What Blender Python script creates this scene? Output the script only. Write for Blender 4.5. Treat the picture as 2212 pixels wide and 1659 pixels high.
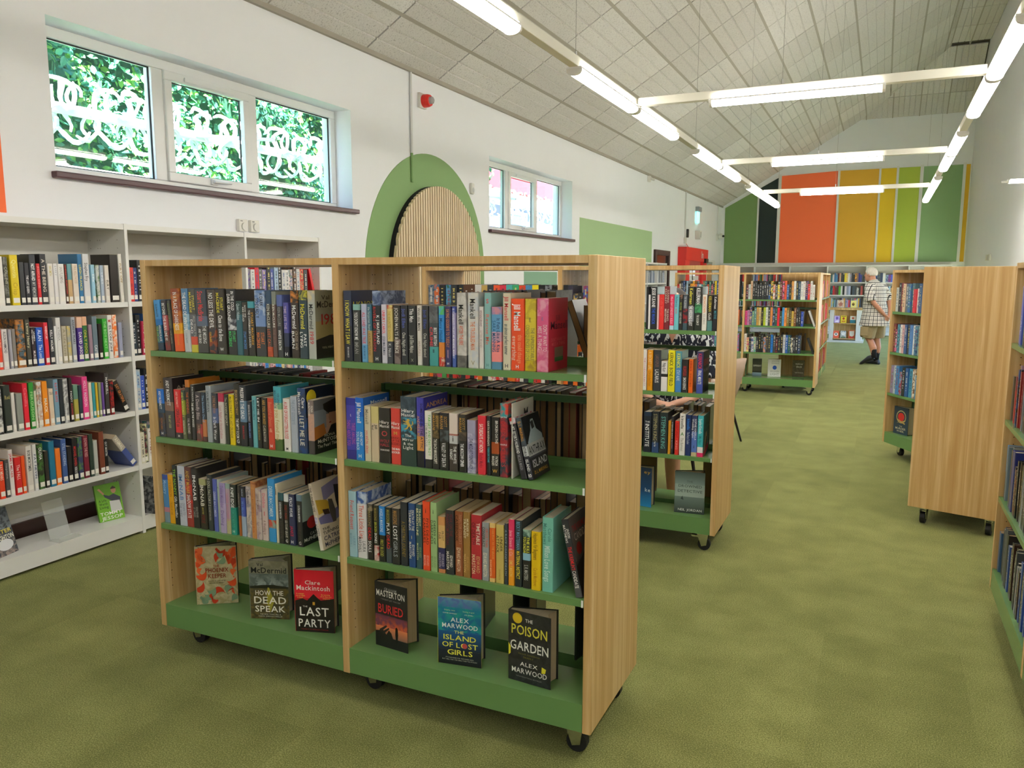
import bpy, bmesh, math, random
from mathutils import Vector, Matrix, Euler
R = math.radians
rnd = random.Random(7)
SC = bpy.context.scene
for o in list(bpy.data.objects): bpy.data.objects.remove(o)
COL = SC.collection

# ------------------------------------------------------------------ camera
F_PX, YAW, PITCH, ROLL, EYE = 1694.8, -0.4383, -0.1351, 0.0009, 1.48
cd = bpy.data.cameras.new('camera'); cam = bpy.data.objects.new('camera', cd); COL.objects.link(cam)
cd.sensor_fit = 'HORIZONTAL'; cd.sensor_width = 36.0; cd.lens = 36.0 * F_PX / 2212.0
cd.clip_start = 0.02; cd.clip_end = 200
fw = Vector((math.sin(YAW) * math.cos(PITCH), math.cos(YAW) * math.cos(PITCH), math.sin(PITCH)))
rt = Vector((math.cos(YAW), -math.sin(YAW), 0)); up = rt.cross(fw)
rt2 = rt * math.cos(ROLL) + up * math.sin(ROLL); up2 = rt2.cross(fw)
cam.matrix_world = Matrix(((rt2.x, up2.x, -fw.x, 0), (rt2.y, up2.y, -fw.y, 0), (rt2.z, up2.z, -fw.z, EYE), (0, 0, 0, 1)))
SC.camera = cam

# ------------------------------------------------------------------ world, sun, exposure
EXPOSURE = 0.0
LED = 39.0            # emission of the lamps' diffusers
w = bpy.data.worlds.new('world'); SC.world = w; w.use_nodes = True
nt = w.node_tree; nt.nodes.clear()
sky = nt.nodes.new('ShaderNodeTexSky'); sky.sky_type = 'HOSEK_WILKIE'
sky.sun_direction = Vector((0.34, -0.52, 0.78)).normalized(); sky.turbidity = 3.0
bgn = nt.nodes.new('ShaderNodeBackground'); bgn.inputs['Strength'].default_value = 38.0
out = nt.nodes.new('ShaderNodeOutputWorld')
nt.links.new(sky.outputs[0], bgn.inputs[0]); nt.links.new(bgn.outputs[0], out.inputs[0])
sl = bpy.data.lights.new('sun', 'SUN'); sl.energy = 95.0; sl.angle = R(1.0); sl.color = (1.0, 0.96, 0.88)
sun = bpy.data.objects.new('sun', sl); COL.objects.link(sun)
sun.rotation_euler = Vector((0.34, -0.52, 0.78)).to_track_quat('Z', 'Y').to_euler()
vs = SC.view_settings
vs.view_transform = 'Standard'; vs.look = 'None'; vs.exposure = EXPOSURE; vs.gamma = 1.0; vs.use_curve_mapping = False
SC.display_settings.display_device = 'sRGB'
SC.cycles.max_bounces = 10; SC.cycles.diffuse_bounces = 8; SC.cycles.glossy_bounces = 3
SC.cycles.transparent_max_bounces = 8; SC.cycles.transmission_bounces = 4
SC.cycles.caustics_reflective = False; SC.cycles.caustics_refractive = False
SC.cycles.sample_clamp_indirect = 10.0

# ------------------------------------------------------------------ helpers
def lin(c):
    if isinstance(c, str):
        c = c.lstrip('#'); c = [int(c[i:i + 2], 16) / 255 for i in (0, 2, 4)]
    return tuple((x / 12.92 if x <= .04045 else ((x + .055) / 1.055) ** 2.4) for x in c[:3])

def link(o, parent=None):
    COL.objects.link(o)
    if parent is not None: o.parent = parent
    return o
def empty(name, loc=(0, 0, 0), rz=0, parent=None):
    o = bpy.data.objects.new(name, None); o.location = loc; o.rotation_euler = (0, 0, rz); o.empty_display_size = .1
    return link(o, parent)
def tag(o, label=None, cat=None, group=None, kind=None):
    if label: o['label'] = label
    if cat: o['category'] = cat
    if group: o['group'] = group
    if kind: o['kind'] = kind
    return o
def place(name, me, parent=None, loc=(0, 0, 0), rot=(0, 0, 0)):
    o = bpy.data.objects.new(name, me); o.location = loc; o.rotation_euler = rot
    return link(o, parent)

class MB:
    """collects shapes, then becomes one mesh"""
    def __init__(s): s.v = []; s.f = []; s.c = []; s.c2 = []; s.m = []; s.cur = None; s.cur2 = None; s.mi = 0
    def add(s, vs, fs, col=None, col2=None):
        b = len(s.v); s.v += [tuple(p) for p in vs]; s.f += [tuple(b + i for i in f) for f in fs]
        col = col if col is not None else s.cur
        s.c += [col or (1, 1, 1)] * len(vs); s.c2 += [col2 or col or (1, 1, 1)] * len(vs); s.m += [s.mi] * len(fs)
        return s
    def box(s, x0, x1, y0, y1, z0, z1, col=None, col2=None):
        vs = [(x, y, z) for z in (z0, z1) for y in (y0, y1) for x in (x0, x1)]
        return s.add(vs, [(0, 2, 3, 1), (4, 5, 7, 6), (0, 1, 5, 4), (2, 6, 7, 3), (0, 4, 6, 2), (1, 3, 7, 5)], col, col2)
    def prism(s, poly, d0, d1, axis='y', col=None):
        """polygon in the plane across axis, extruded from d0 to d1"""
        n = len(poly)
        def P(u, v, d): return {'y': (u, d, v), 'x': (d, u, v), 'z': (u, v, d)}[axis]
        vs = [P(u, v, d0) for u, v in poly] + [P(u, v, d1) for u, v in poly]
        fs = [tuple(range(n)), tuple(range(2 * n - 1, n - 1, -1))] + [(i, (i + 1) % n + 0, (i + 1) % n + n, i + n) for i in range(n)]
        return s.add(vs, fs, col)
    def tube(s, pts, rad, n=8, cap=True, col=None, flat=None):
        pts = [Vector(p) for p in pts]; rad = rad if isinstance(rad, (list, tuple)) else [rad] * len(pts)
        vs = []; prev = None
        for i, p in enumerate(pts):
            d = (pts[min(i + 1, len(pts) - 1)] - pts[max(i - 1, 0)]).normalized()
            a = prev if prev is not None else (Vector((0, 0, 1)) if abs(d.z) < .9 else Vector((1, 0, 0)))
            u = (a - d * a.dot(d)).normalized(); v = d.cross(u); prev = u
            ru, rv = rad[i] if isinstance(rad[i], (list, tuple)) else (rad[i], rad[i])
            for k in range(n):
                t = 2 * math.pi * k / n; vs.append(p + u * math.cos(t) * ru + v * math.sin(t) * rv)
        fs = []
        for i in range(len(pts) - 1):
            for k in range(n): fs.append((i * n + k, i * n + (k + 1) % n, (i + 1) * n + (k + 1) % n, (i + 1) * n + k))
        if cap: fs += [tuple(reversed(range(n))), tuple(range((len(pts) - 1) * n, len(pts) * n))]
        return s.add(vs, fs, col)
    def loft(s, rings, n=20, cap=True, col=None):
        """rings: (cx, cy, z, rx, ry)"""
        vs = []
        for cx, cy, z, rx, ry in rings:
            for k in range(n):
                t = 2 * math.pi * k / n; vs.append((cx + rx * math.cos(t), cy + ry * math.sin(t), z))
        fs = []
        for i in range(len(rings) - 1):
            for k in range(n): fs.append((i * n + k, i * n + (k + 1) % n, (i + 1) * n + (k + 1) % n, (i + 1) * n + k))
        if cap: fs += [tuple(reversed(range(n))), tuple(range((len(rings) - 1) * n, len(rings) * n))]
        return s.add(vs, fs, col)
    def ball(s, c, r, nu=12, nv=8, col=None):
        r = r if isinstance(r, (list, tuple)) else (r, r, r); vs = []; fs = []
        for j in range(1, nv):
            ph = math.pi * j / nv
            for i in range(nu):
                t = 2 * math.pi * i / nu
                vs.append((c[0] + r[0] * math.sin(ph) * math.cos(t), c[1] + r[1] * math.sin(ph) * math.sin(t), c[2] + r[2] * math.cos(ph)))
        vs += [(c[0], c[1], c[2] + r[2]), (c[0], c[1], c[2] - r[2])]; a = len(vs) - 2
        for j in range(nv - 2):
            for i in range(nu): fs.append((j * nu + i, (j + 1) * nu + i, (j + 1) * nu + (i + 1) % nu, j * nu + (i + 1) % nu))
        for i in range(nu): fs += [(a, i, (i + 1) % nu), (a + 1, (nv - 2) * nu + (i + 1) % nu, (nv - 2) * nu + i)]
        return s.add(vs, fs, col)
    def mesh(s, name, mats, colors=False, smooth=False, recalc=True):
        me = bpy.data.meshes.new(name); me.from_pydata(s.v, [], s.f)
        if colors:
            for nm, src in (('Col', s.c), ('Col2', s.c2)):
                at = me.color_attributes.new(nm, 'FLOAT_COLOR', 'POINT')
                at.data.foreach_set('color', [x for c in src for x in (*c, 1.0)])
        mats = mats if isinstance(mats, (list, tuple)) else [mats]
        for m in mats: me.materials.append(m)
        if len(mats) > 1: me.polygons.foreach_set('material_index', s.m)
        if recalc:
            bm = bmesh.new(); bm.from_mesh(me); bmesh.ops.recalc_face_normals(bm, faces=bm.faces); bm.to_mesh(me); bm.free()
        if smooth: me.polygons.foreach_set('use_smooth', [True] * len(me.polygons))
        me.update(); return me
    def build(s, name, mats, parent=None, loc=(0, 0, 0), rot=(0, 0, 0), bevel=0, **k):
        o = place(name, s.mesh(name, mats, **k), parent, loc, rot)
        if bevel: add_bevel(o, bevel)
        return o
def add_bevel(o, w, seg=2):
    b = o.modifiers.new('bevel', 'BEVEL'); b.width = w; b.segments = seg; b.limit_method = 'ANGLE'; b.angle_limit = R(40)
    return o
def copy_tree(o, parent=None):
    c = o.copy(); COL.objects.link(c)
    if parent is not None:
        c.parent = parent
    for ch in [x for x in bpy.data.objects if x.parent == o]: copy_tree(ch, c)
    return c

# ------------------------------------------------------------------ materials
MATS = {}
def mat(name, col, rough=.5, metal=0, spec=.5, emit=None, estr=0, alpha=None, noise=None, bump=None, coat=0, sheen=0):
    if name in MATS: return MATS[name]
    m = bpy.data.materials.new(name); m.use_nodes = True; t = m.node_tree; b = t.nodes['Principled BSDF']
    b.inputs['Base Color'].default_value = (*lin(col), 1); b.inputs['Roughness'].default_value = rough
    b.inputs['Metallic'].default_value = metal; b.inputs['Specular IOR Level'].default_value = spec
    b.inputs['Coat Weight'].default_value = coat; b.inputs['Sheen Weight'].default_value = sheen
    if emit: b.inputs['Emission Color'].default_value = (*lin(emit), 1); b.inputs['Emission Strength'].default_value = estr
    tc = t.nodes.new('ShaderNodeTexCoord')
    if noise:                       # (scale, amount): slight uneven tone of the surface itself
        n = t.nodes.new('ShaderNodeTexNoise'); n.inputs['Scale'].default_value = noise[0]; n.inputs['Detail'].default_value = 5
        t.links.new(tc.outputs['Object'], n.inputs['Vector'])
        mx = t.nodes.new('ShaderNodeMix'); mx.data_type = 'RGBA'
        c = lin(col); a = noise[1]
        mx.inputs['A'].default_value = (*[x * (1 - a) for x in c], 1); mx.inputs['B'].default_value = (*[min(1, x * (1 + a)) for x in c], 1)
        t.links.new(n.outputs['Fac'], mx.inputs['Factor']); t.links.new(mx.outputs['Result'], b.inputs['Base Color'])
    if bump:                        # (scale, strength, distance)
        n = t.nodes.new('ShaderNodeTexNoise'); n.inputs['Scale'].default_value = bump[0]; n.inputs['Detail'].default_value = 4
        t.links.new(tc.outputs['Object'], n.inputs['Vector'])
        bp = t.nodes.new('ShaderNodeBump'); bp.inputs['Strength'].default_value = bump[1]; bp.inputs['Distance'].default_value = bump[2]
        t.links.new(n.outputs['Fac'], bp.inputs['Height']); t.links.new(bp.outputs['Normal'], b.inputs['Normal'])
    MATS[name] = m; return m
def nodes_of(m): t = m.node_tree; return t, t.nodes, t.links, t.nodes['Principled BSDF']
def ramp(N, stops):
    r = N.new('ShaderNodeValToRGB'); e = r.color_ramp.elements
    while len(e) > len(stops): e.remove(e[-1])
    while len(e) < len(stops): e.new(1)
    for i, (p, c) in enumerate(stops): e[i].position = p; e[i].color = (*lin(c), 1)
    return r

def wood_mat(name, base, dark, light, scale=1.0):
    m = mat(name, base, .42, spec=.35); t, N, L, b = nodes_of(m)
    tc = N.new('ShaderNodeTexCoord'); mp = N.new('ShaderNodeMapping'); mp.inputs['Scale'].default_value = (34 * scale, 34 * scale, 1.1 * scale)
    oi = N.new('ShaderNodeObjectInfo'); ad = N.new('ShaderNodeVectorMath'); ad.operation = 'ADD'
    sc_ = N.new('ShaderNodeVectorMath'); sc_.operation = 'SCALE'; sc_.inputs['Scale'].default_value = 9.0
    cmb = N.new('ShaderNodeCombineXYZ'); L.new(oi.outputs['Random'], cmb.inputs[0]); L.new(oi.outputs['Random'], cmb.inputs[2])
    L.new(cmb.outputs[0], sc_.inputs[0]); L.new(tc.outputs['Object'], ad.inputs[0]); L.new(sc_.outputs[0], ad.inputs[1])
    L.new(ad.outputs[0], mp.inputs['Vector'])
    n = N.new('ShaderNodeTexNoise'); n.inputs['Scale'].default_value = 1.0; n.inputs['Detail'].default_value = 6; n.inputs['Roughness'].default_value = .6; n.inputs['Distortion'].default_value = .6
    L.new(mp.outputs[0], n.inputs['Vector'])
    r = ramp(N, [(.28, dark), (.5, base), (.72, light)]); L.new(n.outputs['Fac'], r.inputs[0]); L.new(r.outputs[0], b.inputs['Base Color'])
    n2 = N.new('ShaderNodeTexNoise'); n2.inputs['Scale'].default_value = 3; L.new(mp.outputs[0], n2.inputs['Vector'])
    bp = N.new('ShaderNodeBump'); bp.inputs['Strength'].default_value = .08; bp.inputs['Distance'].default_value = .002
    L.new(n2.outputs['Fac'], bp.inputs['Height']); L.new(bp.outputs[0], b.inputs['Normal'])
    return m

M_WALL = mat('wall_paint', 'eaecf0', .8, noise=(2.5, .02), bump=(140, .06, .002))
M_WHITE = mat('white_laminate', 'e3e3e1', .35, noise=(3, .012))
M_PVC = mat('white_pvc', 'e8eaea', .28)
M_OAK = wood_mat('oak_laminate', 'cba66f', 'bb9258', 'e0c493')
M_OAKIN = wood_mat('oak_laminate_shelving', 'c9a470', 'b9925c', 'd4b282', .8)
M_GREEN = mat('green_metal', '688f56', .24, spec=.5, noise=(6, .03))
M_GREEN_SHADED = mat('shaded_green_metal', '3c6238', .35)  # darker copy of the shelf green, shade inside the case put into the colour
M_BLACK = mat('black_plastic', '111213', .4)
M_DARKHOLE = mat('hole_dark', '3a2a1a', .9)
M_CHROME = mat('chrome', 'd8d8d8', .15, metal=1)
M_RUBBER = mat('rubber', '17181a', .6)
M_SILL = mat('brown_sill', '4e2f33', .38, noise=(8, .12))
M_CONDUIT = mat('white_conduit', 'd6d7d6', .5)
M_BAR = mat('ceiling_bar', '9a9488', .6)
M_RAIL = mat('track_paint', 'd3d1c4', .5)
M_PAPER = mat('paper_pages', 'd9c9a6', .9)
M_RED = mat('red_paint', 'd9281f', .45)
M_CREAM = mat('cream_plastic', 'd9d8d2', .45)

# books: the jacket colours live on the mesh, the print relief is mixed in by noise
def book_material():
    m = mat('book_jacket', '888888', .3, spec=.5); t, N, L, b = nodes_of(m)
    a = N.new('ShaderNodeAttribute'); a.attribute_name = 'Col'; a2 = N.new('ShaderNodeAttribute'); a2.attribute_name = 'Col2'
    tc = N.new('ShaderNodeTexCoord'); oi = N.new('ShaderNodeObjectInfo')
    ad = N.new('ShaderNodeVectorMath'); ad.operation = 'ADD'; cm = N.new('ShaderNodeCombineXYZ')
    mu = N.new('ShaderNodeMath'); mu.operation = 'MULTIPLY'; mu.inputs[1].default_value = 37; L.new(oi.outputs['Random'], mu.inputs[0])
    L.new(mu.outputs[0], cm.inputs[1]); L.new(tc.outputs['Object'], ad.inputs[0]); L.new(cm.outputs[0], ad.inputs[1])
    n = N.new('ShaderNodeTexNoise'); n.inputs['Scale'].default_value = 42; n.inputs['Detail'].default_value = 3; n.inputs['Distortion'].default_value = .7
    L.new(ad.outputs[0], n.inputs['Vector'])
    r = N.new('ShaderNodeMapRange'); r.inputs['From Min'].default_value = .42; r.inputs['From Max'].default_value = .6; L.new(n.outputs['Fac'], r.inputs['Value'])
    mx = N.new('ShaderNodeMix'); mx.data_type = 'RGBA'; L.new(r.outputs[0], mx.inputs['Factor']); L.new(a.outputs['Color'], mx.inputs['A']); L.new(a2.outputs['Color'], mx.inputs['B'])
    L.new(mx.outputs['Result'], b.inputs['Base Color']); return m
M_BOOK = book_material()
def attr_mat(name, rough):
    m = mat(name, '888888', rough); t, N, L, b = nodes_of(m)
    a = N.new('ShaderNodeAttribute'); a.attribute_name = 'Col'; L.new(a.outputs['Color'], b.inputs['Base Color']); return m
M_PRINT = attr_mat('printed_ink', .45)
M_STICKER = mat('sticker_paper', 'ece9e2', .6)

def page_material():
    m = mat('page_block', 'cdbb98', .9); t, N, L, b = nodes_of(m)
    tc = N.new('ShaderNodeTexCoord'); mp = N.new('ShaderNodeMapping'); mp.inputs['Scale'].default_value = (900, 6, 2)
    oi = N.new('ShaderNodeObjectInfo')
    L.new(tc.outputs['Object'], mp.inputs['Vector']); n = N.new('ShaderNodeTexNoise'); n.inputs['Scale'].default_value = 1; L.new(mp.outputs[0], n.inputs['Vector'])
    r = ramp(N, [(.3, 'bda887'), (.7, 'e0d2b4')]); L.new(n.outputs['Fac'], r.inputs[0])
    r2 = ramp(N, [(0, 'c9b28c'), (1, 'efe9dc')]); L.new(oi.outputs['Random'], r2.inputs[0])
    mx = N.new('ShaderNodeMix'); mx.data_type = 'RGBA'; mx.blend_type = 'MULTIPLY'; mx.inputs['Factor'].default_value = .5
    L.new(r2.outputs[0], mx.inputs['A']); L.new(r.outputs[0], mx.inputs['B']); L.new(mx.outputs['Result'], b.inputs['Base Color']); return m
M_PAGES = page_material()

# ------------------------------------------------------------------ letters (built-in font only)
GLYPH = {}
def load_glyphs(chars):
    made = []
    for ch in sorted(set(chars)):
        if ch == ' ': continue
        cu = bpy.data.curves.new('glyph', 'FONT'); cu.body = ch; cu.size = 1; cu.resolution_u = 2; cu.fill_mode = 'FRONT'; cu.offset = .011
        ob = bpy.data.objects.new('glyph', cu); COL.objects.link(ob); made.append((ch, ob, cu))
    dg = bpy.context.evaluated_depsgraph_get(); dg.update()
    for ch, ob, cu in made:
        me = ob.evaluated_get(dg).to_mesh()
        vs = [(v.co.x, v.co.y) for v in me.vertices]; fs = [tuple(p.vertices) for p in me.polygons]
        if vs:
            x0 = min(v[0] for v in vs); x1 = max(v[0] for v in vs)
            GLYPH[ch] = ([(x - x0, y) for x, y in vs], fs, x1 - x0)
        ob.evaluated_get(dg).to_mesh_clear()
    for ch, ob, cu in made: bpy.data.objects.remove(ob); bpy.data.curves.remove(cu)
def layout(text, length, height, smax=1.7, fit=True):
    """2-D glyphs centred on 0,0 filling at most length x height"""
    x = 0; items = []
    for ch in text:
        if ch == ' ' or ch not in GLYPH: x += .3; continue
        g = GLYPH[ch]; items.append((x, g)); x += g[2] + .09
    if not items: return []
    wtot = x - .09; cap = .72; sy = height / cap
    sx = length / wtot if fit else sy
    if fit: sx = max(min(sx, sy * smax), sy * .25)
    if sx * wtot > length * 1.001: sx = length / wtot
    if sy > sx * 2.4: sy = sx * 2.4
    res = []
    for x0, (vs, fs, _) in items:
        res.append(([((px + x0 - wtot / 2) * sx, (py - .36) * sy) for px, py in vs], fs))
    return res
def put_text(mb, text, length, height, col, origin, ux, uy, smax=1.7):
    o = Vector(origin); ux = Vector(ux); uy = Vector(uy)
    for vs, fs in layout(text, length, height, smax):
        mb.add([o + ux * a + uy * b for a, b in vs], fs, col)
# ------------------------------------------------------------------ the room: left wall at XL, right wall XR, far wall YF
XL, XR, YF, YB = -4.137, 1.80, 22.5, -3.6
ZE, SLOPE = 3.406, 0.6034                      # eaves height, roof pitch
XRIDGE, ZRIDGE, YHIP, ZHIP = 1.05, 6.536, 20.57, 5.45
def zroof(x): return ZE + SLOPE * (x - XL)

def carpet(name, a, b_, c):
    m = mat(name, b_, .95, spec=.12, sheen=.4); t, N, L, b = nodes_of(m)
    b.inputs['Sheen Tint'].default_value = (.62, .66, .34, 1); b.inputs['Sheen Roughness'].default_value = .5
    tc = N.new('ShaderNodeTexCoord'); oi = N.new('ShaderNodeObjectInfo')
    n = N.new('ShaderNodeTexNoise'); n.inputs['Scale'].default_value = 230; n.inputs['Detail'].default_value = 3
    n2 = N.new('ShaderNodeTexNoise'); n2.inputs['Scale'].default_value = 5; n2.inputs['Detail'].default_value = 4
    g = N.new('ShaderNodeNewGeometry')
    L.new(g.outputs['Position'], n.inputs['Vector']); L.new(g.outputs['Position'], n2.inputs['Vector'])
    mx = N.new('ShaderNodeMath'); mx.operation = 'MULTIPLY_ADD'; mx.inputs[1].default_value = .28; L.new(n2.outputs['Fac'], mx.inputs[0]); L.new(n.outputs['Fac'], mx.inputs[2])
    m2 = N.new('ShaderNodeMath'); m2.operation = 'MULTIPLY_ADD'; m2.inputs[1].default_value = .06; L.new(oi.outputs['Random'], m2.inputs[0]); L.new(mx.outputs[0], m2.inputs[2])
    r = ramp(N, [(.45, a), (.66, b_), (.88, c)]); L.new(m2.outputs[0], r.inputs[0]); L.new(r.outputs[0], b.inputs['Base Color'])
    bp = N.new('ShaderNodeBump'); bp.inputs['Strength'].default_value = .6; bp.inputs['Distance'].default_value = .004
    L.new(n.outputs['Fac'], bp.inputs['Height']); L.new(bp.outputs[0], b.inputs['Normal']); return m
M_CARPET = carpet('green_carpet', '4b4f27', '6c6f3b', '979860')
M_CARPET2 = carpet('green_carpet_turned', '4d5129', '6f723d', '9a9b62')

fl = MB().box(XL - .3, XR + .3, YB, YF + .1, -.12, -.006).build('floor', M_CARPET); tag(fl, kind='structure')
tile = 0.5
tm = MB().box(.0002, tile - .0002, .0002, tile - .0002, -.006, 0)
tmesh = [tm.mesh('carpet_tile', M_CARPET), tm.mesh('carpet_tile', M_CARPET2)]
nx = int((XR - XL) / tile) + 1; rows = []
for j in range(int((YF - YB) / tile) + 1):
    for i in range(nx):
        x = XL + i * tile; y = YB + j * tile; cx, cy = x + tile / 2, y + tile / 2
        az = math.degrees(math.atan2(cx, cy)) if cy > 0 else 999
        vis = -62 < az < 11 and cy > 1.2
        rows.append((0 if vis else 1, math.hypot(cx, cy), x, y, (i + j) % 2))
rows.sort()
rest = MB()
for k, (h, d, x, y, p) in enumerate(rows):
    if k < 300 and not h: place('carpet_tile', tmesh[p], fl, (x, y, 0))
    else: rest.box(x + .0002, min(x + tile, XR + .2) - .0002, y + .0002, y + tile - .0002, -.006, 0)
tag(rest.build('carpet_tiles', M_CARPET, fl), kind='stuff')

# ---- left wall with two window openings
WIN = [(2.94, 5.62, 2.045, 2.872), (8.21, 10.87, 2.02, 2.85)]
TH = .30
wl = MB()
ys = [YB] + [v for a in WIN for v in a[:2]] + [YF]
zt = ZE + .12
def wq(y0, y1, z0, z1): wl.box(XL - TH, XL, y0, y1, z0, z1)
wq(YB, WIN[0][0], 0, zt); wq(WIN[0][1], WIN[1][0], 0, zt); wq(WIN[1][1], 17.99, 0, zt); wq(17.99, 19.29, 1.70, zt); wq(19.29, YF + .1, 0, zt)
for y0, y1, z0, z1 in WIN: wq(y0, y1, 0, z0); wq(y0, y1, z1, zt)
wall_left = wl.build('wall_left', M_WALL); tag(wall_left, kind='structure')
wf = MB(); prof = [(XL - TH, 0), (XR + .2, 0), (XR + .2, 7), (XL - TH, 7)]
wall_far = MB().prism([(XL - TH, 0), (XR + .2, 0), (XR + .2, 6.6), (1.2, 6.6), (XL - TH, zroof(XL - TH) + .05)], YF, YF + .2).build('wall_far', M_WALL); tag(wall_far, kind='structure')
wr = MB().box(XR, XR + .2, YB, 14.8, 0, 6.7).box(XR, XR + .2, 21.6, YF + .1, 0, 6.7).box(XR, XR + .2, 14.8, 21.6, 1.60, 6.7).box(XR, XR + .2, 14.8, 21.6, 0, .22)  # low opening left for the added glazing
wall_right = wr.build('wall_right', M_WALL); tag(wall_right, kind='structure')
wall_back = MB().box(XL - TH, XR + .2, YB - .2, YB, 0, 6.7).build('wall_back', M_WALL); tag(wall_back, kind='structure')
bb = MB().box(XL, XL + .018, YB, 17.4, 0, .17).build('baseboard_left', mat('brown_skirting', '3c2420', .4)); tag(bb, kind='structure')

# ---- ceiling: deck, tiles with ribs, grid bars
def tile_material():
    m = mat('mineral_tile', 'b9b2a4', .9, spec=.1); t, N, L, b = nodes_of(m)
    g = N.new('ShaderNodeNewGeometry'); n = N.new('ShaderNodeTexNoise'); n.inputs['Scale'].default_value = 75; n.inputs['Detail'].default_value = 3
    n2 = N.new('ShaderNodeTexNoise'); n2.inputs['Scale'].default_value = 2.0
    L.new(g.outputs['Position'], n.inputs['Vector']); L.new(g.outputs['Position'], n2.inputs['Vector'])
    r = ramp(N, [(.3, 'aaa8a4'), (.42, 'd0cecb'), (.7, 'd8d6d3')]); L.new(n.outputs['Fac'], r.inputs[0])
    oi = N.new('ShaderNodeObjectInfo'); r2 = ramp(N, [(0, 'ecebe9'), (1, 'ffffff')]); L.new(oi.outputs['Random'], r2.inputs[0])
    mx = N.new('ShaderNodeMix'); mx.data_type = 'RGBA'; mx.blend_type = 'MULTIPLY'; mx.inputs['Factor'].default_value = 1
    L.new(r.outputs[0], mx.inputs['A']); L.new(r2.outputs[0], mx.inputs['B']); L.new(mx.outputs['Result'], b.inputs['Base Color'])
    bp = N.new('ShaderNodeBump'); bp.inputs['Strength'].default_value = .35; bp.inputs['Distance'].default_value = .004
    L.new(n.outputs['Fac'], bp.inputs['Height']); L.new(bp.outputs[0], b.inputs['Normal']); return m
M_TILE = tile_material()
dk = MB()
ang = math.atan(SLOPE); ca, sa = math.cos(ang), math.sin(ang)
deck = .05
dk.prism([(XL - TH, zroof(XL - TH) + deck), (XRIDGE, ZRIDGE + deck), (XRIDGE, ZRIDGE + deck + .1), (XL - TH, zroof(XL - TH) + deck + .1)], YB - .2, YF + .2, 'y')
dk.box(XRIDGE, XR + .2, YB - .2, YHIP, ZRIDGE + deck, ZRIDGE + deck + .1)
hs = (ZRIDGE - ZHIP) / (YF - YHIP)
dk.prism([(YHIP, ZRIDGE + deck), (YF + .1, ZHIP - .1 * hs + deck), (YF + .1, ZHIP + .2), (YHIP, ZRIDGE + .25)], -.9, XR + .2, 'x')
ceiling = dk.build('ceiling', mat('ceiling_deck', '57524a', .9)); tag(ceiling, kind='structure')
def ribbed(wd, ln, ribs=4):
    """ribbed tile hanging below z=0: x across the ribs, y along them"""
    mb = MB(); p = wd / ribs; prof = [(0, .03)]
    for i in range(ribs):
        x = i * p
        prof += [(x + (.004 if i else 0), .010 if i else 0), (x + .010 if i else x, 0), (x + p - .010 if i < ribs - 1 else x + p, 0)]
        if i < ribs - 1: prof.append((x + p - .004, .010))
    prof.append((wd, .03))
    return mb.prism(prof, 0, ln, 'y').mesh('ceiling_tile', M_TILE)
M_JOINT = M_BAR
xs = [XL, -3.747] + [-3.225 + .522 * k for k in range(9)] + [XRIDGE]
ycross = [7.04 + 1.203 * k for k in range(-6, 14)]
cache = {}
for a in range(len(xs) - 1):
    wd = (xs[a + 1] - xs[a]) / ca - .03
    key = round(wd, 3)
    if key not in cache: cache[key] = ribbed(wd, 1.184, 4 if wd > .5 else 3)
    for yc in ycross:
        xm = xs[a] + .015 * ca
        if yc > YHIP and xs[a] > -.67 + (YF - yc) / (YF - YHIP) * 1.72 + .3: continue
        place('ceiling_tile', cache[key], ceiling, (xm, yc + .0095, zroof(xm) + rnd.uniform(-.002, .003)), (0, -ang, 0))
gb = MB().box(-.017, .017, YB, YF, -.004, .03).mesh('grid_bar', M_BAR)
for x in xs[1:-1]: place('grid_bar', gb, ceiling, (x, 0, zroof(x) + .002), (0, -ang, 0))
gw = MB().box(0, .03, YB, YF, -.02, .03).mesh('wall_angle', M_BAR); place('wall_angle', gw, ceiling, (XL, 0, ZE), (0, 0, 0))
fm = ribbed(.362, 1.184, 3)
for i in range(2):
    for yc in ycross:
        if yc < YHIP - .3: place('ceiling_tile', fm, ceiling, (XRIDGE + .006 + i * .375, yc + .0095, ZRIDGE))
for x in (XRIDGE, XRIDGE + .375):
    place('grid_bar', MB().box(-.012, .012, YB, YHIP, -.004, .03).mesh('grid_bar', M_BAR), ceiling, (x, 0, ZRIDGE))
hl = math.hypot(YF - YHIP, ZRIDGE - ZHIP); ha = math.atan2(ZRIDGE - ZHIP, YF - YHIP)
hm = ribbed(.588, hl / 3 - .012, 5)
for i in range(-1, 4):
    x0 = -.02 + .6 * i - .6
    if x0 > XR: continue
    m_ = hm if x0 + .6 < XR + .1 else ribbed(max(.1, XR - x0 - .01), hl / 3 - .012, 2)
    for j in range(3):
        d = hl - (j + 1) * hl / 3
        place('ceiling_tile', m_, ceiling, (x0 + .006, YHIP + d * math.cos(ha) + .004, ZRIDGE - d * math.sin(ha)), (-ha, 0, 0))
    place('grid_bar', MB().box(-.012, .012, 0, hl, -.006, .03).mesh('grid_bar', M_BAR), ceiling, (x0, YHIP, ZRIDGE), (-ha, 0, 0))

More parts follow.
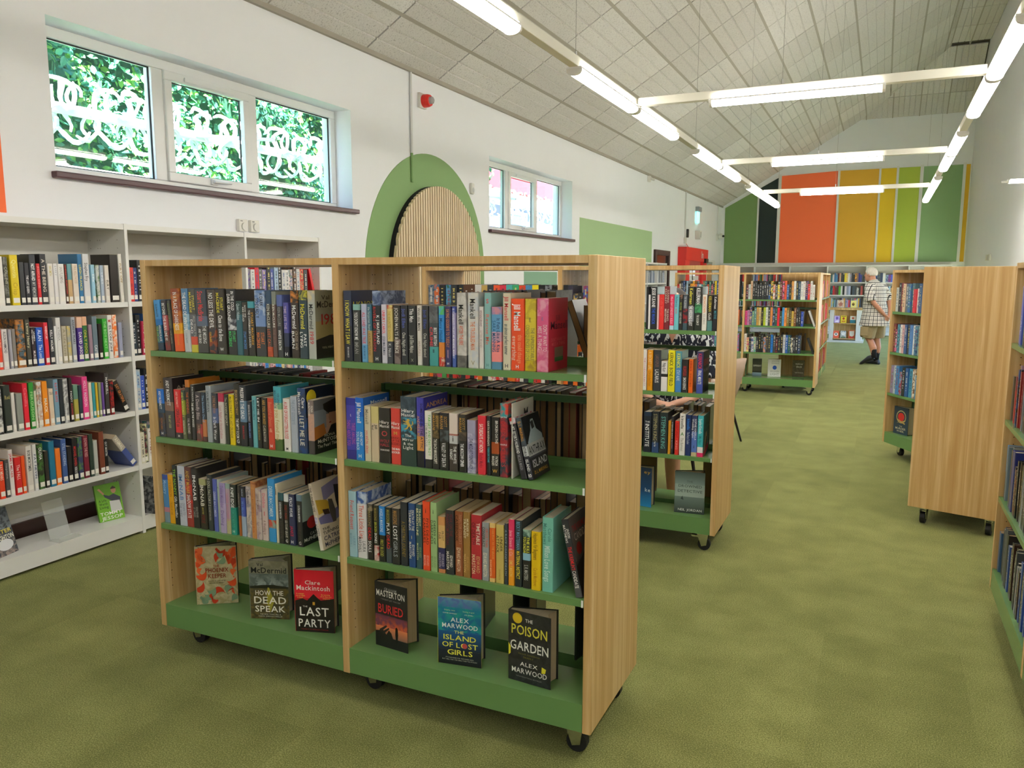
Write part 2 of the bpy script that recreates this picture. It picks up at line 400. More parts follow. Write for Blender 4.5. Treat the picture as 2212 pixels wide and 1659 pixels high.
# ---- painted colour panels on the far wall, white battens between them
ZP = 1.875
cols = ['749457', '1a2826', 'f87240', 'dba730', 'dcb81e', 'a6b83e', '82a270', 'deb028']
px = [(-4.05, -3.20), (-3.155, -2.68), (-2.60, -1.215), (-1.16, -.245), (-.195, .155), (.21, .685), (.76, 1.615), (1.68, 1.77)]
for i, ((x0, x1), c) in enumerate(zip(px, cols)):
    ztop = lambda x: min(4.22, 3.375 + SLOPE * .9 * (x + 4.05))
    MB().prism([(x0, ZP), (x1, ZP), (x1, ztop(x1)), (x0, ztop(x0))], YF - .012, YF + .01).build('colour_panel', mat('panel_' + c, c, .65, noise=(1.2, .03)), wall_far)
    if i: MB().box(px[i - 1][1], x0, YF - .028, YF, ZP - .03, ztop(x0) + .04).build('batten', M_WHITE, wall_far)
MB().box(XL, XR, YF - .03, YF, ZP - .09, ZP).build('batten', M_WHITE, wall_far)

# ---- painted shapes on the left wall
def arch(yc, zc, r, z0, n=40):
    return [(yc - r, z0)] + [(yc + r * math.cos(t), zc + r * math.sin(t)) for t in [math.pi - math.pi * k / n for k in range(n + 1)]] + [(yc + r, z0)]
M_SAGE = mat('sage_paint', '7fa069', .75, noise=(2, .02), bump=(140, .05, .002))
MB().prism(arch(6.92, 1.54, 1.145, .17), XL - .01, XL + .004, 'x').build('painted_arch', M_SAGE, wall_left)
MB().box(XL - .01, XL + .004, 11.19, 15.25, .9, 2.365).build('painted_panel', mat('pale_sage_paint', '9db98a', .75, noise=(2, .02)), wall_left)
MB().box(XL - .01, XL + .004, 9.18, 10.30, .17, 1.555).build('painted_panel', mat('grey_sage_paint', '7fa48c', .75, noise=(2, .02)), wall_left)
MB().box(XL - .01, XL + .004, 1.6, 2.645, 1.81, 2.95).build('painted_panel', mat('orange_paint', 'ef6f3c', .75), wall_left)

# ---- slatted timber panel inside the arch
sp = empty('slat_panel', (XL, 6.98, .17)); tag(sp, 'round-topped panel of pale timber slats inside the green painted arch', 'wall panel')
rr = .847; zc = 1.53 - .17
MB().prism([(y - 6.98, z - .17) for y, z in arch(6.98, 1.53, rr, .18)], .005, .055, 'x').build('felt_backing', mat('black_felt', '0f1011', .9), sp)
ms = wood_mat('pale_timber', 'd9c4a2', 'cbb48f', 'e6d4b6')
ns = 38; pit = 2 * rr / ns
for k in range(ns):
    y = -rr + (k + .5) * pit; y0, y1 = y - pit * .27, y + pit * .27
    h0 = zc + math.sqrt(max(0, rr * rr - y0 * y0)); h1 = zc + math.sqrt(max(0, rr * rr - y1 * y1))
    MB().prism([(y0, .01), (y1, .01), (y1, h1), (y0, h0)], .055, .085, 'x').build('slat', ms, sp)

# ---- windows
def glass_material():
    m = bpy.data.materials.new('window_glass'); m.use_nodes = True; t = m.node_tree; t.nodes.clear(); N = t.nodes; L = t.links
    o = N.new('ShaderNodeOutputMaterial'); mx = N.new('ShaderNodeMixShader'); tr = N.new('ShaderNodeBsdfTransparent'); gl = N.new('ShaderNodeBsdfGlossy')
    tr.inputs[0].default_value = (.93, .97, .96, 1); gl.inputs['Roughness'].default_value = .02
    mx.inputs[0].default_value = .045
    L.new(tr.outputs[0], mx.inputs[1]); L.new(gl.outputs[0], mx.inputs[2]); L.new(mx.outputs[0], o.inputs[0]); return m
M_GLASS = glass_material()
M_SEAL = mat('window_seal', '2a2c2c', .6)
def window(name, y0, y1, z0, z1, splits, sash):
    xf = XL - .20; fr = empty(name, (xf, y0, z0)); tag(fr, kind='structure')
    W, H = y1 - y0, z1 - z0; d0, d1 = -.035, .035; b = .062
    f = MB().box(d0, d1, 0, W, 0, b).box(d0, d1, 0, W, H - b, H).box(d0, d1, 0, b, b, H - b).box(d0, d1, W - b, W, b, H - b)
    for s in splits: f.box(d0, d1, s - .045, s + .045, b, H - b)
    f.build('window_frame', M_PVC, fr, bevel=.006)
    ed = [b] + [v for s in splits for v in (s - .045, s + .045)] + [W - b]
    for k in range(len(ed) // 2):
        a, c = ed[2 * k], ed[2 * k + 1]; q0, q1 = b, H - b
        if k == sash:
            s = .058; sm = MB().box(.012, .052, a, c, q0, q0 + s).box(.012, .052, a, c, q1 - s, q1).box(.012, .052, a, a + s, q0 + s, q1 - s).box(.012, .052, c - s, c, q0 + s, q1 - s)
            so = sm.build('sash', M_PVC, fr, bevel=.006)
            MB().box(.052, .066, (a + c) / 2 - .22, (a + c) / 2 + .22, q1 - s * .8, q1 - s * .3).build('trickle_vent', M_PVC, so, bevel=.004)
            h = MB().box(.052, .07, (a + c) / 2 - .03, (a + c) / 2 + .03, q0 + .012, q0 + .05)
            h.tube([(.078, (a + c) / 2 - .02, q0 + .03), (.082, (a + c) / 2 + .05, q0 + .03), (.08, (a + c) / 2 + .14, q0 + .034)], [.011, .010, .008])
            h.build('handle', M_PVC, so, bevel=.003)
            a, c, q0, q1 = a + s, c - s, q0 + s, q1 - s
        g = .008
        MB().box(.006, .014, a, c, q0, q0 + g).box(.006, .014, a, c, q1 - g, q1).box(.006, .014, a, a + g, q0, q1).box(.006, .014, c - g, c, q0, q1).build('seal', M_SEAL, fr)
        MB().box(-.004, .002, a, c, q0, q1).build('pane', M_GLASS, fr)
    return fr
w1 = window('window_1', 2.94, 5.62, 2.045, 2.872, [.855, 1.70], 1)
w2 = window('window_2', 8.21, 10.87, 2.02, 2.85, [.80, 1.72], 1)
for fr, W, y0 in ((w1, 2.68, 0), (w2, 2.66, 0)):
    MB().box(.0, .245, -.03, W + .04, -.028, .008).build('window_sill', M_SILL, fr, bevel=.007)

w4 = empty('added_window', (XR + .1, 14.8, .22)); tag(w4, kind='structure')      # added unseen glazing in the right wall, daylight for the far end
f = MB().box(-.03, .03, 0, 6.8, 0, .05).box(-.03, .03, 0, 6.8, 1.33, 1.38)
for k in range(7): f.box(-.03, .03, k * 1.125, k * 1.125 + .05, .05, 1.33)
f.build('window_frame', M_PVC, w4)
for k in range(6): MB().box(-.003, .003, k * 1.125 + .05, (k + 1) * 1.125, .05, 1.33).build('pane', M_GLASS, w4)

# ---- fittings on the left wall
def fit(name, label, cat, y, z): o = empty(name, (XL, y, z)); return tag(o, label, cat)
a = fit('fire_alarm_sounder', 'round red fire alarm sounder with clear lens high on the white wall', 'alarm', 6.76, 3.163)
MB().box(0, .03, -.075, .05, -.07, .07).build('back_box', M_CREAM, a, bevel=.004)
MB().tube([(.03, 0, 0), (.075, 0, 0), (.10, 0, 0)], [.062, .06, .052], 20).build('red_body', M_RED, a)
MB().tube([(.10, 0, 0), (.125, 0, 0), (.135, 0, 0)], [.036, .033, .02], 16).build('lens', mat('clear_lens', 'a8a4a6', .1, spec=.8), a)
a = fit('conduit', 'white cable conduit running down the wall from ceiling to green arch', 'conduit', 6.55, 2.38)
MB().tube([(.014, 0, .27), (.014, 0, 1.03)], .013, 10).build('pipe', M_CONDUIT, a); MB().tube([(.014, 0, 0), (.014, 0, .27)], .013, 10).build('painted_pipe', M_SAGE, a)
a = fit('motion_sensor', 'small white motion sensor on the edge of the green arch', 'sensor', 7.76, 2.44)
MB().box(0, .035, -.03, .03, -.06, .06).build('body', M_CREAM, a, bevel=.012)
MB().ball((.034, 0, -.015), (.012, .022, .03)).build('lens', mat('milky_lens', 'c2c4c6', .3), a)
for k, (y, nm) in enumerate(((4.30, 'white square dial thermostat nearer the big window\'s first pane'), (4.415, 'white square dial thermostat nearer the green arch'))):
    a = fit('thermostat', nm, 'thermostat', y, 1.842); a['group'] = 'pair of dial thermostats above the white shelving'
    MB().box(0, .03, -.042, .042, -.042, .042).build('case', mat('ivory_plastic', 'dcdad2', .45), a, bevel=.004)
    MB().tube([(.03, .004, -.008), (.04, .004, -.008)], [.028, .026], 20).build('dial', M_CREAM, a)
    MB().box(.03, .0312, -.03, -.008, .028, .032).build('maker_mark', M_BLACK, a)
a = fit('ceiling_sensor', 'tiny white sensor box under the ceiling beyond the second window', 'sensor', 14.88, 3.33)
MB().box(0, .05, -.05, .05, -.06, .05).build('body', M_CREAM, a, bevel=.006); MB().tube([(.05, 0, 0), (.12, .03, -.02)], .025, 10).build('arm', M_CREAM, a)
a = fit('emergency_exit_light', 'glowing pale green emergency exit light high on the white wall', 'exit light', 19.25, 2.98)
MB().box(0, .09, -.16, .16, .06, .17).build('housing', mat('grey_housing', '8f979c', .5), a, bevel=.006)
MB().box(.03, .04, -.15, .15, -.2, .06).build('blade', mat('lit_blade', '8fe0d4', .4, emit='8ff0e0', estr=2.2), a)
a = fit('wall_speaker', 'small wedge-shaped white speaker below the exit light', 'speaker', 19.22, 2.49)
MB().prism([(-.11, .1), (.11, .1), (.06, -.1), (-.06, -.1)], 0, .12, 'x').build('cabinet', M_CREAM, a, bevel=.006); MB().box(.12, .124, -.05, .05, -.06, .07).build('grille', mat('speaker_grille', 'a8aaa8', .7), a)
a = fit('security_camera', 'white dome security camera on a conduit near the far corner', 'camera', 21.83, 2.58)
MB().tube([(0, 0, -.02), (.05, 0, -.02)], [.1, .08], 14).build('mount', M_CREAM, a); MB().ball((.12, -.02, 0), .075).build('housing', M_CREAM, a); MB().tube([(.17, -.05, 0), (.2, -.07, 0)], .03, 10).build('lens', M_BLACK, a)
MB().tube([(.014, 0, .05), (.014, 0, .82)], .016, 8).build('cable_conduit', M_CONDUIT, a)
a = fit('power_outlet', 'white power outlet with black plug at the end of a wall conduit', 'outlet', 18.05, 2.31)
MB().box(0, .03, -.1, .1, -.07, .07).build('faceplate', M_CREAM, a, bevel=.004); MB().box(.03, .08, .02, .09, .07, .26).build('plug', M_BLACK, a, bevel=.01)
MB().tube([(.014, -.03, .07), (.014, -.03, 1.09)], .018, 8).build('conduit', M_CONDUIT, a)
MB().tube([(.035, .05, -.07), (.035, .2, -.12), (.03, .55, -.18)], .006, 6).build('red_cable', M_RED, a)
sk = empty('wall_socket', (XR, 17.5, 1.86)); tag(sk, 'white double socket on the right-hand white wall', 'socket')
MB().box(-.03, 0, -.32, .32, -.06, .06).build('faceplate', M_CREAM, sk, bevel=.004); MB().box(-.034, -.03, -.02, .02, -.05, .05).build('divider', mat('grey_gap', '9a9a98', .6), sk)

# dark framed hatch, red doorway, notice board
d = empty('window_3', (XL, 15.41, 1.2)); tag(d, kind='structure')
MD = mat('dark_timber_frame', '3a201c', .45)
MB().box(0, .05, 0, .1, 0, .83).box(0, .05, 1.06, 1.16, 0, .83).box(0, .05, .1, 1.06, .73, .83).build('window_frame', MD, d, bevel=.005)
MB().box(0, .012, .1, 1.06, 0, .73).build('pane', mat('dark_glass', '3a2e2c', .08, spec=.8), d)
MB().box(.012, .02, .28, .62, 0, .48).build('green_card', mat('green_card', 'a8b898', .6), d); MB().box(.012, .021, .14, .26, .1, .42).build('red_card', M_RED, d)
d = empty('door_1', (XL, 17.45, 0)); tag(d, kind='structure')
MB().box(0, .17, 0, .46, 0, 1.86).build('door_post', M_RED, d, bevel=.004); MB().box(0, .17, 1.92, 2.34, 0, 1.86).build('door_post', M_RED, d, bevel=.004)
MB().box(0, .19, 0, 2.38, 1.86, 2.15).build('lintel', M_RED, d, bevel=.004)
MB().box(0, .1, .46, .54, 0, 1.86).box(0, .1, 1.84, 1.92, 0, 1.86).box(0, .1, .54, 1.84, 1.7, 1.86).build('door_frame', mat('rose_frame', 'b04a40', .5), d)
MB().box(.05, .056, .54, 1.15, .12, 1.70).build('pane', M_GLASS, d); MB().box(.05, .056, 1.23, 1.84, .12, 1.70).build('pane', M_GLASS, d)
MB().box(.03, .08, 1.15, 1.23, 0, 1.7).box(.03, .08, .54, 1.84, 1.42, 1.52).box(.02, .06, .54, 1.84, 0, .12).build('door_leaf', M_WHITE, d)
MB().box(.19, .24, 1.92, 2.2, 1.83, 1.93).build('door_sensor', M_BLACK, d)
# ------------------------------------------------------------------ outside the windows
gm = mat('outside_paving', '9a968c', .9); g = MB().box(-40, XL - TH, -20, 45, -.3, -.02).box(XR + .2, 40, -20, 45, -.3, -.02).build('outside_ground', gm); tag(g, kind='structure')
def leaf_material():
    m = mat('ivy_leaf', '3f8a48', .38, spec=.5); t, N, L, b = nodes_of(m)
    a = N.new('ShaderNodeAttribute'); a.attribute_name = 'Col'; L.new(a.outputs['Color'], b.inputs['Base Color'])
    b.inputs['Subsurface Weight'].default_value = 0.0; return m
hedge = empty('ivy_hedge', (-6.35, 5.0, 0)); tag(hedge, 'dense green ivy-clad hedge growing outside the big window', 'hedge')
lv = MB(); greens = [lin(c) for c in ('3a8450', '4c9a60', '347c58', '68a44c', '428e74', '2e6e58', '7cb452')]
def bump(y, z): return .34 * math.sin(y * 2.3 + 1.1 * math.sin(z * 2.1)) * math.cos(z * 2.6 + y * .7) + .16 * math.sin(5.1 * y + 3.3 * z)
for k in range(24000):
    y = rnd.uniform(-3.2, 4.8); z = rnd.uniform(.9, 4.6) ; x = bump(y, z) + rnd.gauss(0, .07)
    s = rnd.uniform(.022, .046); n = Vector((rnd.uniform(.2, 1), rnd.uniform(-.7, .7), rnd.uniform(-.3, .9))).normalized()
    u = n.cross(Vector((rnd.random() - .5, rnd.random() - .5, rnd.random() - .5))).normalized(); v = n.cross(u); c = Vector((x, y, z)); gc = rnd.choice(greens)
    lv.add([c - u * s, c - u * s * .3 + v * s * .62 + n * .006, c + u * s * .5 + v * s * .5, c + u * s * 1.15 - n * .006, c + u * s * .5 - v * s * .5, c - u * s * .3 - v * s * .62 + n * .006], [(0, 1, 2, 3), (0, 3, 4, 5)], gc)
tag(lv.build('leaves', leaf_material(), hedge, colors=True, recalc=False), kind='stuff')
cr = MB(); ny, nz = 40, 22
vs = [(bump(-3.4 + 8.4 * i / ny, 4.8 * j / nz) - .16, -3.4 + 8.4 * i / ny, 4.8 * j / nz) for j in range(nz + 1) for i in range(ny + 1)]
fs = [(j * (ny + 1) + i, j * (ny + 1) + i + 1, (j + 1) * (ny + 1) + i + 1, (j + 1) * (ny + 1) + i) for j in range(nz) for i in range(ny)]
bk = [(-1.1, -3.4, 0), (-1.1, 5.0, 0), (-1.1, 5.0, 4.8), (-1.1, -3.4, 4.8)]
cr.add(vs, fs).add(bk, [(0, 1, 2, 3)]); cr.build('shaded_core', mat('hedge_shade', '2c6248', .9, noise=(9, .5)), hedge, smooth=True)  # solid backing sheet, shade among the leaves put into its colour
# white spiked security barrier on brackets along the outside of the wall
def barrier(y0, y1, x, z, label, n):
    r = empty('security_barrier', (x, y0, z)); tag(r, label, 'barrier', 'spiked security barriers outside the windows')
    mw = mat('white_galvanised', 'e6ebea', .45)
    MB().tube([(0, 0, 0), (0, (y1 - y0) * .5, .0), (0, y1 - y0, 0)], .04, 8).build('rail', mw, r)
    hk = []
    for q in range(3):
        mb = MB(); rr_ = .10 + .012 * q; st = q * 2.1 + .5
        pts = [(.02 * math.sin(3 * t + q), rr_ * math.cos(st + t), rr_ * math.sin(st + t)) for t in [4.0 * i / 12 for i in range(13)]]
        hk.append(mb.tube(pts, [(.005 + .017 * math.sin(math.pi * (i + .6) / 13.5), .012) for i in range(13)], 6).mesh('hook', mw))
    m = int((y1 - y0) / (.105 if n else .13))
    for i in range(m):
        for sgn in (1, -1):
            o = place('hook', hk[(i + (sgn > 0)) % 3], r, (rnd.uniform(-.04, .05), .05 + i * (.105 if n else .13) + rnd.uniform(-.02, .02), sgn * .10), (rnd.uniform(-.5, .5) + (math.pi if sgn < 0 else 0), rnd.uniform(-.3, .3), rnd.uniform(-.4, .4)))
    for i in range(3):
        y = (y1 - y0) * (.12 + .36 * i) 
        MB().tube([(0, y, 0), (XL - TH - x, y, -.1)], .014, 6).build('bracket', mw, r)
    MB().tube([(.02, 0, -.40), (.02, (y1 - y0), -.44)], .02, 6).build('lower_bar', mw, r)
    for y in ((.35, 2.75) if n else (1.0,)):
        MB().prism([(y - .1, -.62), (y + .1, -.62), (y + .1, -.42), (y - .1, -.42)], 0, .03, 'x').build('bracket_plate', mw, r)
        MB().prism([(y - .1, -.42), (y + .1, -.42), (y + .1, -.37), (y - .1, -.37)], -.01, .035, 'x').build('bracket_cap', mat('brick_red', '9a4038', .7), r)
        MB().tube([(.034, y - .07, -.44), (.034, y + .01, -.6), (.034, y + .08, -.44)], .008, 6).build('brace', mat('brace_grey', '5a6a68', .5), r)
    return r
barrier(2.4, 7.9, -5.32, 2.66, 'white spiked security barrier outside the window facing the hedge', 1)
barrier(8.9, 14.6, -5.3, 2.6, 'white spiked security barrier outside the window facing the red roof', 0)
# neighbouring building behind the second window
nb = empty('neighbour_building', (-11.6, 17.0, 0)); tag(nb, 'brick outbuilding with a red fascia seen through the second window', 'building')
MB().box(-2, 2.2, -8, 12, 0, 3.55).build('wall', mat('grey_brick', '6f7c88', .8, noise=(6, .2)), nb)
MB().box(-2, 2.5, -8.3, 12.3, 3.75, 5.2).build('fascia', mat('red_fascia', 'c23036', .5), nb)
MB().box(-2, 2.3, -8.1, 12.1, 3.55, 3.75).build('soffit', mat('white_soffit', 'd8dcdc', .6), nb)
for k in range(4):
    w_ = MB().box(2.2, 2.24, -5.5 + 4 * k, -4.0 + 4 * k, 2.2, 3.3).build('window', M_PVC, nb)
    MB().box(2.24, 2.25, -5.4 + 4 * k, -4.1 + 4 * k, 2.3, 3.2).build('pane', mat('dim_pane', '39506a', .1, spec=.8), w_)
tr = empty('tree', (-7.4, 12.9, 0)); tag(tr, 'leafy green tree beside the red fascia outside the second window', 'tree')
MB().tube([(0, 0, 0), (.1, .1, 2.6), (0, .2, 4)], [.14, .1, .05]).build('trunk', mat('bark', '54463a', .9), tr)
lv2 = MB()
for k in range(2600):
    d_ = Vector((rnd.gauss(0, 1), rnd.gauss(0, 1), rnd.gauss(0, 1))).normalized() * (rnd.random() ** .4); c = Vector((d_.x * .9, d_.y * 1.2, 3.9 + d_.z * 1.3))
    s = rnd.uniform(.05, .1); u = Vector((rnd.gauss(0, 1), rnd.gauss(0, 1), rnd.gauss(0, 1))).normalized(); v = u.cross(Vector((rnd.gauss(0, 1), rnd.gauss(0, 1), rnd.gauss(0, 1)))).normalized()
    lv2.add([c - u * s, c + v * s * .5, c + u * s, c - v * s * .5], [(0, 1, 2), (0, 2, 3)], rnd.choice(greens))
tag(lv2.build('leaves', MATS['ivy_leaf'], tr, colors=True, recalc=False), kind='stuff')

# ------------------------------------------------------------------ lamps on suspended tracks
M_LED = mat('lamp_diffuser', 'ffffff', .5, emit='fffaf0', estr=LED)
M_UP = mat('lamp_uplight', 'ffffff', .5, emit='fffaf0', estr=LED * 1.3)
LZ = 2.60
hm_ = {}
def luminaire(label, x, y, ln, along, wire_top=None):
    r = empty('ceiling_lamp', (x, y, LZ), 0 if along == 'y' else -math.pi / 2); tag(r, label, 'lamp', 'linear lamps on the suspended tracks')
    key = round(ln, 2)
    if key not in hm_:
        a = MB().box(-.045, .045, 0, ln, .052, .062).mesh('housing', M_WHITE)
        d = MB().prism([(-.043, .05), (-.042, .038), (-.035, .027), (-.022, .021), (-.008, .019), (.008, .019), (.022, .021), (.035, .027), (.042, .038), (.043, .05)], .018, ln - .018, 'y').mesh('diffuser', M_LED)
        e = MB().prism([(-.046, .054), (-.044, .036), (-.036, .025), (-.023, .018), (-.008, .016), (.008, .016), (.023, .018), (.036, .025), (.044, .036), (.046, .054)], 0, .018, 'y').mesh('end_cap', M_CREAM)
        u = MB().box(-.045, -.029, .03, ln - .03, .062, .0645).box(.029, .045, .03, ln - .03, .062, .0645).mesh('uplight', M_UP)
        hm_[key] = (a, d, e, u)
    a, d, e = hm_[key][:3]
    place('housing', a, r); place('uplight', hm_[key][3], r); place('diffuser', d, r); place('end_cap', e, r); place('end_cap', e, r, (0, ln - .018, 0))
    return r
def track(label, x, y, ln, along, wires):
    r = empty('lighting_track', (x, y, LZ + .062), 0 if along == 'y' else -math.pi / 2); tag(r, label, 'lighting track', 'suspended lighting tracks')
    MB().box(-.028, .028, 0, ln, .0, .055).build('rail', M_RAIL, r, bevel=.004)
    for t in wires:
        wx = x if along == 'y' else x + t
        top = (zroof(wx) if wx < XRIDGE else ZRIDGE) - LZ - .062
        MB().tube([(0, t, .05), (0, t, top)], .0013, 5).build('wire', mat('steel_wire', '8d8d88', .4, metal=.6), r)
        MB().tube([(0, t, .05), (0, t, .09)], .008, 6).build('wire_grip', M_CHROME, r)
    return r
XA, XB = -1.655, .52
J = [5.535 + 3.18 * k for k in (-2, -1, 0, 1, 2)]
track('white lighting track along the room on the window side', XA, -3.0, 16.9, 'y', [4.2 + 3.18 * k for k in range(5)])
track('white lighting track along the room on the right wall side', XB, -3.0, 16.9, 'y', [4.2 + 3.18 * k for k in range(5)])
crossn = {2: 'the crossing nearest the big window', 3: 'the middle crossing', 4: 'the crossing nearest the colour panels', 1: 'the crossing over the front bookcase', 0: 'the crossing at the near end'}
for k, j in enumerate(J):
    for x, side in ((XA, 'window-side'), (XB, 'right-hand')):
        l2 = 1.17 if k < 4 else 1.9
        luminaire('linear lamp on %s track just before %s' % (side, crossn[k]), x, j - 1.185, 1.165, 'y')
        luminaire('linear lamp on %s track just past %s' % (side, crossn[k]), x, j + .02, l2, 'y')
    if k >= 1:
        track('short white cross track at %s' % crossn[k], XA + .04, j, XB - XA - .08, 'x', [.95])
        luminaire('linear lamp across the room at %s' % crossn[k], XA + .53, j, 1.07, 'x')
r_ = luminaire('short linear lamp beside the right-hand white wall', 1.30, 11.45, .47, 'x')
MB().box(-.02, .02, -.06, 0, .03, .05).build('bracket', M_CREAM, r_)
# ------------------------------------------------------------------ mobile oak bookcases, double sided
CW, CD_, CH, CB = 1.805, .494, 1.543, .106       # two-bay length, depth, height, underside
PT = .027                                        # panel thickness
SHELF = (1.204, .871, .528)                      # shelf tops
BASE = .198
PM = {}
def pm(key, fn):
    if key not in PM: PM[key] = fn()
    return PM[key]
def castor(parent, x, y):
    def mk():
        return (MB().box(-.032, .032, -.022, .022, .09, .106).prism([(-.03, .09), (.03, .09), (.022, .03), (-.005, .022)], -.019, -.015).prism([(-.03, .09), (.03, .09), (.022, .03), (-.005, .022)], .015, .019).mesh('fork', M_CHROME),
                MB().tube([(.008, -.013, .034), (.008, .013, .034)], .034, 18).mesh('wheel', M_RUBBER),
                MB().box(-.062, -.018, -.016, .016, .07, .08).mesh('brake', M_CHROME))
    a, b, c = pm('castor', mk)
    f = place('castor', a, parent, (x, y, 0)); place('wheel', b, f); place('brake', c, f)
def bookcase(label, x, y, rz=0, bays=2, holes=False, base=True):
    r = empty('mobile_bookcase', (x, y, 0), rz); tag(r, label, 'bookcase', 'oak and green mobile bookcases')
    L = CW if bays == 2 else CW / 2 + PT / 2
    xs = [0, (CW - PT) / 2, CW - PT] if bays == 2 else [0, (CW - PT) / 2]
    def panel():
        return MB().box(0, PT, 0, CD_, CB, CH).mesh('end_panel', M_OAK)
    for k, px_ in enumerate(xs):
        o = place('end_panel' if k in (0, len(xs) - 1) else 'centre_panel', pm('panel', panel), r, (px_, 0, 0)); add_bevel(o, .0012, 1)
    bw = xs[1] - PT
    for k in range(bays):
        bx_ = xs[k] + PT
        place('top_board', pm('top', lambda: MB().box(.0005, bw - .0005, .001, CD_ - .001, CH - .0225, CH - .0005).mesh('top_board', M_OAK)), r, (bx_, 0, 0))
        def shelf():
            mb = MB()
            mb.prism([(0, 0), (.226, 0), (.226, .022), (.224, .022), (.224, -.003), (.002, -.003), (.002, -.021), (0, -.021)], .001, bw - .001, 'x')
            return mb.mesh('shelf', M_GREEN)
        for z in SHELF:
            s = pm('shelf', shelf)
            place('shelf', s, r, (bx_, .002, z)); place('shelf', s, r, (bx_ + bw, CD_ - .002, z), (0, 0, math.pi))
            cl = pm('clip', lambda: MB().box(0, .006, 0, .004, -.021, 0).mesh('shelf_clip', M_PVC)); place('shelf_clip', cl, r, (bx_ + bw - .008, -.001, z))
        def tray():
            return MB().prism([(0, CB + .002), (.004, CB + .002), (.004, BASE - .006), (.2, BASE - .006), (.2, CB + .01), (.204, CB + .01), (.204, BASE), (0, BASE)], .001, bw - .001, 'x').mesh('base_tray', M_GREEN)
        t = pm('tray', tray); place('base_tray', t, r, (bx_, .001, 0)); place('base_tray', t, r, (bx_ + bw, CD_ - .001, 0), (0, 0, math.pi))
        place('underframe', pm('under', lambda: MB().box(.005, bw - .005, .06, CD_ - .06, CB + .002, CB + .025).mesh('underframe', M_BLACK)), r, (bx_, 0, 0))
        place('cross_bar', pm('bar', lambda: MB().box(.002, bw - .002, .237, .257, 1.080, 1.103).mesh('cross_bar', M_GREEN_SHADED)), r, (bx_, 0, 0))
        po = pm('post', lambda: MB().box(0, .012, .228, .266, CB + .03, 1.103).mesh('frame_post', M_GREEN_SHADED))
        place('frame_post', po, r, (bx_ + .0005, 0, 0)); place('frame_post', po, r, (bx_ + bw - .0125, 0, 0))
        if holes:
            mb = MB()
            for side in (0, 1):
                xx = .0004 if side == 0 else bw - .0004
                for yy in (.04, .19, .205, .29, .305, .45):
                    for q in range(40):
                        z = .26 + q * .0315; n = 6
                        if z > CH - .05: continue
                        vs = [(xx, yy + .0024 * math.cos(t), z + .0024 * math.sin(t)) for t in [2 * math.pi * i / n for i in range(n)]]
                        mb.add(vs, [tuple(range(n))])
            tag(mb.build('pin_holes', M_DARKHOLE, r, (bx_, 0, 0), recalc=False), kind='stuff')
    cx = [.075, L - .075] if bays == 1 else [.075, CW / 2 + .03, L - .075]
    for c in cx:
        castor(r, c, .075 if c > L - .1 else .12); castor(r, c, CD_ - .07)
    return r
X1, Y1 = -.7217 - CW, 2.1
X2, Y2 = -.7376 - CW, 4.13
X3, Y3 = -.70 - CW, 10.45
case1 = bookcase('two-bay oak bookcase with green shelves and six books on display below', X1, Y1, 0, 2, True)
case2 = bookcase('two-bay oak bookcase between the six-display bookcase and the seated person', X2, Y2, 0, 2, True)
case3 = bookcase('two-bay oak bookcase showing three display covers near the beige chair', X3, Y3, 0, 2)
case4 = bookcase('oak bookcase seen end-on with red and orange books beside the aisle', -.72, 11.05, math.pi / 2, 2)      # faces +x after the turn: front at -y -> +x
case5 = bookcase('single oak bookcase whose plain end panel faces the open carpet', .213 + .287 * .92, 5.21 + .958 * .92, R(-106.7), 1)
case6 = bookcase('single oak bookcase with one upright blue display cover beside the plain panel', .07, 7.243, R(-60.0), 1)
case7 = bookcase('oak bookcase lined with spine-out books along the right-hand wall', .513, 3.973, R(-90), 2, True)

# ------------------------------------------------------------------ white wall shelving
def wall_shelves(label, x, ys, zs, top, depth, name='wall_bookcase', face='x', plinth=.1, back=True, group=None):
    """run of bays against a wall; ys = left edges of the uprights; face 'x': opens to +x, 'y': opens to -y"""
    r = empty(name, (x, ys[0], 0), 0 if face == 'x' else 0); tag(r, label, 'shelving', group)
    U = .02
    def B(a0, a1, d0, d1, z0, z1):      # a along the run, d depth from the front backwards
        if face == 'x': return MB().box(-d1, -d0, a0, a1, z0, z1)
        return MB().box(a0, a1, d0, d1, z0, z1)
    o0 = ys[0] if face == 'x' else 0
    for y in ys:
        o = B(y - ys[0], y - ys[0] + U, 0, depth, 0, top).build('upright', M_WHITE, r); add_bevel(o, .0015, 1)
    for k in range(len(ys) - 1):
        a0, a1 = ys[k] - ys[0] + U, ys[k + 1] - ys[0]
        B(a0, a1, .004, depth, top - .032, top - .002).build('top_board', M_WHITE, r)
        for z in zs: B(a0, a1, .006, depth - .02, z - .028, z).build('shelf', M_WHITE, r)
        B(a0, a1, .004, depth - .05, plinth - .018, plinth).build('base_shelf', M_WHITE, r)
        B(a0, a1, .004, .02, .016, plinth - .018).build('plinth', M_WHITE, r)
        if back: B(a0, a1, depth - .012, depth - .004, plinth + .1, top - .03).build('back_panel', mat('grey_white_back', 'cfcdc6', .5), r)
    return r
XW = -3.8167
ws = wall_shelves('long white shelving against the wall below the big window', XW, [2.175, 3.0854, 3.9956, 4.751], [1.342, 1.035, .722, .404], 1.772, .315)
holes = MB()
for yy in (3.0854, 3.9956, 4.751):
    for xx in (-.06, -.2, -.22, -.28):
        for q in range(34):
            z = .2 + q * .045
            holes.add([(xx + .003 * math.cos(t), yy - 2.175 - .0006, z + .003 * math.sin(t)) for t in [2 * math.pi * i / 6 for i in range(6)]], [tuple(range(6))])
tag(holes.build('pin_holes', mat('hole_grey', '8a857c', .9), ws, recalc=False), kind='stuff')
